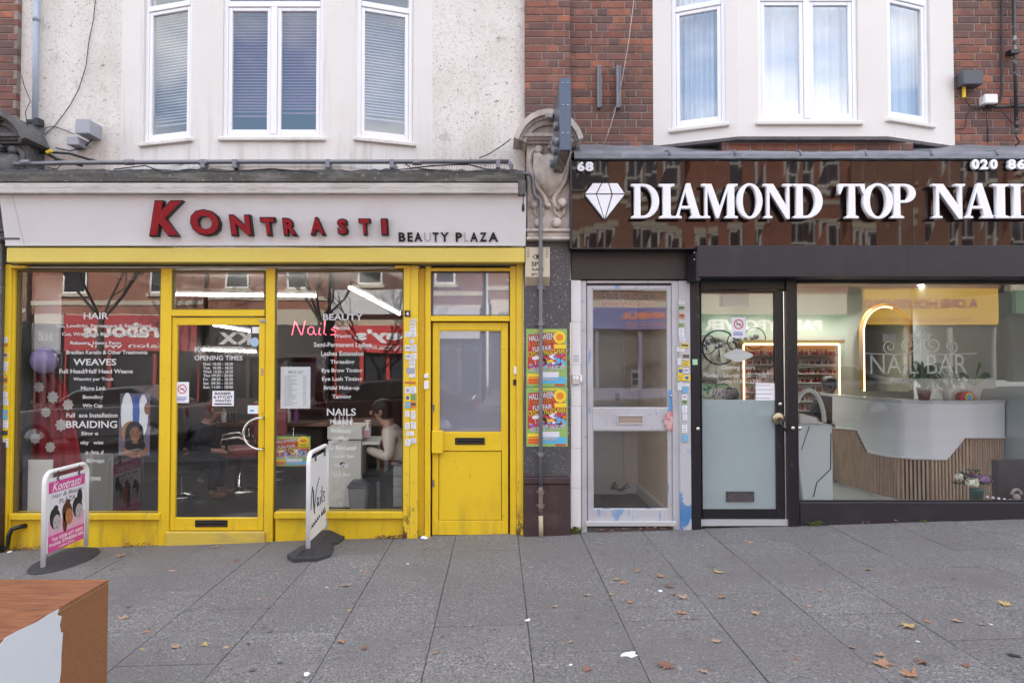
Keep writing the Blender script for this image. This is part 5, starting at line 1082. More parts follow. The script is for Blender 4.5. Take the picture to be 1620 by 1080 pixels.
def base_oval(e, l2):
    mb = MB(); n = 28; vs = []; fs = []; a, b = l2 + .10, .21
    prof = [(1, 0), (1, .012), (.97, .02), (.55, .055), (.0, .075)]
    for s, h in prof[:-1]:
        for k in range(n): t = 2 * math.pi * k / n; vs.append((a * s * math.cos(t), b * s * math.sin(t) * (1 if s > .9 else .7), h + (.022 * (1 - (s * math.cos(t)) ** 2) if s < .9 else 0)))
    vs.append((0, 0, .085))
    for i in range(3):
        for k in range(n): fs.append((i * n + k, i * n + (k + 1) % n, (i + 1) * n + (k + 1) % n, (i + 1) * n + k))
    for k in range(n): fs.append((3 * n + k, 3 * n + (k + 1) % n, 4 * n))
    mb.add(vs, fs).obj('rubber_base', M['rubber'], e, smooth=True)
def deco_photo(e, x0, x1, z0, z1):
    h = z1 - z0; w_ = x1 - x0; y = -.0075; mb = MB(); U = lambda u: x0 + u * w_; V = lambda v: z0 + v * h
    mb.rect(U(.03), U(.97), V(.0), V(.97), y, 0); mb.rect(U(.03), U(.97), V(0), V(.42), y - .0004, 1); mb.rect(U(.03), U(.97), V(0), V(.22), y - .0006, 2); mb.rect(U(.03), U(.97), V(.80), V(.95), y - .0006, 2)
    mb.text('Kontrasti', U(.12), U(.88), V(.815), V(.935), y - .001, 3, bold=.012, shear=.35); mb.text("Hair & Beauty", U(.10), U(.92), V(.70), V(.775), y - .001, 4, bold=.0, shear=.35); mb.text('PLAZA', U(.30), U(.72), V(.62), V(.685), y - .001, 4)
    obj = mb
    for cx, cz, s, hr, sk in ((.22, .40, .10, 4, 5), (.53, .43, .10, 6, 7), (.80, .45, .10, 4, 5)):
        X, Z = U(cx), V(cz); S_ = s * w_ * 1.25
        mb.ell(X - .2 * S_, Z + .35 * S_, S_ * 1.05, S_ * 1.4, y - .0012, hr, 18, .3); mb.ell(X + (.25 if cx > .7 else -.1) * S_, Z + 1.6 * S_, S_ * (.6 if cx > .7 else .5), S_ * (1.1 if cx > .7 else .4), y - .0011, hr, 14)
        if hr == 6: mb.ell(X - .65 * S_, Z - .8 * S_, S_ * .5, S_ * 1.3, y - .0012, hr, 14)
        mb.ell(X + .18 * S_, Z - .25 * S_, S_ * .78, S_ * 1.05, y - .0016, sk, 18, .2)
        for q in (-1, 1): mb.ell(X + .18 * S_ + q * .3 * S_, Z - .1 * S_, S_ * .15, S_ * .06, y - .002, hr, 8)
        mb.ell(X + .18 * S_, Z - .8 * S_, S_ * .2, S_ * .08, y - .002, 8, 8); mb.ell(X + .18 * S_, Z - .45 * S_, S_ * .06, S_ * .12, y - .0018, 9, 8)
    mb.text('Tel: 0208 677 8082', U(.12), U(.93), V(.135), V(.185), y - .001, 3, bold=.02); mb.text('Mobile: 07940001086', U(.06), U(.95), V(.07), V(.12), y - .001, 3, bold=.02)
    mb.text('London SW16', U(.3), U(.7), V(.02), V(.05), y - .001, 3, bold=.02)
    mb.obj('printed_poster', [M['p_pale'], M['p_pinkl'], M['p_pink'], M['white'], M['ink'], M['skin_g'], M['hair_b'], M['skin_o'], M['lip'], M['skin_d']], e)
def deco_nails(e, x0, x1, z0, z1):
    h = z1 - z0; w_ = x1 - x0; y = -.009; U = lambda u: x0 + u * w_; V = lambda v: z0 + v * h
    mb = MB()
    def st(pts, r=.004): mb.tube([(U(u), y, V(v)) for u, v in pts], r, 5)
    st([(.04, .38), (.07, .55), (.12, .66), (.15, .60), (.17, .45), (.22, .33), (.30, .50), (.40, .64), (.52, .72)]); st([(.17, .60), (.20, .40), (.24, .30)], .005)
    st([(.48, .44), (.42, .48), (.38, .42), (.42, .36), (.48, .42), (.50, .37), (.54, .36)]); st([(.58, .46), (.58, .37), (.62, .36)]); st([(.60, .52), (.61, .53)]); st([(.68, .58), (.67, .40), (.70, .36)]); st([(.86, .47), (.78, .50), (.77, .45), (.84, .41), (.82, .36), (.74, .38)])
    for k in range(5): st([(.08 + .1 * k, .14 + .01 * k), (.11 + .1 * k, .20 + .01 * k), (.14 + .1 * k, .15 + .012 * k), (.16 + .1 * k, .17 + .012 * k)], .0025)
    for k in range(3): st([(.64 + .1 * k, .19), (.67 + .1 * k, .26 + .01 * k), (.70 + .1 * k, .20), (.73 + .1 * k, .22)], .0025)
    mb.obj('brush_script', M['ink'], e)
def base_wave(e, l2):
    out = [(-l2 - .10, -.10), (-l2 + .04, -.19), (-.02, -.155), (.06, -.09), (.13, -.155), (l2 + .03, -.185), (l2 + .12, -.10), (l2 + .10, .02), (l2 + .12, .10), (l2 - .02, .19), (.12, .15), (.04, .09), (-.05, .15), (-l2 + .02, .19), (-l2 - .11, .10), (-l2 - .09, 0)]
    mb = MB(); n = len(out); vs = [(x, y, 0) for x, y in out] + [(x, y, .035) for x, y in out] + [(x * .93, y * .80, .045) for x, y in out] + [(x * .9, max(-.04, min(.04, y * .3)), .095) for x, y in out]
    fs = [(i * n + k, i * n + (k + 1) % n, (i + 1) * n + (k + 1) % n, (i + 1) * n + k) for i in range(3) for k in range(n)] + [tuple(3 * n + k for k in range(n))]
    mb.add(vs, fs).obj('rubber_base', M['rubber'], e, bevel=.003)
pL = GP(62, 905); pR = GP(480, 884)
aboard('white framed pink pavement sign showing three women, at the lower left', pL.x + .02, pL.y + .02, pL.y + .64, .84, M['white'], deco_photo, base_oval)
aboard('narrow white pavement sign with black brush script, in front of the right salon window', pR.x + .04, pR.y, pR.y + .66, .92, M['white'], deco_nails, base_wave)

# ================================================================== CABINET AT LOWER LEFT
cb = empty('cabinet', 'discarded wood grain cabinet with a torn white side at the lower left corner', 'cabinet')
cY = -3.62; X1, ZT = G(172, 916, cY); Xs = X1; W_ = 1.1; Dp = 1.35
def woodmat(name, c1, c2, axis_scale, r=.45):
    m = bpy.data.materials.new(name); m.use_nodes = True; n = m.node_tree.nodes; l = m.node_tree.links.new; p = n['Principled BSDF']
    geo = n.new('ShaderNodeNewGeometry'); mpn = n.new('ShaderNodeMapping'); mpn.inputs['Scale'].default_value = axis_scale; l(geo.outputs['Position'], mpn.inputs[0])
    nn = n.new('ShaderNodeTexNoise'); nn.inputs['Scale'].default_value = 1; nn.inputs['Detail'].default_value = 6; nn.inputs['Distortion'].default_value = .4; l(mpn.outputs[0], nn.inputs['Vector'])
    mrn = n.new('ShaderNodeMapRange'); mrn.inputs[1].default_value = .35; mrn.inputs[2].default_value = .68; l(nn.outputs[0], mrn.inputs[0])
    mxn = n.new('ShaderNodeMix'); mxn.data_type = 'RGBA'; l(mrn.outputs[0], mxn.inputs[0]); mxn.inputs[6].default_value = (*c1, 1); mxn.inputs[7].default_value = (*c2, 1); l(mxn.outputs[2], p.inputs['Base Color'])
    p.inputs['Roughness'].default_value = r; return m
wt = woodmat('teak_laminate', (.31, .12, .05), (.17, .06, .028), (9, 62, 9)); ws = surf('raw_chipboard', (.27, .115, .045), .7, [(110, .5, .7, (.13, .05, .02), .6), (3, .5, .8, (.23, .10, .045), .5)])
MB().box(Xs - W_, Xs, cY - Dp, cY, ZT - .018, ZT).obj('top', wt, cb, bevel=.0015)
MB().box(Xs - .018, Xs - .0015, cY - Dp, cY, -.4, ZT - .0185).obj('side', ws, cb)
MB().box(Xs - W_, Xs - .0185, cY - .018, cY, -.4, ZT - .0185).obj('back_panel', plain('dark_hardboard', (.05, .03, .02), .8), cb); MB().box(Xs - W_, Xs - W_ + .018, cY - Dp, cY - .019, -.4, ZT - .0185).obj('side', ws, cb)
MB().box(Xs - .0015, Xs + .001, cY - Dp, cY, ZT - .018, ZT - .016).obj('edge_strip', plain('tan_edging', (.38, .25, .14), .5), cb)
# torn white laminate
rnd = random.Random(3)
def cab_pt(px, py): # pixel on plane x = Xs
    dx = (px - PX0) / F; dy = (540 - py) / F; yy = math.cos(TH) - dy * math.sin(TH); zz = math.sin(TH) + dy * math.cos(TH); t = (Xs + .0) / dx
    return (CY + yy * t, CZ + zz * t)
tr_ = [(93, 962), (90, 972), (97, 974), (94, 988), (96, 1000), (99, 999), (98, 1015), (96.5, 1035), (96, 1060), (93, 1085), (91, 1130)]
top_ = [(-30, 1040), (0, 1018), (8, 1008), (30, 996), (45, 989), (60, 982), (75, 972), (86, 966)]
poly = [cab_pt(*p) for p in tr_] ; top = [cab_pt(*p) for p in top_][::-1]
yn = top[-1][0]; pts = [(yn, -.1), (poly[-1][0], -.1)] + poly[::-1] + top
mb = MB(); n = len(pts); mb.add([(Xs + .0002, y, z) for y, z in pts] + [(Xs + .0018, y, z) for y, z in pts], [tuple(n + i for i in range(n)), ] + [(i, (i + 1) % n, n + (i + 1) % n, n + i) for i in range(n)])
mb.obj('torn_laminate', surf('white_laminate', (.66, .69, .73), .45, [(2, .5, .8, (.5, .54, .62), .5)]), cb)

# ================================================================== LEAVES AND LITTER
def leaf_mesh(seed):
    r = random.Random(seed); pts = []
    spec = [(0, .3), (12, .75), (25, .5), (40, 1.0), (52, .55), (62, .85), (75, .5), (90, 1.15), (105, .5), (118, .85), (128, .55), (140, 1.0), (155, .5), (168, .75), (180, .3), (235, .35), (262, .3), (270, .8), (278, .3), (305, .35)]
    for a, q in spec: t = rad(a + r.uniform(-4, 4)); q *= r.uniform(.85, 1.1); pts.append((q * math.cos(t), q * math.sin(t)))
    mb = MB(); n = len(pts); vs = [(0, 0, .12)] + [(x, y, .05 + r.uniform(0, .45) * (abs(x) + abs(y)) * .5) for x, y in pts]
    mb.add(vs, [(0, 1 + i, 1 + (i + 1) % n) for i in range(n)]); me = bpy.data.meshes.new('fallen_leaf'); me.from_pydata(mb.v, [], mb.f); return me
LM = [plain(nm_, c, .8, layers=[(60, .5, .7, (.12, .05, .02), .5)]) for nm_, c in (('tan_leaf', (.40, .27, .19)), ('brown_leaf', (.20, .105, .07)), ('yellow_leaf', (.46, .34, .15)), ('orange_leaf', (.36, .20, .12)), ('reddish_leaf', (.28, .12, .095)))]
LN = ['tan', 'brown', 'yellow', 'orange', 'reddish']
lmesh = []
for s in range(5):
    for k in range(5):
        me = leaf_mesh(s); me.materials.append(LM[k]); lmesh.append(me)
leaves = [(193, 880, .06, 3, 'just right of the pink pavement sign base'), (152, 900, .03, 4, 'at the right tip of the pink pavement sign base'), (193, 979, .06, 0, 'nearest the cabinet corner'), (204, 961, .04, 1, 'on the slab joint above the cabinet leaf'), (233, 1000, .045, 3, 'in line below the cabinet top at left'), (276, 1025, .05, 0, 'long and curled on the lower left slabs'),
    (322, 1021, .045, 2, 'beside the long curled leaf'), (360, 1024, .045, 0, 'on the joint right of the small yellow leaf'), (225, 1028, .025, 2, 'tiny, near the cabinet side'), (270, 903, .05, 0, 'below the salon door hinge side'), (377, 887, .045, 1, 'below the salon door handle side'), (361, 893, .03, 1, 'small and dark below the salon door'), (340, 866, .05, 0, 'under the salon door letterbox'),
    (565, 846, .05, 3, 'against the riser under the right salon window'), (545, 927, .055, 0, 'pale and pointed below the black script sign'), (578, 906, .035, 3, 'right of the wavy sign base'), (541, 1015, .06, 3, 'large on the centre left slabs'), (576, 1027, .035, 1, 'small and dark at centre left'), (553, 967, .03, 2, 'small on the joint at centre left'), (409, 949, .035, 0, 'alone on the middle left slab'),
    (672, 870, .03, 4, 'bright and small below the tissue by the yellow post'), (682, 842, .03, 1, 'at the foot of the yellow side door'), (973, 917, .05, 2, 'left one of a touching pair'), (985, 922, .05, 3, 'right one of a touching pair'), (1007, 904, .045, 3, 'above the touching pair'), (1043, 893, .035, 0, 'highest in the cluster below the silver door'), (1043, 913, .065, 3, 'largest in the cluster below the silver door'),
    (1059, 928, .06, 1, 'dark and folded in the cluster'), (1083, 947, .065, 0, 'on the slab joint right of the cluster'), (1066, 941, .04, 4, 'small beside the joint leaf'), (1080, 972, .055, 3, 'below the slab joint leaf'), (927, 941, .05, 0, 'left of the cluster'), (966, 941, .035, 2, 'small and yellow left of the white scrap'), (996, 954, .04, 3, 'below the white scrap'), (1134, 906, .07, 2, 'pale and broad right of the cluster'),
    (1141, 945, .05, 3, 'curled on the slab right of the joint'), (1197, 970, .06, 0, 'alone on the middle right slab'), (1187, 859, .045, 0, 'in front of the nail salon door'), (1375, 902, .045, 2, 'below the nail salon window'), (1510, 858, .045, 2, 'under the right end of the nail salon window'), (1590, 957, .06, 2, 'near the right edge'), (1440, 991, .08, 2, 'long and yellow on the right slabs'),
    (1517, 984, .055, 0, 'right of the long yellow leaf'), (1553, 988, .04, 0, 'small beside a white scrap at right'), (1470, 984, .035, 3, 'small above the long yellow leaf'), (1389, 1037, .05, 0, 'smaller one above the big maple leaf'), (1389, 1050, .085, 3, 'big and maple shaped at the lower right'), (1444, 1071, .075, 3, 'at the bottom edge right of the maple leaf'), (1525, 1052, .04, 1, 'dark at the lower right'),
    (1462, 1048, .06, 1, 'dark and folded at the lower right'), (1260, 1043, .035, 4, 'reddish on the lower middle slab'), (1350, 1025, .04, 0, 'small on the cross joint'), (1055, 1052, .08, 1, 'crumpled brown at the bottom centre'), (928, 1061, .045, 4, 'dark red left of the white napkin'), (905, 1016, .035, 0, 'small on the joint left of the napkin'), (1135, 1016, .04, 0, 'pale on the bottom centre slab'), (876, 960, .04, 0, 'alone at the centre of the pavement'), (688, 1034, .03, 3, 'small at bottom centre left'), (700, 1008, .025, 1, 'tiny at centre left'), (745, 990, .03, 0, 'small at the centre'), (1115, 1062, .04, 0, 'pale by the bottom edge'), (1160, 880, .03, 1, 'small between the doors'), (1300, 935, .03, 3, 'small on the middle right slab'), (1280, 960, .035, 0, 'faded on the middle right slab'),
    (95, 886, .04, 1, 'between the pink sign base and the riser'), (60, 895, .05, 1, 'left of the pink sign foot'), (48, 872, .04, 3, 'by the waste pipe'), (230, 857, .04, 1, 'against the left stall riser')]
for i, (px, py, sz, c, wh) in enumerate(leaves):
    o = link('fallen_leaf', lmesh[(i % 5) * 5 + c]); p = GP(px, py); o.location = (p.x, p.y, p.z + .002); o.scale = (sz * .98, sz * .98 * random.uniform(.7, 1), sz * random.uniform(.6, 1.6))
    o.rotation_euler = (random.uniform(-.15, .15), TILT + random.uniform(-.15, .15), random.uniform(0, 6.28)); setp(o, f'{LN[c]} fallen leaf {wh}', 'leaf', 'fallen leaves on the pavement')
def scrap(px, py, sz, seed, label, mat, name='paper_scrap', cat='litter', hgt=.2):
    r = random.Random(seed); n = 14; pts = []
    for i in range(n): t = 2 * math.pi * i / n; q = sz * r.uniform(.55, 1.1); pts.append((q * math.cos(t) * 1.3, q * math.sin(t)))
    vs = [(0, 0, sz * hgt)] + [(x * .55, y * .55, sz * hgt * r.uniform(.3, 1.2)) for x, y in pts] + [(x, y, .002 + sz * hgt * .3 * r.random()) for x, y in pts]
    fs = [(0, 1 + i, 1 + (i + 1) % n) for i in range(n)] + [(1 + i, 1 + n + i, 1 + n + (i + 1) % n, 1 + (i + 1) % n) for i in range(n)]
    o = MB().add(vs, fs).obj(name, mat, None); p = GP(px, py); o.location = (p.x, p.y, p.z + .002); o.rotation_euler = (0, TILT, r.uniform(0, 3)); setp(o, label, cat, 'paper litter on the pavement')
scrap(996, 1036, .045, 1, 'large crumpled white napkin at the bottom centre', M['paper']); scrap(835, 981, .02, 2, 'small white scrap at the middle of the pavement', M['paper']); scrap(671, 852, .04, 3, 'crumpled white tissue at the foot of the stickered yellow post', M['paper'], hgt=.6)
scrap(485, 1066, .024, 4, 'white paper scrap at the bottom left edge', M['paper']); scrap(1045, 935, .018, 5, 'small white scrap among the leaf cluster', M['paper']); scrap(645, 892, .012, 6, 'tiny white scrap right of the wavy sign base', M['paper']); scrap(1568, 988, .012, 7, 'tiny white scrap at the right beside a leaf', M['paper'])
scrap(1604, 1037, .03, 8, 'dark crumpled scrap near the lower right edge', M['rubber']); scrap(1452, 1015, .012, 9, 'tiny pale scrap below the long yellow leaf', M['paper']); scrap(517, 929, .01, 10, 'tiny white scrap left of the pale pointed leaf', M['paper']); scrap(903, 1052, .012, 11, 'tiny white scrap left of the napkin', M['paper']); scrap(15, 873, .03, 12, 'crushed white wrapper by the waste pipe', M['paper'])
# drift of dead leaves under the window (uncountable) and weeds
def drift(px0, px1, py, n, label, dens=.1):
    mb = MB(); r = random.Random(px0)
    for i in range(n):
        p = GP(r.uniform(px0, px1), py + abs(r.gauss(0, 2.5))); s = r.uniform(.008, .022); a = r.uniform(0, 6.28)
        y = min(p.y, -.035); z = gnd(p.x) + r.uniform(.003, .03); c, q = math.cos(a) * s, math.sin(a) * s
        mb.add([(p.x - c, y - q, z), (p.x + q * .5, y - c * .5, z + s * .5), (p.x + c, y + q, z + s * .3), (p.x - q * .5, y + c * .5, z - s * .1)], [(0, 1, 2, 3)])
    o = mb.obj('dead_leaves', LM[1], None); setp(o, label, 'dead leaves', None, 'stuff')
drift(600, 660, 843, 90, 'brown leaf litter drifted against the foot of the yellow post'); drift(935, 1062, 832, 110, 'leaf crumbs along the silver door threshold'); drift(18, 110, 866, 60, 'leaf crumbs and dirt by the waste pipe'); drift(210, 245, 857, 25, 'leaf crumbs left of the salon door step'); drift(1265, 1420, 823, 60, 'leaf crumbs under the nail salon window')
def weed(px, py, n, label, s=.09):
    r = random.Random(px); mb = MB(); p = GP(px, py)
    for i in range(n):
        a = r.uniform(0, 6.28); l_ = s * r.uniform(.5, 1.2); x = p.x + r.uniform(-.05, .05); y = min(p.y, -.05); w_ = .006
        t1 = (x + math.cos(a) * l_ * .4, y - abs(math.sin(a)) * l_ * .3, gnd(x) + l_ * .6); t2 = (x + math.cos(a) * l_ * .9, y - abs(math.sin(a)) * l_ * .8, gnd(x) + l_ * r.uniform(.3, .9))
        mb.add([(x - w_, y, gnd(x)), (x + w_, y, gnd(x)), (t1[0] + w_, t1[1], t1[2]), (t1[0] - w_, t1[1], t1[2]), t2], [(0, 1, 2, 3), (3, 2, 4)])
    o = mb.obj('weed', plain('weed_green', (.10, .12, .03), .7), None); setp(o, label, 'weed')
weed(909, 838, 30, 'small green weed at the foot of the white tiled pier', .11); weed(1284, 829, 34, 'straggly green weed at the foot of the dark post', .08); weed(1455, 824, 10, 'tiny weed under the middle of the nail salon window', .04)
mb = MB(); r = random.Random(19)
for i in range(70):
    x = r.uniform(-4.5, 6); y = r.uniform(-3.6, -.2); s = r.uniform(.008, .022); n = 9
    mb.add([(x + s * r.uniform(.8, 1.1) * math.cos(6.283 * k / n), y + s * .9 * math.sin(6.283 * k / n), gnd(x) + .0035 + SL * s * math.cos(6.283 * k / n)) for k in range(n)], [tuple(range(n))])
o = mb.obj('chewing_gum_spots', surf('gum_spot', (.10, .095, .095), .8), None); setp(o, 'flattened dark gum spots trodden into the pavement', 'gum spots', None, 'stuff')
# chewing gum / small stones
mb = MB(); r = random.Random(9)
for i in range(150):
    x = r.uniform(-4.5, 6); y = r.uniform(-3.6, -.1); s = r.uniform(.003, .008); mb.ball((x, y, gnd(x) + .001), (s, s * .8, s * .6), 5)
o = mb.obj('grit', surf('pale_grit', (.32, .3, .29), .9), None); setp(o, 'small pale stones and crumbs scattered over the pavement', 'grit', None, 'stuff')
# ================================================================== INTERIORS
M['wall_s'] = surf('salon_interior_wall', (.055, .046, .044), .8, [(2, .5, .8, (.06, .05, .05), .5)]); M['floor_s'] = surf('dark_salon_floor', (.022, .021, .021), .35, [(3, .5, .8, (.07, .065, .06), .5)])
M['wall_n'] = surf('sage_nail_bar_wall', (.33, .35, .30), .75, [(1, .5, .8, (.32, .33, .26), .4)]); M['ceil_n'] = plain('nail_bar_ceiling', (.42, .42, .38), .8); M['floor_n'] = surf('glossy_pale_floor', (.38, .43, .41), .12, [(1.2, .5, .8, (.33, .38, .37), .4)])
M['wall_h'] = surf('beige_hall_wall', (.85, .74, .58), .75, [(2, .5, .8, (.36, .31, .25), .4)]); M['floor_h'] = plain('brown_hall_mat', (.07, .05, .045), .9); M['door_h'] = plain('grey_hall_door', (.68, .69, .66), .5)
def room(parent, x0, x1, y0, y1, z0, z1, wm, fm, cm):
    MB().box(x0, x1, y0, y1, z0 - .05, z0).obj('interior_floor', fm, parent); MB().box(x0, x1, y0, y1, z1, z1 + .05).obj('interior_ceiling', cm, parent)
    MB().box(x0, x1, y1, y1 + .05, z0, z1).obj('interior_wall', wm, parent); MB().box(x0 - .05, x0, y0, y1 + .05, z0, z1).obj('interior_wall', wm, parent); MB().box(x1, x1 + .05, y0, y1 + .05, z0, z1).obj('interior_wall', wm, parent)
    MB().box(x0, x1, y0 - .001, y0 + .04, z1 + .05, 3.6).obj('interior_header', wm, parent)
ZS = -.06
room(bL, -5.0, -.82, .14, 5.6, ZS, 2.78, M['wall_s'], M['floor_s'], plain('salon_ceiling', (.40, .39, .38), .8))
MB().box(-.76, .14, .30, .34, -.1, 3.2).obj('passage_wall', M['wall_s'], bL)
room(bR, .76, 1.76, .14, 2.0, .02, 2.9, M['wall_h'], M['floor_h'], M['wall_h'])
room(bR, 1.90, 6.6, .14, 4.3, .0, 2.86, M['wall_n'], M['floor_n'], M['ceil_n'])
# fluorescent tubes in the salon
tube_m = emis('fluorescent_tube', (1, .96, .90), 13)
def tubelight(label, p, q):
    e = empty('ceiling_light', label, 'ceiling light'); MB().tube([p, q], .014, 8).obj('tube', tube_m, e, smooth=True)
    d = Vector(q) - Vector(p); mb = MB(); mb.tube([Vector(p) + Vector((0, 0, .045)), Vector(q) + Vector((0, 0, .045))], .03, 6); mb.obj('fitting', M['white'], e)
def PD(px, py, Y): x, z = G(px, py, Y); return (x, Y, z)
tubelight('long horizontal fluorescent tube across the salon ceiling', PD(275, 466, 1.9), PD(500, 468, 1.9))
tubelight('fluorescent tube running away diagonally at the upper right of the salon', PD(553, 455, 1.0), PD(632, 497, 3.2))
tubelight('lower fluorescent tube seen through the salon door glass', PD(283, 552, 5.0), PD(405, 556, 5.0))
tubelight('warm fluorescent tube at the top of the salon door glass', PD(338, 514, 3.2), PD(395, 524, 4.4))
# hall: grey inner door, skirting, keypad, post on floor
x0, x1, z0, z1 = R(930, 430, 985, 778, 1.93); e = empty('hall_inner_door', 'plain grey inner door seen through the silver hall door', 'door')
MB().box(x0 - .2, x1, 1.93, 1.99, .02, z1).obj('panel', M['door_h'], e); MB().box(x1 + .001, x1 + .035, 1.91, 1.99, .02, 2.8).obj('door_trim', M['door_h'], e)
x0, x1, z0, z1 = R(974, 622, 980, 633, 1.92); MB().box(x0, x1, 1.915, 1.929, z0, z1).obj('door_plate', M['blackp'], e)
x0, x1, z0, z1 = R(989, 766, 1028, 782, 1.95); e = bR; MB().box(x0, 1.755, 1.955, 1.99, .02, .14).obj('skirting', M['white'], e); MB().box(1.725, 1.755, .2, 1.954, .02, .15).obj('skirting', M['white'], e)
kp = empty('keypad', 'metal entry keypad with two rows of buttons inside the hall door', 'keypad'); x0, x1, z0, z1 = R(998, 584, 1012, 617, 1.2)
MB().box(x0, x1, 1.20, 1.24, z0, z1).obj('plate', M['chrome'], kp, bevel=.003)
for a, b in ((.58, .82), (.28, .5)): MB().box(x0 + .02, x1 - .02, 1.196, 1.2, z0 + (z1 - z0) * a, z0 + (z1 - z0) * b).obj('buttons', M['blackp'], kp)
MB().box(x0, x1, 1.24, 1.95, z0 + .02, z1 - .02).obj('back_box', M['wall_h'], kp) if False else None
mb = MB(); r = random.Random(1)
for i in range(14): mb.tube([(1.5 + .012 * i - .1, 1.85, .09), (1.38 + .016 * i, 1.7 - .01 * i, .16 + .06 * math.sin(i * .7))], .006, 4)
setp(mb.obj('letters_bundle', M['stonedark'], None), 'dark splayed bundle lying on the hall floor by the skirting', 'bundle')
# polka flower curtain and board behind left window
cu_x0, cu_x1 = -4.85, -4.26
M['curt'] = surf('red_curtain_cloth', (.30, .016, .022), .8, [(3, .5, .8, (.12, .008, .012), .6)])
ct = empty('curtain', 'dark red curtain with large white flowers at the left of the salon window', 'curtain')
vs = []; fs = []; n = 40
CPY = [425, 450, 500, 560, 585, 610, 650, 700, 760, 815]; CPL = [46, 44, 40, 33, 29, 25, 20, 15, 9, 4]; CPR = [60, 63, 64, 68, 84, 104, 116, 124, 135, 140]
for i in range(n + 1):
    for k in range(10):
        px = CPL[k] + (CPR[k] - CPL[k]) * i / n; yy_ = .40 + .022 * math.sin(i * .9 + k * .15); x, z = G(px, CPY[k], yy_)
        vs.append((x, yy_, z))
for i in range(n):
    for k in range(9): a = i * 10 + k; fs.append((a, a + 10, a + 11, a + 1))
MB().add(vs, fs).obj('cloth', M['curt'], ct, smooth=True)
fl = [(52, 478), (45, 512), (40, 553), (47, 562), (38, 595), (62, 612), (84, 628), (43, 635), (73, 652), (34, 680), (56, 693), (80, 707), (38, 725), (97, 672), (25, 764), (29, 806), (108, 640), (30, 640), (33, 520), (18, 700), (16, 735), (30, 580)]
for a, b in fl:
    x, z = G(a, b, .365); rr = .054 * random.uniform(.85, 1.1); mb = MB()
    mb.flat([(x + rr * (1 + .13 * math.cos(8 * t)) * math.cos(t), z + rr * (1.05 + .13 * math.cos(8 * t)) * math.sin(t)) for t in [2 * math.pi * k / 40 for k in range(40)]], .36)
    mb.obj('printed_flower', plain('flower_print', (.62, .57, .56), .7), ct)
o = MB().rb(55, 436, 96, 560, .30, .31).obj('hanging_banner', plain('pale_banner', (.55, .53, .55), .7), None); setp(o, 'pale blank banner hanging beside the red curtain', 'banner')
x, z = G(78, 570, .3); o = MB().ball((x, .22, z), (.13, .12, .14), 18).obj('balloon', plain('lilac_rubber', (.30, .24, .45), .25), None, smooth=True); setp(o, 'round lilac balloon under the pale banner in the left window', 'balloon')
o = MB().rb(44, 727, 82, 812, .16, .18).obj('display_board', plain('off_white_board', (.68, .67, .66), .6), None); setp(o, 'white display board standing at the left foot of the salon window', 'board')
x0, x1, z0, z1 = R(82, 715, 141, 812, .45); o = MB().add([(x0, .42, z0 - .3), (x1, .5, z0 - .3), (x1, .5, z1), (x0, .42, z1 - .06)], [(0, 1, 2, 3)]).box(x0, x1, .51, .9, z0 - .3, z1 - .07).obj('display_cabinet', plain('grey_unit', (.45, .45, .45), .5), None); setp(o, 'grey low display unit behind the pink pavement sign', 'display unit')
# hanging red garments / framed pictures on salon back wall
for i, (a, b, c, d, cl, lb) in enumerate(((110, 600, 180, 720, (.05, .02, .02), 'dark framed mirror deep inside the left salon window'), (300, 590, 360, 640, (.08, .06, .05), 'dark framed mirror deep inside behind the salon door'), (455, 560, 520, 650, (.07, .05, .06), 'dark framed mirror deep inside the right salon window'))):
    e = empty('wall_mirror', lb, 'mirror'); x0, x1, z0, z1 = R(a, b, c, d, 5.5); frame_mb(x0, x1, z0, z1, .05, .05, .05, .05, 5.48, 5.58).obj('frame', plain('mframe', cl, .4), e); MB().box(x0 + .05, x1 - .05, 5.54, 5.56, z0 + .05, z1 - .05).obj('mirror_glass', plain('mirror_glass', (.4, .4, .4), .05, metal=1), e)
cnt = empty('styling_counter', 'brown styling counter along the back of the salon', 'counter'); x0, x1, z0, z1 = R(335, 658, 440, 674, 4.6)
MB().box(x0, x1 + .8, 4.6, 5.2, z0, z0 + .05).obj('counter_top', plain('counter_wood', (.16, .09, .06), .5), cnt); MB().box(x0 + .1, x1 + .7, 4.7, 5.2, ZS, z0 - .001).obj('counter_body', M['wall_s'], cnt)
for i, (a, cl) in enumerate(((362, 'blackp'), (372, 'blackp'), (352, 'paper'), (455, 'paper'), (468, 'p_pur'))): 
    x, z = G(a, 655, 4.7); o = MB().lathe((x, 4.75, z0 + .05), [(.04, 0), (.045, .02), (.045, .16), (.015, .2), (.015, .24)], 12).obj('bottle', M[cl], None, smooth=True); setp(o, ('black' if cl == 'blackp' else 'white' if cl == 'paper' else 'purple') + ' hair product bottle, ' + ORD[i] + ' placed along the styling counter', 'bottle', 'bottles on the styling counter')
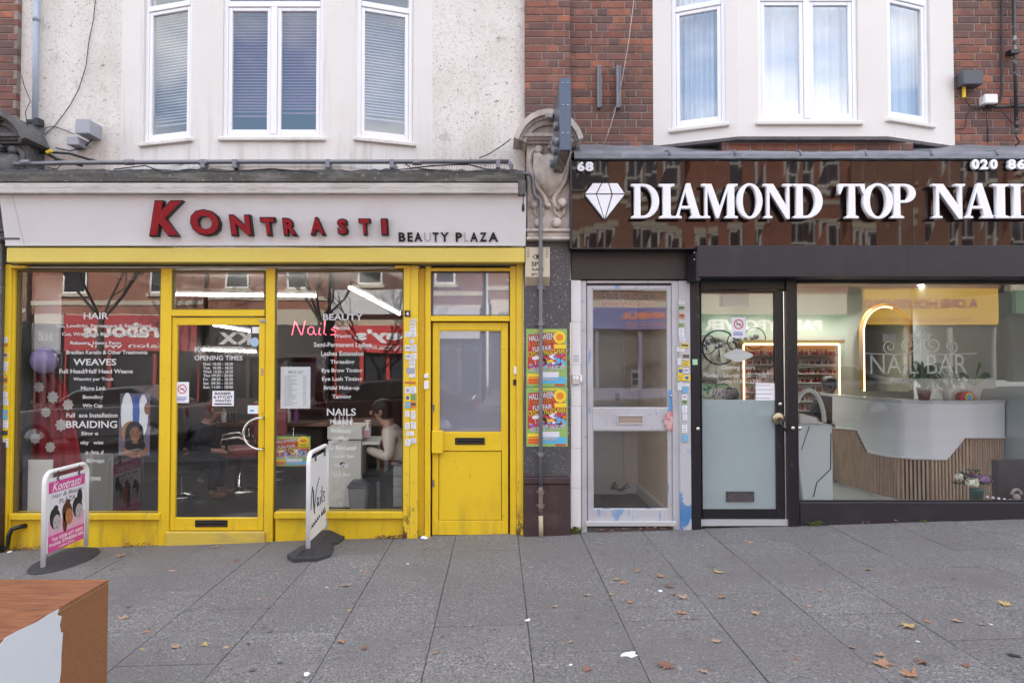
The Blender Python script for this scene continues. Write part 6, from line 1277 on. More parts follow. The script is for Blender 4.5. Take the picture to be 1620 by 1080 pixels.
# barber chair
def barber(label, x, y, rz):
    e = empty('barber_chair', label, 'chair', (x, y, ZS), rz); rd = plain('red_vinyl', (.28, .012, .02), .35)
    MB().box(-.27, .27, -.25, .25, .46, .58).obj('seat', rd, e, bevel=.04, seg=3); mb = MB(); mb.box(-.25, .25, .20, .30, .60, 1.12); mb.v = [(a, b + (c - .6) * .22, c) for a, b, c in mb.v]; mb.obj('backrest', rd, e, bevel=.04, seg=3)
    for s in (-1, 1): MB().tube([(s * .31, .24, .62), (s * .31, .0, .74), (s * .31, -.2, .72), (s * .29, -.24, .52)], .018, 8).obj('armrest', M['chrome'], e, smooth=True)
    MB().lathe((0, 0, 0), [(.30, 0), (.30, .015), (.06, .05), (.045, .06), (.045, .45)], 24).obj('pedestal', M['chrome'], e, smooth=True); MB().tube([(0, -.24, .4), (0, -.42, .2), (0, -.46, .18)], .015, 8).box(-.16, .16, -.5, -.42, .165, .185).obj('footrest', M['chrome'], e)
p = PD(372, 760, 2.5); barber('red vinyl salon chair on a chrome pedestal behind the door handle', p[0], 2.6, rad(-70))
p = PD(330, 760, 3.4); barber('second red vinyl salon chair behind the seated person', -3.35, 3.5, rad(20))
# nail desk, bin, tower drawers
cab = empty('storage_cabinet', 'tall pale grey cabinet with a round black knob in the right salon window', 'cabinet'); gy = plain('pale_grey_laminate', (.70, .69, .66), .5)
x0, x1, z0, z1 = R(519, 696, 571, 802, .42); MB().box(x0, x1, .42, .9, z0, z1).obj('body', gy, cab, bevel=.004); xa_, xb_2, za_, zb_2 = R(518, 675, 573, 695, .40); MB().box(xa_, xb_2, .39, .92, za_ + .002, zb_2).obj('top_drawer', gy, cab, bevel=.005)
x, z = G(541, 735, .4); MB().lathe((x, .42, z), [(.02, -.02), (.028, -.015), (.028, 0)], 14, axis='y').obj('knob', M['blackp'], cab, smooth=True); MB().box(x0 + .01, x1 - .01, .44, .88, ZS, z0 - .001).obj('kick_base', M['blackp'], cab)
zt3 = zb_2
for i, a in enumerate((530, 537, 543, 549, 556)): x = G(a, 680, .6)[0]; o = MB().lathe((x, .6, zt3), [(.016, 0), (.017, .005), (.017, .05), (.006, .06), (.006, .09 + .02 * (i % 2))], 10).obj('bottle', M['paper'], None, smooth=True); setp(o, f'white nail bottle, {ORD[i]} from the left on the pale grey cabinet', 'bottle', 'bottles on the grey cabinet')
x, z = G(583, 682, .55); sb = empty('spray_bottle', 'clear pump bottle with pink label beside the working man', 'bottle'); MB().lathe((x, .5, z - .06), [(.035, 0), (.035, .09), (.02, .11), (.012, .12), (.012, .17)], 14).obj('bottle_body', M['white'], sb, smooth=True); MB().tube([(x - .03, .5, z + .115), (x + .03, .5, z + .115)], .008, 6).obj('pump_head', M['white'], sb); MB().box(x - .03, x + .03, .46, .463, z - .045, z + .02).obj('label', M['p_pinkl'], sb)
dk = empty('manicure_table', 'small dark manicure table in front of the seated man', 'table'); x0, x1, z0, z1 = R(571, 697, 602, 702, .55); MB().box(x0, x1, .48, 1.0, z0, z1).obj('table_top', M['white'], dk); MB().box(x0 + .02, x0 + .06, .5, .95, ZS, z0 - .001).obj('leg', M['stonedark'], dk); MB().box(x1 - .03, x1, .5, .95, ZS, z0 - .001).obj('leg', M['stonedark'], dk)
bn = empty('waste_bin', 'grey swing top waste bin beside the pale cabinet', 'bin'); x, z = G(567, 806, .3); zt4 = G(0, 770, .3)[1]
mb = MB(); mb.box(-.075, .075, -.07, .07, 0, zt4 - z); mb.v = [(x + a * (1 + .25 * c / (zt4 - z)), .3 + b, z + c) for a, b, c in mb.v]; mb.obj('bin_body', plain('grey_bin', (.16, .165, .18), .5), bn, bevel=.01); MB().box(x - .10, x + .10, .22, .38, zt4, zt4 + .03).prism([(x - .09, zt4 + .03), (x + .09, zt4 + .03), (x + .06, zt4 + .07), (x - .06, zt4 + .07)], .23, .37).obj('bin_lid', M['boxdark'], bn, bevel=.004)
tw = empty('drawer_tower', 'translucent grey plastic drawer tower at the right corner of the salon window', 'drawers'); x0, x1, z0, z1 = R(622, 738, 645, 802, .35)
for k in range(4): a = z0 + (z1 - z0) * k / 4; MB().box(x0, x1, .35, .65, a + .004, a + (z1 - z0) / 4).obj('drawer', plain('grey_drawer', (.32, .34, .35), .3), tw, bevel=.006)

# ---------------- people
def skin_obj(name, joints, edges, mat, parent, lev=2, root=0):
    me = bpy.data.meshes.new(name); me.from_pydata([j[:3] for j in joints], edges, []); me.materials.append(mat)
    o = link(name, me, parent); sk = o.modifiers.new('skin', 'SKIN'); sv = me.skin_vertices[0].data if len(me.skin_vertices) else None
    if sv is None:
        pass
    for i, j in enumerate(joints):
        r = j[3]; r = (r, r) if not isinstance(r, tuple) else r
        me.skin_vertices[0].data[i].radius = r; me.skin_vertices[0].data[i].use_root = (i == root)
    sk.use_smooth_shade = True
    ss = o.modifiers.new('sub', 'SUBSURF'); ss.levels = lev; ss.render_levels = lev; return o
def person(label, loc, rz, skin, top, trous, shoe, hair, cap=None, lean=.25, hands=(-.42, .80), seat=.47, hairlen=0, phone=None, glow=None, group=None):
    e = empty('person', label, 'person', loc, rz, group)
    H = seat + .10; L_ = lean
    def sp(h): return -L_ * (h) * 1.0      # forward shift with height above the pelvis
    ch = H + .32; ne = H + .50; hy = sp(.66)
    # one continuous body: torso, neck, head, arms with hands, legs with feet
    J = [(0, 0, H, .13), (0, sp(.18), H + .18, .125), (0, sp(.36), H + .36, .14), (0, sp(.50), ne, .055), (0, hy + .0, ne + .06, .065), (0, hy - .015, ne + .13, .096), (0, hy - .0, ne + .205, .075)]
    E = [(0, 1), (1, 2), (2, 3), (3, 4), (4, 5), (5, 6)]
    hx, hz = hands
    for s in (-1, 1):
        b = len(J)
        J += [(s * .17, sp(.40), ne - .10, .062), (s * .22, sp(.22) - .06, ne - .34, .047), (s * .11, hx, hz, .028), (s * .10, hx - .05, hz - .005, .034), (s * .095, hx - .09, hz - .01, .03)]
        E += [(2, b), (b, b + 1), (b + 1, b + 2), (b + 2, b + 3), (b + 3, b + 4)]
        for f in range(4):
            c = len(J); ox = s * .095 + (f - 1.5) * .019; J += [(ox, hx - .12, hz - .012, .009), (ox, hx - .145 + .004 * abs(f - 1.5), hz - .035, .008)]; E += [(b + 4, c), (c, c + 1)]
        c = len(J); J += [(s * .06, hx - .06, hz + .01, .011), (s * .045, hx - .095, hz - .0, .009)]; E += [(b + 3, c), (c, c + 1)]
        b = len(J)
        J += [(s * .10, -.05, H - .02, .085), (s * .13, -.43, seat + .07, .062), (s * .12, -.40, .26, .048), (s * .12, -.38, .07, .036), (s * .12, -.46, .035, .036), (s * .12, -.56, .03, .028)]
        E += [(0, b)] + [(b + i, b + i + 1) for i in range(5)]
    body = skin_obj('body', J, E, skin, e)
    T = [(0, 0, H, .155), (0, sp(.18), H + .18, .15), (0, sp(.36), H + .36, .16), (0, sp(.47), ne - .03, .075)]; TE = [(0, 1), (1, 2), (2, 3)]
    for s in (-1, 1):
        b = len(T); T += [(s * .17, sp(.40), ne - .10, .082), (s * .22, sp(.22) - .06, ne - .34, .066), (s * .115, hx + .03, hz, .042)]; TE += [(2, b), (b, b + 1), (b + 1, b + 2)]
    skin_obj('jumper', T, TE, top, e)
    T = [(0, 0, H, .165)]; TE = []
    for s in (-1, 1):
        b = len(T); T += [(s * .10, -.05, H - .02, .105), (s * .13, -.43, seat + .07, .082), (s * .12, -.40, .26, .068), (s * .12, -.38, .10, .056)]; TE += [(0, b), (b, b + 1), (b + 1, b + 2), (b + 2, b + 3)]
    skin_obj('trousers', T, TE, trous, e)
    for s in (-1, 1): skin_obj('shoe', [(s * .12, -.36, .06, .05), (s * .12, -.46, .045, .052), (s * .12, -.58, .035, .04)], [(0, 1), (1, 2)], shoe, e)
    hc = (0, hy - .01, ne + .137)
    mb = MB().ball((hc[0], hc[1] + .018, hc[2] + .03), (.098, .112, .108), 18).ball((hc[0], hc[1] + .045, hc[2] - .03), (.088, .085, .085), 14)
    if hairlen: mb.ball((0, hy + .06, ne + .08), (.10, .08, .05 + hairlen), 14)
    mb.v = [(x, y, z) for x, y, z in mb.v]; mb.obj('hair', hair, e, smooth=True)
    fc = MB(); fc.ball((0, hc[1] - .105, hc[2] - .02), (.014, .022, .026), 8); fc.obj('nose', skin, e, smooth=True)
    for s in (-1, 1): MB().ball((s * .094, hc[1] + .01, hc[2] - .01), (.012, .022, .032), 8).obj('ear', skin, e, smooth=True); MB().ball((s * .034, hc[1] - .092, hc[2] + .012), (.014, .01, .009), 8).obj('eye', M['hair_k'], e, smooth=True)
    MB().ball((0, hc[1] - .092, hc[2] - .062), (.024, .012, .007), 8).obj('mouth', M['lip'], e, smooth=True)
    if cap:
        mb = MB().lathe((0, hc[1] + .005, hc[2] + .03), [(.108, 0), (.110, .03), (.10, .07), (.07, .10), (.02, .115)], 20); mb.v = [(x * .95, hc[1] + (y - hc[1]) * 1.1, z) for x, y, z in mb.v]; mb.obj('cap', cap, e, smooth=True)
        MB().prism_z([(-.08, hc[1] - .09), (.08, hc[1] - .09), (.06, hc[1] - .18), (0, hc[1] - .20), (-.06, hc[1] - .18)], hc[2] + .035, hc[2] + .042).obj('cap_peak', cap, e, bevel=.002)
    if phone: MB().box(-.10, -.03, hx - .13, hx - .12, hz - .0, hz + .13).obj('phone', M['blackp'], e)
    # stool
    return e
def stool(label, x, y, z0, h, mat):
    e = empty('stool', label, 'stool', (x, y, z0)); MB().lathe((0, 0, h - .07), [(.15, 0), (.17, .02), (.17, .05), (.15, .07)], 20).obj('seat', mat, e, smooth=True); MB().tube([(0, 0, .05), (0, 0, h - .07)], .025, 8).obj('post', M['chrome'], e); MB().lathe((0, 0, 0), [(.2, 0), (.19, .03), (.03, .06)], 20).obj('foot', M['chrome'], e, smooth=True)
SK1 = plain('light_skin', (.42, .22, .15), .5); SK2 = plain('brown_skin', (.20, .09, .055), .5); HK = plain('black_hair', (.012, .010, .010), .5)
man = person('person in a beige jumper and black trousers working at the manicure table', (-.98, .68, ZS), rad(-90), SK1, surf('beige_jumper', (.62, .54, .47), .85), plain('black_trousers', (.012, .012, .014), .8), plain('white_trainers', (.55, .53, .5), .5), HK, lean=.40, hands=(-.44, .82))
stool('black round stool under the person in the beige jumper', -.94, .68, ZS, .46, M['blackp'])
wm_ = person('person in dark clothes and tan boots looking at a phone behind the salon door', (-4.0, 2.15, ZS), rad(90), SK1, plain('dark_coat', (.012, .014, .020), .85), plain('dark_trousers', (.012, .013, .018), .85), plain('tan_boots', (.16, .075, .045), .7), plain('fair_hair', (.13, .07, .045), .6), lean=.56, hands=(-.42, .60), seat=.38, hairlen=.03, phone=True)
stool('dark waiting seat under the person holding a phone', -4.05, 2.15, ZS, .37, M['blackp'])
p = PD(1161, 640, 2.6); person('person with black hair seen from behind over the frosted nail salon door', (p[0], 2.6, 0), rad(180), SK1, plain('grey_tunic', (.10, .10, .10), .8), M['blackp'], M['blackp'], HK, lean=.15, hands=(-.40, .78), seat=.46)
stool('grey stool under the person seen from behind', p[0], 2.6, 0, .46, M['boxgrey'])
p = PD(1316, 640, 3.3); person('person in a black cap bending over a table beside the bottle shelf', (p[0], 3.35, 0), rad(-30), SK2, plain('black_tunic', (.012, .012, .014), .8), M['blackp'], M['blackp'], HK, cap=plain('black_cap', (.012, .012, .014), .6), lean=.22, hands=(-.42, .8), seat=.58)
stool('black stool under the person in the cap', p[0], 3.35, 0, .57, M['blackp'])

# ---------------- nail salon interior
def deskd(px):   # depth of the desk front at photo column px
    T = [(1313, 9.75), (1340, 9.3), (1380, 8.72), (1420, 8.36), (1470, 8.18), (1530, 8.2), (1583, 8.4)]
    for (a, da), (b, db) in zip(T[:-1], T[1:]):
        if px <= b: return da + (db - da) * (px - a) / (b - a)
    return T[-1][1]
def dpt(px): d = deskd(px); return ((px - PX0) / F * d, d + CY)
rd_ = empty('reception_desk', 'curved white reception desk with vertical wooden slats in the nail salon', 'desk')
zed = [(1313, 676), (1352, 679), (1369, 714), (1400, 720), (1440, 724), (1490, 725), (1519, 691), (1583, 691)]
def zedge(px):
    for (a, za), (b, zb) in zip(zed[:-1], zed[1:]):
        if px <= b: py = za + (zb - za) * (px - a) / (b - a); break
    else: py = zed[-1][1]
    return G(0, py, deskd(px) + CY)[1]
TOPZ = 1.18
vs = []; fs = []; cols = [1313, 1325, 1338, 1352, 1360, 1369] + list(range(1380, 1490, 10)) + [1490, 1500, 1510, 1519] + list(range(1530, 1584, 8)) + [1583]
for px in cols:
    x, y = dpt(px); ze = zedge(px); vs += [(x, y - .04, ze), (x, y - .055, TOPZ), (x, y + .02, ze)]
for i in range(len(cols) - 1): a = 3 * i; fs += [(a, a + 3, a + 4, a + 1), (a + 2, a + 5, a + 3, a)]
MB().add([v for i, v in enumerate(vs) if i % 3 < 2], [(2 * i, 2 * i + 2, 2 * i + 3, 2 * i + 1) for i in range(len(cols) - 1)]).obj('upper_panel', surf('white_desk_lacquer', (.84, .87, .90), .25), rd_, smooth=True)
mb = MB(); mb.tube([(dpt(px)[0], dpt(px)[1] - .045, zedge(px)) for px in cols], .016, 6); mb.obj('edge_strip', M['white'], rd_)
top = [dpt(px) for px in cols]; back = [(x + .05, y + .42) for x, y in top][::-1]
MB().prism_z([(x, y - .07) for x, y in top] + back, TOPZ, TOPZ + .035).obj('counter_top', plain('desk_top', (.62, .66, .67), .2), rd_)
MB().prism_z([(x, y + .03) for x, y in top] + [(x, y + .35) for x, y in top][::-1], .0, TOPZ - .001).obj('desk_core', M['blackp'], rd_)
mb = MB(); mb.prism_z([(x, y - .05) for x, y in top] + [(x, y + .03) for x, y in top][::-1], .0, .03).obj('base_trim', M['white'], rd_)
slm = woodmat('oak_slat', (.56, .40, .28), (.42, .28, .18), (30, 30, 4), .55)
# equal arc spacing
acc = [0]
for (a, b), (c, d) in zip(top[:-1], top[1:]): acc.append(acc[-1] + math.hypot(c - a, d - b))
ns_ = int(acc[-1] / .0415)
for i in range(ns_):
    s = (i + .5) * acc[-1] / ns_; k = max(j for j in range(len(acc) - 1) if acc[j] <= s); t = (s - acc[k]) / (acc[k + 1] - acc[k]); px = cols[k] + (cols[k + 1] - cols[k]) * t
    x, y = dpt(px); nx_, ny_ = top[min(k + 1, len(top) - 1)][0] - top[k][0], top[min(k + 1, len(top) - 1)][1] - top[k][1]; an = math.atan2(ny_, nx_); z1 = zedge(px) - .012
    mb = MB().box(-.0115, .0115, -.022, .03, .031, z1); o = mb.obj('slat', slm, rd_); o.location = (x, y, 0); o.rotation_euler = (0, 0, an)
# grey side partition right of desk
x, y = dpt(1583); o = MB().box(x + .02, x + .08, y - .5, y + 1.8, 0, 2.5).box(x + .081, 6.5, y - .2, y - .14, .9, 2.6).obj('partition', plain('pale_partition', (.42, .48, .50), .4), None); setp(o, 'pale grey partition to the right of the reception desk', 'partition')
o = MB().rb(1580, 728, 1640, 795, .25, .35).obj('dark_notice_board', surf('dark_board', (.03, .025, .03), .4, [(9, .6, .7, (.2, .03, .04), .5)]), None); setp(o, 'dark low board at the lower right corner of the nail salon window', 'board')
# printer like white cabinet, round lamp
pc = empty('white_unit', 'angular white storage unit left of the slatted desk', 'storage unit'); x0, x1, z0, z1 = R(1268, 672, 1314, 758, 1.55)
MB().prism([(x0 + .03, .0), (x1 + .05, .0), (x1 + .05, z1), (x0 - .02, z1), (x0 - .02, z1 - .45)], 1.6, 2.15).obj('unit_body', plain('unit_white', (.72, .78, .78), .35), pc, bevel=.01)
MB().tube([(x0 + .12, 1.595, z1 - .02), (x0 + .02, 1.595, z1 - .3)], .004, 4).tube([(x1 + .03, 1.595, z1 - .1), (x1 + .02, 1.595, .38), (x0 + .2, 1.595, .22), (x0 + .16, 1.595, .05)], .006, 4).obj('unit_seam', M['blackp'], pc)
lp = empty('arch_lamp', 'white arched manicure lamp on the white unit', 'lamp'); cx, cz = G(1280, 668, 1.9); MB().tube([(cx + .19 * math.cos(t), 1.9, z1 + .0 + .40 * math.sin(t)) for t in [math.pi * i / 20 for i in range(21)]], .028, 8).obj('lamp_arch', plain('lamp_white', (.7, .72, .7), .3), lp, smooth=True)
o = MB().prism([(x0 + .05, z1 + .002), (x0 + .28, z1 + .002), (x0 + .26, z1 + .07), (x0 + .10, z1 + .12), (x0 + .05, z1 + .12)], 1.7, 1.95).obj('card_terminal', M['white'], None, bevel=.01); setp(o, 'white card terminal under the arched lamp', 'terminal')
# lit bottle shelf
shf = empty('polish_shelf', 'warmly lit wall shelf packed with nail polish bottles', 'shelf'); YS = 4.1
x0, z0 = G(1178, 640, YS); x1, z1 = G(1326, 545, YS); z0 -= .25
MB().box(x0, x1, 4.2, 4.28, z0, z1).obj('shelf_back', plain('shelf_back', (.35, .22, .12), .6), shf)
WARM_GLOW = emis('warm_led_and_reflection', (1, .58, .26), 1.9)
MB().box(x0, x1, 4.08, 4.10, z1 - .01, z1 + .02).obj('led_strip', WARM_GLOW, shf); MB().box(x0 - .02, x0 - .001, 4.08, 4.1, z0, z1).obj('led_strip', WARM_GLOW, shf); MB().box(x1 + .001, x1 + .02, 4.08, 4.1, z0, z1).obj('led_strip', WARM_GLOW, shf)
MB().box(x0 - .06, x1 + .06, 4.0, 4.28, z1 + .021, z1 + .07).obj('shelf_cornice', plain('gold_frame', (.3, .2, .08), .4), shf)
bc = [plain('polish_%s' % n_, c, .2) for n_, c in (('red', (.45, .03, .04)), ('pink', (.6, .22, .3)), ('nude', (.5, .32, .22)), ('plum', (.2, .03, .1)), ('cream', (.65, .58, .48)), ('brown', (.25, .10, .05)))]
r = random.Random(4)
for k in range(8):
    z = z0 + .02 + (z1 - z0 - .04) * k / 8; MB().box(x0, x1, 4.08, 4.19, z - .012, z).obj('shelf_board', M['wall_n'], shf)
    mb = MB(); x = x0 + .02
    while x < x1 - .03:
        c = r.randrange(6); mb.box(x, x + .024, 4.11, 4.14, z + .001, z + .05, c); mb.box(x + .007, x + .017, 4.117, 4.133, z + .051, z + .085, c if r.random() < .4 else 4); x += .034
    o = mb.obj('polish_bottles', bc, shf); o['kind'] = 'stuff'
# arched mirror; glowing tube stands in for a light strip reflected at its left
am = empty('arched_mirror', 'tall arched mirror with a reflected light strip set to glow along its left edge behind the reception desk', 'mirror'); cx, cz = G(1402, 540, 4.1); rw = (1438 - 1368) / 2 / F * 10.9; cz2 = G(0, 525, 4.1)[1]
outl = [(cx - rw, 1.2)] + [(cx - rw * math.cos(t), cz2 + rw * 1.15 * math.sin(t)) for t in [math.pi * i / 20 for i in range(21)]] + [(cx + rw, 1.2)]
MB().prism(outl[::-1], 4.12, 4.16).obj('mirror_glass', plain('mirror_surface', (.75, .72, .62), .03, metal=1), am)
MB().tube([(x, 4.11, z) for x, z in outl[:14]], .013, 6).obj('reflected_strip_glow', WARM_GLOW, am, smooth=True); MB().tube([(cx + (x - cx) * 1.09, 4.13, z + .02) for x, z in outl], .035, 6).obj('mirror_frame', plain('gold_frame_paint', (.60, .34, .12), .35, metal=.3), am, smooth=True)
# circles on the left wall
for i, (a, b, r_) in enumerate(((1118, 545, .15), (1138, 549, .27), (1166, 540, .15), (1194, 535, .17), (1120, 615, .14), (1143, 622, .15))):
    x, z = G(a, b, 4.2); e = empty('ring_wall_art', f'round wire wall ornament, {ORD[i]} of those seen above the frosted nail salon door', 'wall ornament', group='ring ornaments on the nail salon wall')
    MB().tube([(x + r_ * math.cos(t), 4.2, z + r_ * math.sin(t)) for t in [2 * math.pi * k / 24 for k in range(25)]], .018 if r_ > .2 else .008, 6).obj('ring', M['blackp'], e, smooth=True)
    MB().tube([(x, 4.2, z - r_ * .6), (x, 4.2, z)], .012, 6).ball((x + .02, 4.2, z + .03), (.05, .02, .045), 8).ball((x - .04, 4.2, z + .0), (.04, .02, .035), 8).obj('flower_motif', M['boxdark'], e, smooth=True)
# ceiling spots
spot_m = emis('spot_lamp', (1, .94, .84), 14)
for i, (a, b) in enumerate(((1283, 453), (1318, 478), (1268, 489), (1218, 471), (1163, 484), (1141, 493), (1460, 450), (1381, 465), (1137, 516), (1425, 518), (1560, 455))):
    d = (2.86 - CZ) * F / (568 - b); 
    if d > 10.9: d = 10.6
    x = (a - PX0) / F * d; y = d + CY; e = empty('ceiling_spot', f'round recessed ceiling spotlight, {ORD[i]} across the nail salon ceiling', 'ceiling light', group='recessed spotlights in the nail salon ceiling')
    MB().lathe((x, y, 2.852), [(.06, 0), (.06, .005)], 16).obj('lamp', spot_m, e); MB().lathe((x, y, 2.855), [(.085, -.002), (.085, .004)], 20).obj('rim', M['white'], e)
    if i in (0, 1, 3, 4, 7):
        ld = bpy.data.lights.new('spot', 'SPOT'); ld.energy = 24; ld.spot_size = rad(110); ld.spot_blend = .6; ld.shadow_soft_size = .06; ld.color = (1, .98, .93); lo = bpy.data.objects.new('spot_light', ld); COL.objects.link(lo); lo.location = (x, y, 2.84); lo.parent = e
o = MB().rb(1142, 463, 1186, 484, .5, .6).obj('air_unit', M['white'], None, bevel=.01); setp(o, 'white box hanging inside the top of the nail salon door', 'ceiling unit')
# plants and desk items
def pot_plant(name, label, px, py, Y, potm, kind, s=1.0):
    x, _ = G(px, py, Y); z = TOPZ + .035; e = empty(name, label, 'potted plant', (x, Y, z))
    q_ = s if s < 1.3 else .68 * s
    MB().lathe((0, 0, 0), [(.05 * q_, 0), (.07 * q_, .10 * q_), (.078 * q_, .12 * q_), (.07 * q_, .125 * q_)], 18).obj('pot', potm, e, smooth=True); r = random.Random(px); mb = MB(); g = plain(name + '_green', (.10, .19, .05), .5)
    if kind == 'spider':
        for i in range(90):
            a = r.uniform(0, 6.28); l_ = r.uniform(.12, .30) * s; hgt = r.uniform(.08, .22) * s; pts = []
            for k in range(6): t = k / 5; pts.append((math.cos(a) * l_ * t, math.sin(a) * l_ * t * .6, .12 * q_ + hgt * math.sin(t * 2.6) - .08 * t * t * s))
            for k in range(5):
                w0 = .014 * (1 - k / 5) + .003; w1 = .014 * (1 - (k + 1) / 5) + .002; p, q = pts[k], pts[k + 1]; nx_, ny_ = -math.sin(a), math.cos(a)
                mb.add([(p[0] - nx_ * w0, p[1] - ny_ * w0, p[2]), (p[0] + nx_ * w0, p[1] + ny_ * w0, p[2]), (q[0] + nx_ * w1, q[1] + ny_ * w1, q[2]), (q[0] - nx_ * w1, q[1] - ny_ * w1, q[2])], [(0, 1, 2, 3)])
    else:
        for i, (a, l_, up) in enumerate(((0.2, .22, .12), (2.9, .2, .12), (0.6, .14, .25), (3.6, .15, .05), (5.5, .14, .08))):
            pts = [(math.cos(a) * l_ * t, math.sin(a) * l_ * t * .5, .12 * s + up * math.sin(t * 2)) for t in (0, .3, .6, .85, 1)]; ws_ = (.012, .035, .04, .025, .002)
            for k in range(4): p, q = pts[k], pts[k + 1]; mb.add([(p[0], p[1] - .0, p[2] - ws_[k]), (q[0], q[1], q[2] - ws_[k + 1]), (q[0], q[1] + .01, q[2] + ws_[k + 1]), (p[0], p[1] + .01, p[2] + ws_[k])], [(0, 1, 2, 3)])
    mb.obj('leaves', g, e); return e
YD = 1.62
pot_plant('spider_plant', 'bushy spider plant in a terracotta pot on the reception desk', 1462, 625, YD, plain('terracotta', (.18, .07, .04), .7), 'spider', 1.7)
pot_plant('orchid_plant', 'broad leaved plant in a white pot at the right end of the reception desk', 1543, 625, YD + .1, M['white'], 'broad', 1.45)
e = pot_plant('white_orchid', 'white flowering orchid in a white pot between the two leafy plants', 1500, 625, YD + .05, M['white'], 'broad', 1.0)
mb = MB(); r = random.Random(8)
for i in range(22): a = (r.uniform(-.02, .2), r.uniform(-.05, .05), r.uniform(.10, .30)); mb.ball(a, (.022, .012, .022), 6)
mb.obj('blossoms', M['white'], e)
x, _ = G(1522, 628, YD); e = empty('tin_box', 'round topped red and yellow tin on the reception desk', 'tin', (x, YD - .05, TOPZ + .035)); MB().prism([(-.085, 0), (.085, 0), (.085, .03)] + [(.085 * math.cos(t), .03 + .07 * math.sin(t)) for t in [math.pi * i / 12 for i in range(1, 12)]] + [(-.085, .03)], -.05, .05).obj('tin_body', M['inkred'], e); MB().ell(.02, .035, .05, .05, -.052, 0).obj('yellow_ring', M['p_yel'], e); MB().ell(.02, .03, .032, .035, -.053, 0).obj('white_disc', M['p_blue'], e)
o = MB().rb(1397, 528, 1417, 541, 2.5, 2.51).obj('hanging_card', M['paper'], None); setp(o, 'small white card hanging in front of the arched mirror', 'card')
o = MB().rb(1415, 594, 1436, 602, 2.0, 2.1).obj('card_stack', M['paper'], None); setp(o, 'striped stack of cards at the left end of the desk top', 'cards'); o.location.z = -.03
for i, (a, b, c, d, m_) in enumerate(((1473, 555, 1489, 566, 'inkred'), (1494, 555, 1502, 566, 'inkred'), (1417, 551, 1436, 568, 'p_blue'))):
    o = MB().rb(a, b, c, d, 4.2, 4.24).obj('wall_picture', plain('pic%d' % i, (.22, .02, .03) if m_ == 'inkred' else (.10, .22, .26), .5), None); setp(o, ('wider dark red picture', 'narrow dark red picture', 'teal picture')[i] + ' on the wall above the reception desk', 'picture')
# flowers at the window foot
fp = empty('flower_pot', 'pot of white and lilac chrysanthemums at the foot of the nail salon window', 'potted plant'); x, z = G(1545, 792, .3)
MB().lathe((x, .3, z - .02), [(.05, 0), (.065, .13), (.07, .14)], 16).obj('pot', plain('green_pot', (.03, .10, .08), .5), fp, smooth=True)
mb = MB(); r = random.Random(2)
for i in range(90): a = r.uniform(0, 6.28); q = r.uniform(0, .17); cx, cz = x + q * math.cos(a) * 1.1 - .02, z + .17 + abs(q * math.sin(a)) * .9; s = .022; mb.add([(cx - s, .3 + r.uniform(-.08, .08), cz), (cx, .28, cz - s * .5), (cx + s, .3, cz + r.uniform(-.02, .02)), (cx, .32, cz + s * .6)], [(0, 1, 2, 3)])
mb.obj('leaves', plain('mum_green', (.03, .055, .02), .7), fp)
for a, b, rr, cl in ((1517, 754, .042, (.62, .62, .54)), (1538, 763, .066, (.66, .68, .56)), (1556, 758, .055, (.38, .22, .42)), (1537, 752, .04, (.12, .03, .12)), (1566, 761, .03, (.14, .04, .13))):
    cx, cz = G(a, b, .24); mb = MB(); r = random.Random(a)
    for i in range(110):
        th = r.uniform(0, 6.28); ph = r.uniform(-.5, 1.5); d = Vector((math.cos(th) * math.cos(ph), math.sin(th) * math.cos(ph), math.sin(ph))); t = d.orthogonal().normalized() * rr * .13; c0 = Vector((cx, .24, cz)); p = c0 + d * rr * .35; q = c0 + d * rr * r.uniform(.85, 1.05)
        mb.add([p - t, p + t, q + t * .7, q - t * .7], [(0, 1, 2, 3)])
    mb.ball((cx, .24, cz), rr * .6, 10); mb.obj('blossom', plain('petal%d' % a, cl, .6), fp)
o = MB()
for i in range(7): x, z = G(1562 + 9 * i, 786 + 1.2 * i, .2); o.ball((x, .2, z), .014, 8)
o = o.obj('string_of_beads', M['p_pale'], None, smooth=True); setp(o, 'string of small pale beads on the window floor beside the flower pot', 'beads')
x, z = G(1608, 790, .2); o = MB().tube([(x + .045 * math.cos(t), .2, z + .05 + .05 * math.sin(t)) for t in [math.pi * i / 12 for i in range(13)]], .016, 8).ball((x, .2, z + .02), (.04, .03, .04), 10).obj('teddy_figure', plain('pale_fur', (.3, .24, .23), .9), None, smooth=True); setp(o, 'small pale ornament at the lower right corner of the nail salon window', 'ornament')

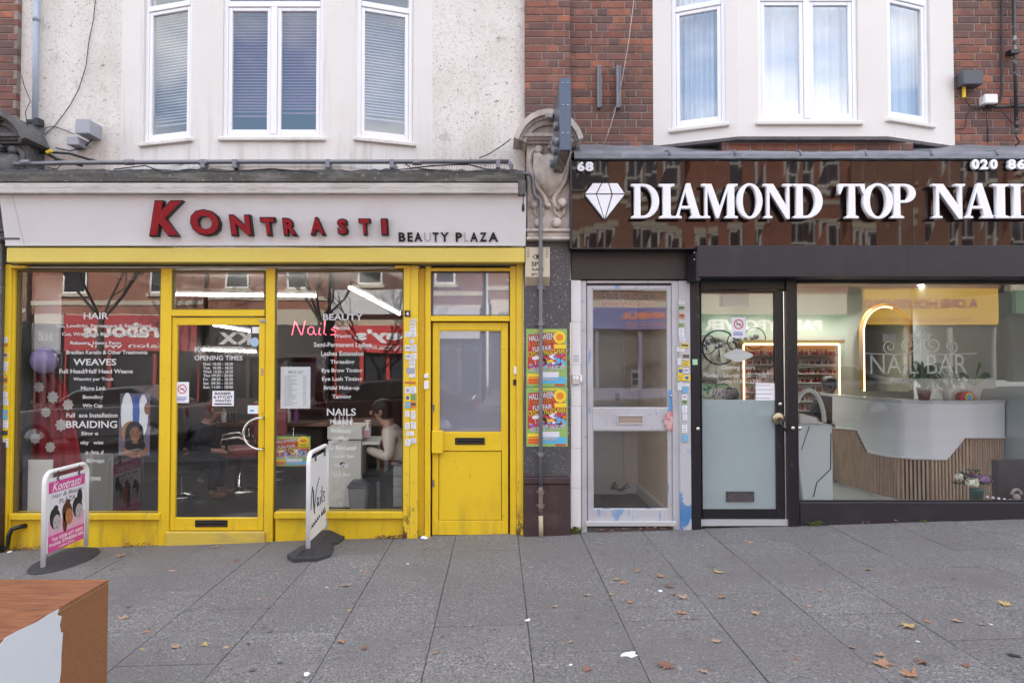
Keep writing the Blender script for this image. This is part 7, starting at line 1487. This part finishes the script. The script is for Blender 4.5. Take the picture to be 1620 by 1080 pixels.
# ================================================================== THE FAR SIDE OF THE STREET (seen in the glass)
YO = -20.0
def refl(px, py, Yb=-YO): d = -CY + Yb; return (px - PX0) / F * d, CZ + (568 - py) / F * d
WF = plain('white_far_window_frame', (.78, .77, .74), .5); DG = surf('dark_far_glass', (.03, .035, .045), .05, spec=1.0); STN = surf('cream_far_stone', (.50, .45, .36), .8, [(.8, .5, .8, (.4, .34, .26), .6)])
def far_building(label, x0, x1, h, wall, trim_rows=2, bayw=2.3, seed=0, sashc=None):
    """origin at its left front corner as seen from the front, facing the shops"""
    w_ = x1 - x0; e = empty('far_building', label, 'building', (x1, YO, gnd((x0 + x1) / 2)), math.pi)
    r = random.Random(seed)
    MB().box(0, w_, 0, 9, 3.9, h).obj('brick_front', wall, e)
    MB().box(0, w_, .0, 9, h + .001, h + .25).box(-.02, w_ + .02, -.25, -.001, h - .3, h + .2).obj('cornice', STN, e)
    MB().box(0, w_, 2.5, 9, 0, 3.9).obj('shop_interior_back', plain('far_shop_dark', (.05, .045, .04), .8), e)
    n = max(1, int(w_ / bayw)); 
    for fl_, zz in enumerate([4.7, 7.9, 10.9][:2 if h < 11.5 else 3]):
        MB().box(.0, w_, -.06, -.001, zz - .45, zz - .28).obj('string_course', STN, e)
        for k in range(n):
            cx = (k + .5) * w_ / n; ww = .95 if (k + fl_) % 2 else .8; hh = 1.7 if fl_ < 2 else 1.3
            wn = empty('window', None, None); wn.parent = e
            MB().box(cx - ww / 2 - .14, cx + ww / 2 + .14, -.10, -.001, zz + hh + .001, zz + hh + .25).box(cx - ww / 2 - .1, cx + ww / 2 + .1, -.12, -.001, zz - .12, zz - .001).obj('window_dressing', STN, wn)
            fm = frame_mb(cx - ww / 2, cx + ww / 2, zz, zz + hh, .07, .07, .08, .08, -.05, -.001); fm.box(cx - ww / 2 + .07, cx + ww / 2 - .07, -.055, -.002, zz + hh * .5 - .03, zz + hh * .5 + .03); fm.box(cx - .02, cx + .02, -.045, -.003, zz + hh * .5 + .03, zz + hh - .08)
            fm.obj('frame', WF, wn); MB().box(cx - ww / 2 + .07, cx + ww / 2 - .07, -.03, -.004, zz + .08, zz + hh - .08).obj('pane', DG, wn)
    return e, w_
def far_shop(e, u0, u1, label_sign, col, signz, text, tcol, small=None, front=(.05, .04, .04), th=.34, sub=None):
    """shop unit in local coordinates of a far building: stall, glazing, posts and its sign"""
    z0, z1 = signz
    MB().box(u0, u1, -.02, .3, 0, .45).obj('stall_riser', plain('far_front', front, .5), e)
    for k in range(4): u = u0 + (u1 - u0) * k / 3; MB().box(u - .07 + (.07 if k == 0 else 0), u + .07 - (.07 if k == 3 else 0), -.03, .2, .451, z0).obj('shop_post', plain('far_front_post', front, .5), e)
    MB().box(u0, u1, .1, .12, .45, z0).obj('shop_pane', DG, e); MB().box(u0, u1, 0, .35, z1, 3.9).obj('fascia_back', STN, e)
    M4 = e.matrix_basis; s = empty('far_shop_sign', label_sign, 'sign', e.location.copy(), math.pi)
    MB().box(u0 + .05, u1 - .05, -.22, -.001, z0, z1).obj('sign_board', plain('far_sign', col, .5), s)
    mid = (z0 + z1) / 2 + (.12 if small else 0); hh = (z1 - z0) * th
    tx0, tx1 = u0 + .3, u1 - .3
    if isinstance(text, tuple): text, tx0, tx1 = text
    MB().text(text, tx0, tx1, mid - hh / 2, mid + hh / 2, -.235, 0, bold=.04, ext=.01).obj('sign_lettering', plain('far_letter', tcol, .5), s)
    if small: MB().text(small, tx0 + .2, tx1 - .2, z0 + .12, z0 + .12 + hh * .32, -.235, 0, bold=.01).obj('sign_small_lettering', plain('far_letter2', tcol, .5), s)
    return s
# plots along the far side (world x): west to east
R_ = refl
e, w_ = far_building('brown brick terrace with tall sash windows on the far side, at its west end', -30, -18.2, 10.2, M['bricktex3'], seed=1); far_shop(e, .2, w_ - .2, 'dark plain shop sign at the west end of the far terrace', (.06, .05, .05), (2.7, 3.6), 'CAFE', (.7, .7, .7))
e, w_ = far_building('red brick terrace above a red shop sign across the road', -18, -11.4, 9.7, M['bricktex2'], seed=2)
far_shop(e, 5.4, w_ - .1, 'plain grey shop sign beyond the red one', (.12, .12, .12), (2.5, 3.5), 'SHOES', (.4, .4, .4)); far_shop(e, .1, 5.3, 'red shop sign with white letters across the road', (.42, .02, .03), (2.45, 3.85), ('arabouts', 1.15, 4.5), (.8, .78, .76), 'Salon wear', front=(.3, .02, .02), th=.42)
e, w_ = far_building('orange brick terrace with a black shop sign across the road', -11.2, -6.6, 10.0, M['bricktex2'], seed=3)
far_shop(e, .1, w_ - .1, 'black shop sign with bright letters across the road', (.025, .022, .022), (2.0, 3.3), ('C KX', 1.9, 4.1), (.85, .85, .85), 'NAILWEAR', th=.4)
e, w_ = far_building('red brick terrace above a bright red painted shopfront', -6.4, -.6, 9.8, M['bricktex'], seed=4)
far_shop(e, 2.6, w_ - .1, 'red shop sign with white script letters across the road', (.55, .03, .03), (2.05, 3.1), ("ley's", .0 + 2.8, 4.9), (.85, .85, .85), 'TRADITIONAL BUTCHERS', front=(.5, .03, .02), th=.5); far_shop(e, .05, 2.55, 'blank pale shop sign beside the red script sign', (.42, .42, .44), (2.6, 3.9 - .1), 'TO LET', (.2, .2, .25))
o = MB().box(-6.4 + .0, -2.9, YO + .001, YO + .35, 3.42, 4.35).obj('billboard', plain('pale_hoarding', (.62, .62, .63), .6), None); setp(o, 'plain pale hoarding above the red script sign', 'hoarding')
e, w_ = far_building('brown brick building with white windows facing the hall door', -.4, 7.2, 9.9, M['bricktex3'], seed=5)
far_shop(e, .1, 5.0, 'blue grocery sign with orange letters across the road', (.13, .14, .36), (2.75, 3.6), ('ISTANBUL', .15, 2.5), (.75, .2, .1), 'MEAT & FISH - GROCERY', front=(.2, .2, .3)); far_shop(e, 5.1, w_ - .1, 'pale plain shop sign beside the blue grocery sign', (.55, .5, .42), (2.8, 3.7), 'KEYS', (.2, .2, .2))
e, w_ = far_building('red brick building above a long green shop sign', 7.4, 13.5, 10.0, M['bricktex2'], seed=6)
far_shop(e, .05, w_ - .05, 'long dark green shop sign with white capitals across the road', (.02, .17, .08), (2.25, 3.1), ('PADDYPOWER', 1.1, 5.6), (.85, .87, .85), front=(.02, .14, .07), th=.5)
e, w_ = far_building('cream and brick building above a yellow household shop sign', 13.7, 19.4, 9.8, M['bricktex3'], seed=7)
far_shop(e, .2, w_ - .3, 'large yellow shop sign with brown capitals across the road', (.75, .45, .06), (2.5, 3.89), ('A ONE HOUSEHOLD', 1.0, 5.4), (.4, .12, .1), 'HARDWARE - KITCHENWARE - GIFTS - TOYS', front=(.3, .3, .3), th=.26)
e, w_ = far_building('red brick terrace at the east end of the far side', 19.6, 34, 10.1, M['bricktex2'], seed=8); far_shop(e, .2, 6, 'small red shop sign at the east end across the road', (.5, .04, .05), (2.6, 3.6), '21', (.85, .8, .8)); far_shop(e, 6.2, w_ - .2, 'dull green shop sign at the east end across the road', (.1, .2, .12), (2.6, 3.5), 'LAUNDRY', (.8, .8, .8))

# parked vehicles on the road
CG = surf('car_window_glass', (.02, .025, .03), .04, spec=1.0)
def car(label, x, y, col, van=False, name='parked_car'):
    e = empty(name, label, 'van' if van else 'car', (x, y, gnd(x) - .13)); e.rotation_euler = (0, TILT, 0)
    body = plain('car_paint', col, .2, coat=1); Lh = 2.15 if not van else 2.5
    prof = [(-Lh, .35), (-Lh, .75), (-Lh + .15, .92), (-1.1, 1.0), (1.4, 1.02), (Lh - .05, .95), (Lh, .6), (Lh, .35), (1.75, .30), (-1.75, .30)] if not van else [(-Lh, .35), (-Lh, .8), (-Lh + .5, 1.15), (-1.2, 1.25), (Lh, 1.25), (Lh, .35), (1.8, .3), (-1.8, .3)]
    MB().prism(prof, -.88, .88).obj('body', body, e, bevel=.06, seg=3)
    rf = [(-1.15, 1.0), (-.45, 1.42), (.9, 1.46), (1.75, 1.02)] if not van else [(-1.3, 1.25), (-.7, 1.95), (Lh - .05, 2.0), (Lh - .02, 1.25)]
    mb = MB(); mb.prism(rf, -.80, .80); zt5 = rf[1][1]; zb7 = rf[0][1]; mb.v = [(a, b * (1 - .13 * (c - zb7) / (zt5 - zb7)), c + .002) for a, b, c in mb.v]; mb.obj('cabin', body, e, bevel=.05, seg=3)
    for s in (-1, 1):
        for (q0, q1, q2, q3) in (((-.98, 1.06), (-.42, 1.38), (.12, 1.40), (.12, 1.06)), ((.2, 1.06), (.2, 1.40), (.85, 1.40), (1.4, 1.06))) if not van else (((-1.15, 1.3), (-.65, 1.85), (.0, 1.85), (.0, 1.3)),):
            pts = [q0, q1, q2, q3]; ins = lambda z: .80 * (1 - .13 * (z - zb7) / (zt5 - zb7)) + .004
            MB().add([(a, s * ins(b), b) for a, b in pts], [(0, 1, 2, 3)]).obj('side_window', CG, e)
    for a in (-1.35, 1.35):
        for s in (-1, 1):
            w2_ = empty('wheel', None, None); w2_.parent = e; MB().lathe((a, s * .8, .32), [(.26, -.10), (.32, -.08), (.32, .08), (.26, .10)], 24, axis='y').obj('tyre', M['rubber'], w2_, smooth=True); MB().lathe((a, s * .905, .32), [(.05, -.02), (.2, -.01), (.22, .0)], 20, axis='y').obj('rim', M['chrome'], w2_, smooth=True)
    for s in (-.6, .6): MB().ball((-Lh + .03, s, .72), (.06, .16, .09), 10).obj('headlight', M['white'], e, smooth=True); MB().ball((Lh - .02, s * 1.1, .8), (.04, .1, .12), 10).obj('tail_light', M['inkred'], e, smooth=True)
car('silver hatchback on the road, mirrored in the left salon window', -9.4, -10.2, (.5, .5, .52)); car('dark red car on the road, mirrored in the right salon window', -2.6, -9.7, (.10, .012, .018)); car('white hatchback on the road, mirrored in the nail salon window', 7.6, -10.4, (.6, .6, .6))
# bare street trees
def tree(label, x, y, h, seed):
    r = random.Random(seed); e = empty('street_tree', label, 'tree', (x, y, gnd(x))); bk = plain('bark', (.06, .05, .045), .9); mb = MB()
    MB().tube([(0, 0, -.1), (.02, 0, h * .2), (.05, .03, h * .38)], .15, 10, r1=.10).obj('trunk', bk, e, smooth=True)
    def br(p, d, l_, rr, lv):
        q = p + d * l_; m_ = (p + q) / 2 + Vector((r.uniform(-1, 1), r.uniform(-1, 1), r.uniform(-1, 1))) * l_ * .07; mb.tube([p, m_, q], rr, 5 if lv > 2 else 4, r1=rr * .6)
        if lv == 0: return
        for k in range(3 if lv > 1 else 4):
            dd = (d + Vector((r.uniform(-1, 1), r.uniform(-1, 1), r.uniform(-.4, .8))) * .75).normalized(); br(q if k < 2 else m_, dd, l_ * r.uniform(.6, .8), rr * .55, lv - 1)
    for k in range(5): a = k * 1.256 + r.random(); br(Vector((.05, .03, h * .36)), Vector((math.cos(a) * .6, math.sin(a) * .6, .8)).normalized(), h * .24, .05, 5)
    mb.obj('crown', bk, e)
tree('bare street tree on the far pavement, west of centre', -13.4, -16.6, 9.5, 1); tree('bare street tree on the far pavement opposite the yellow door', -6.1, -16.8, 8.8, 2)
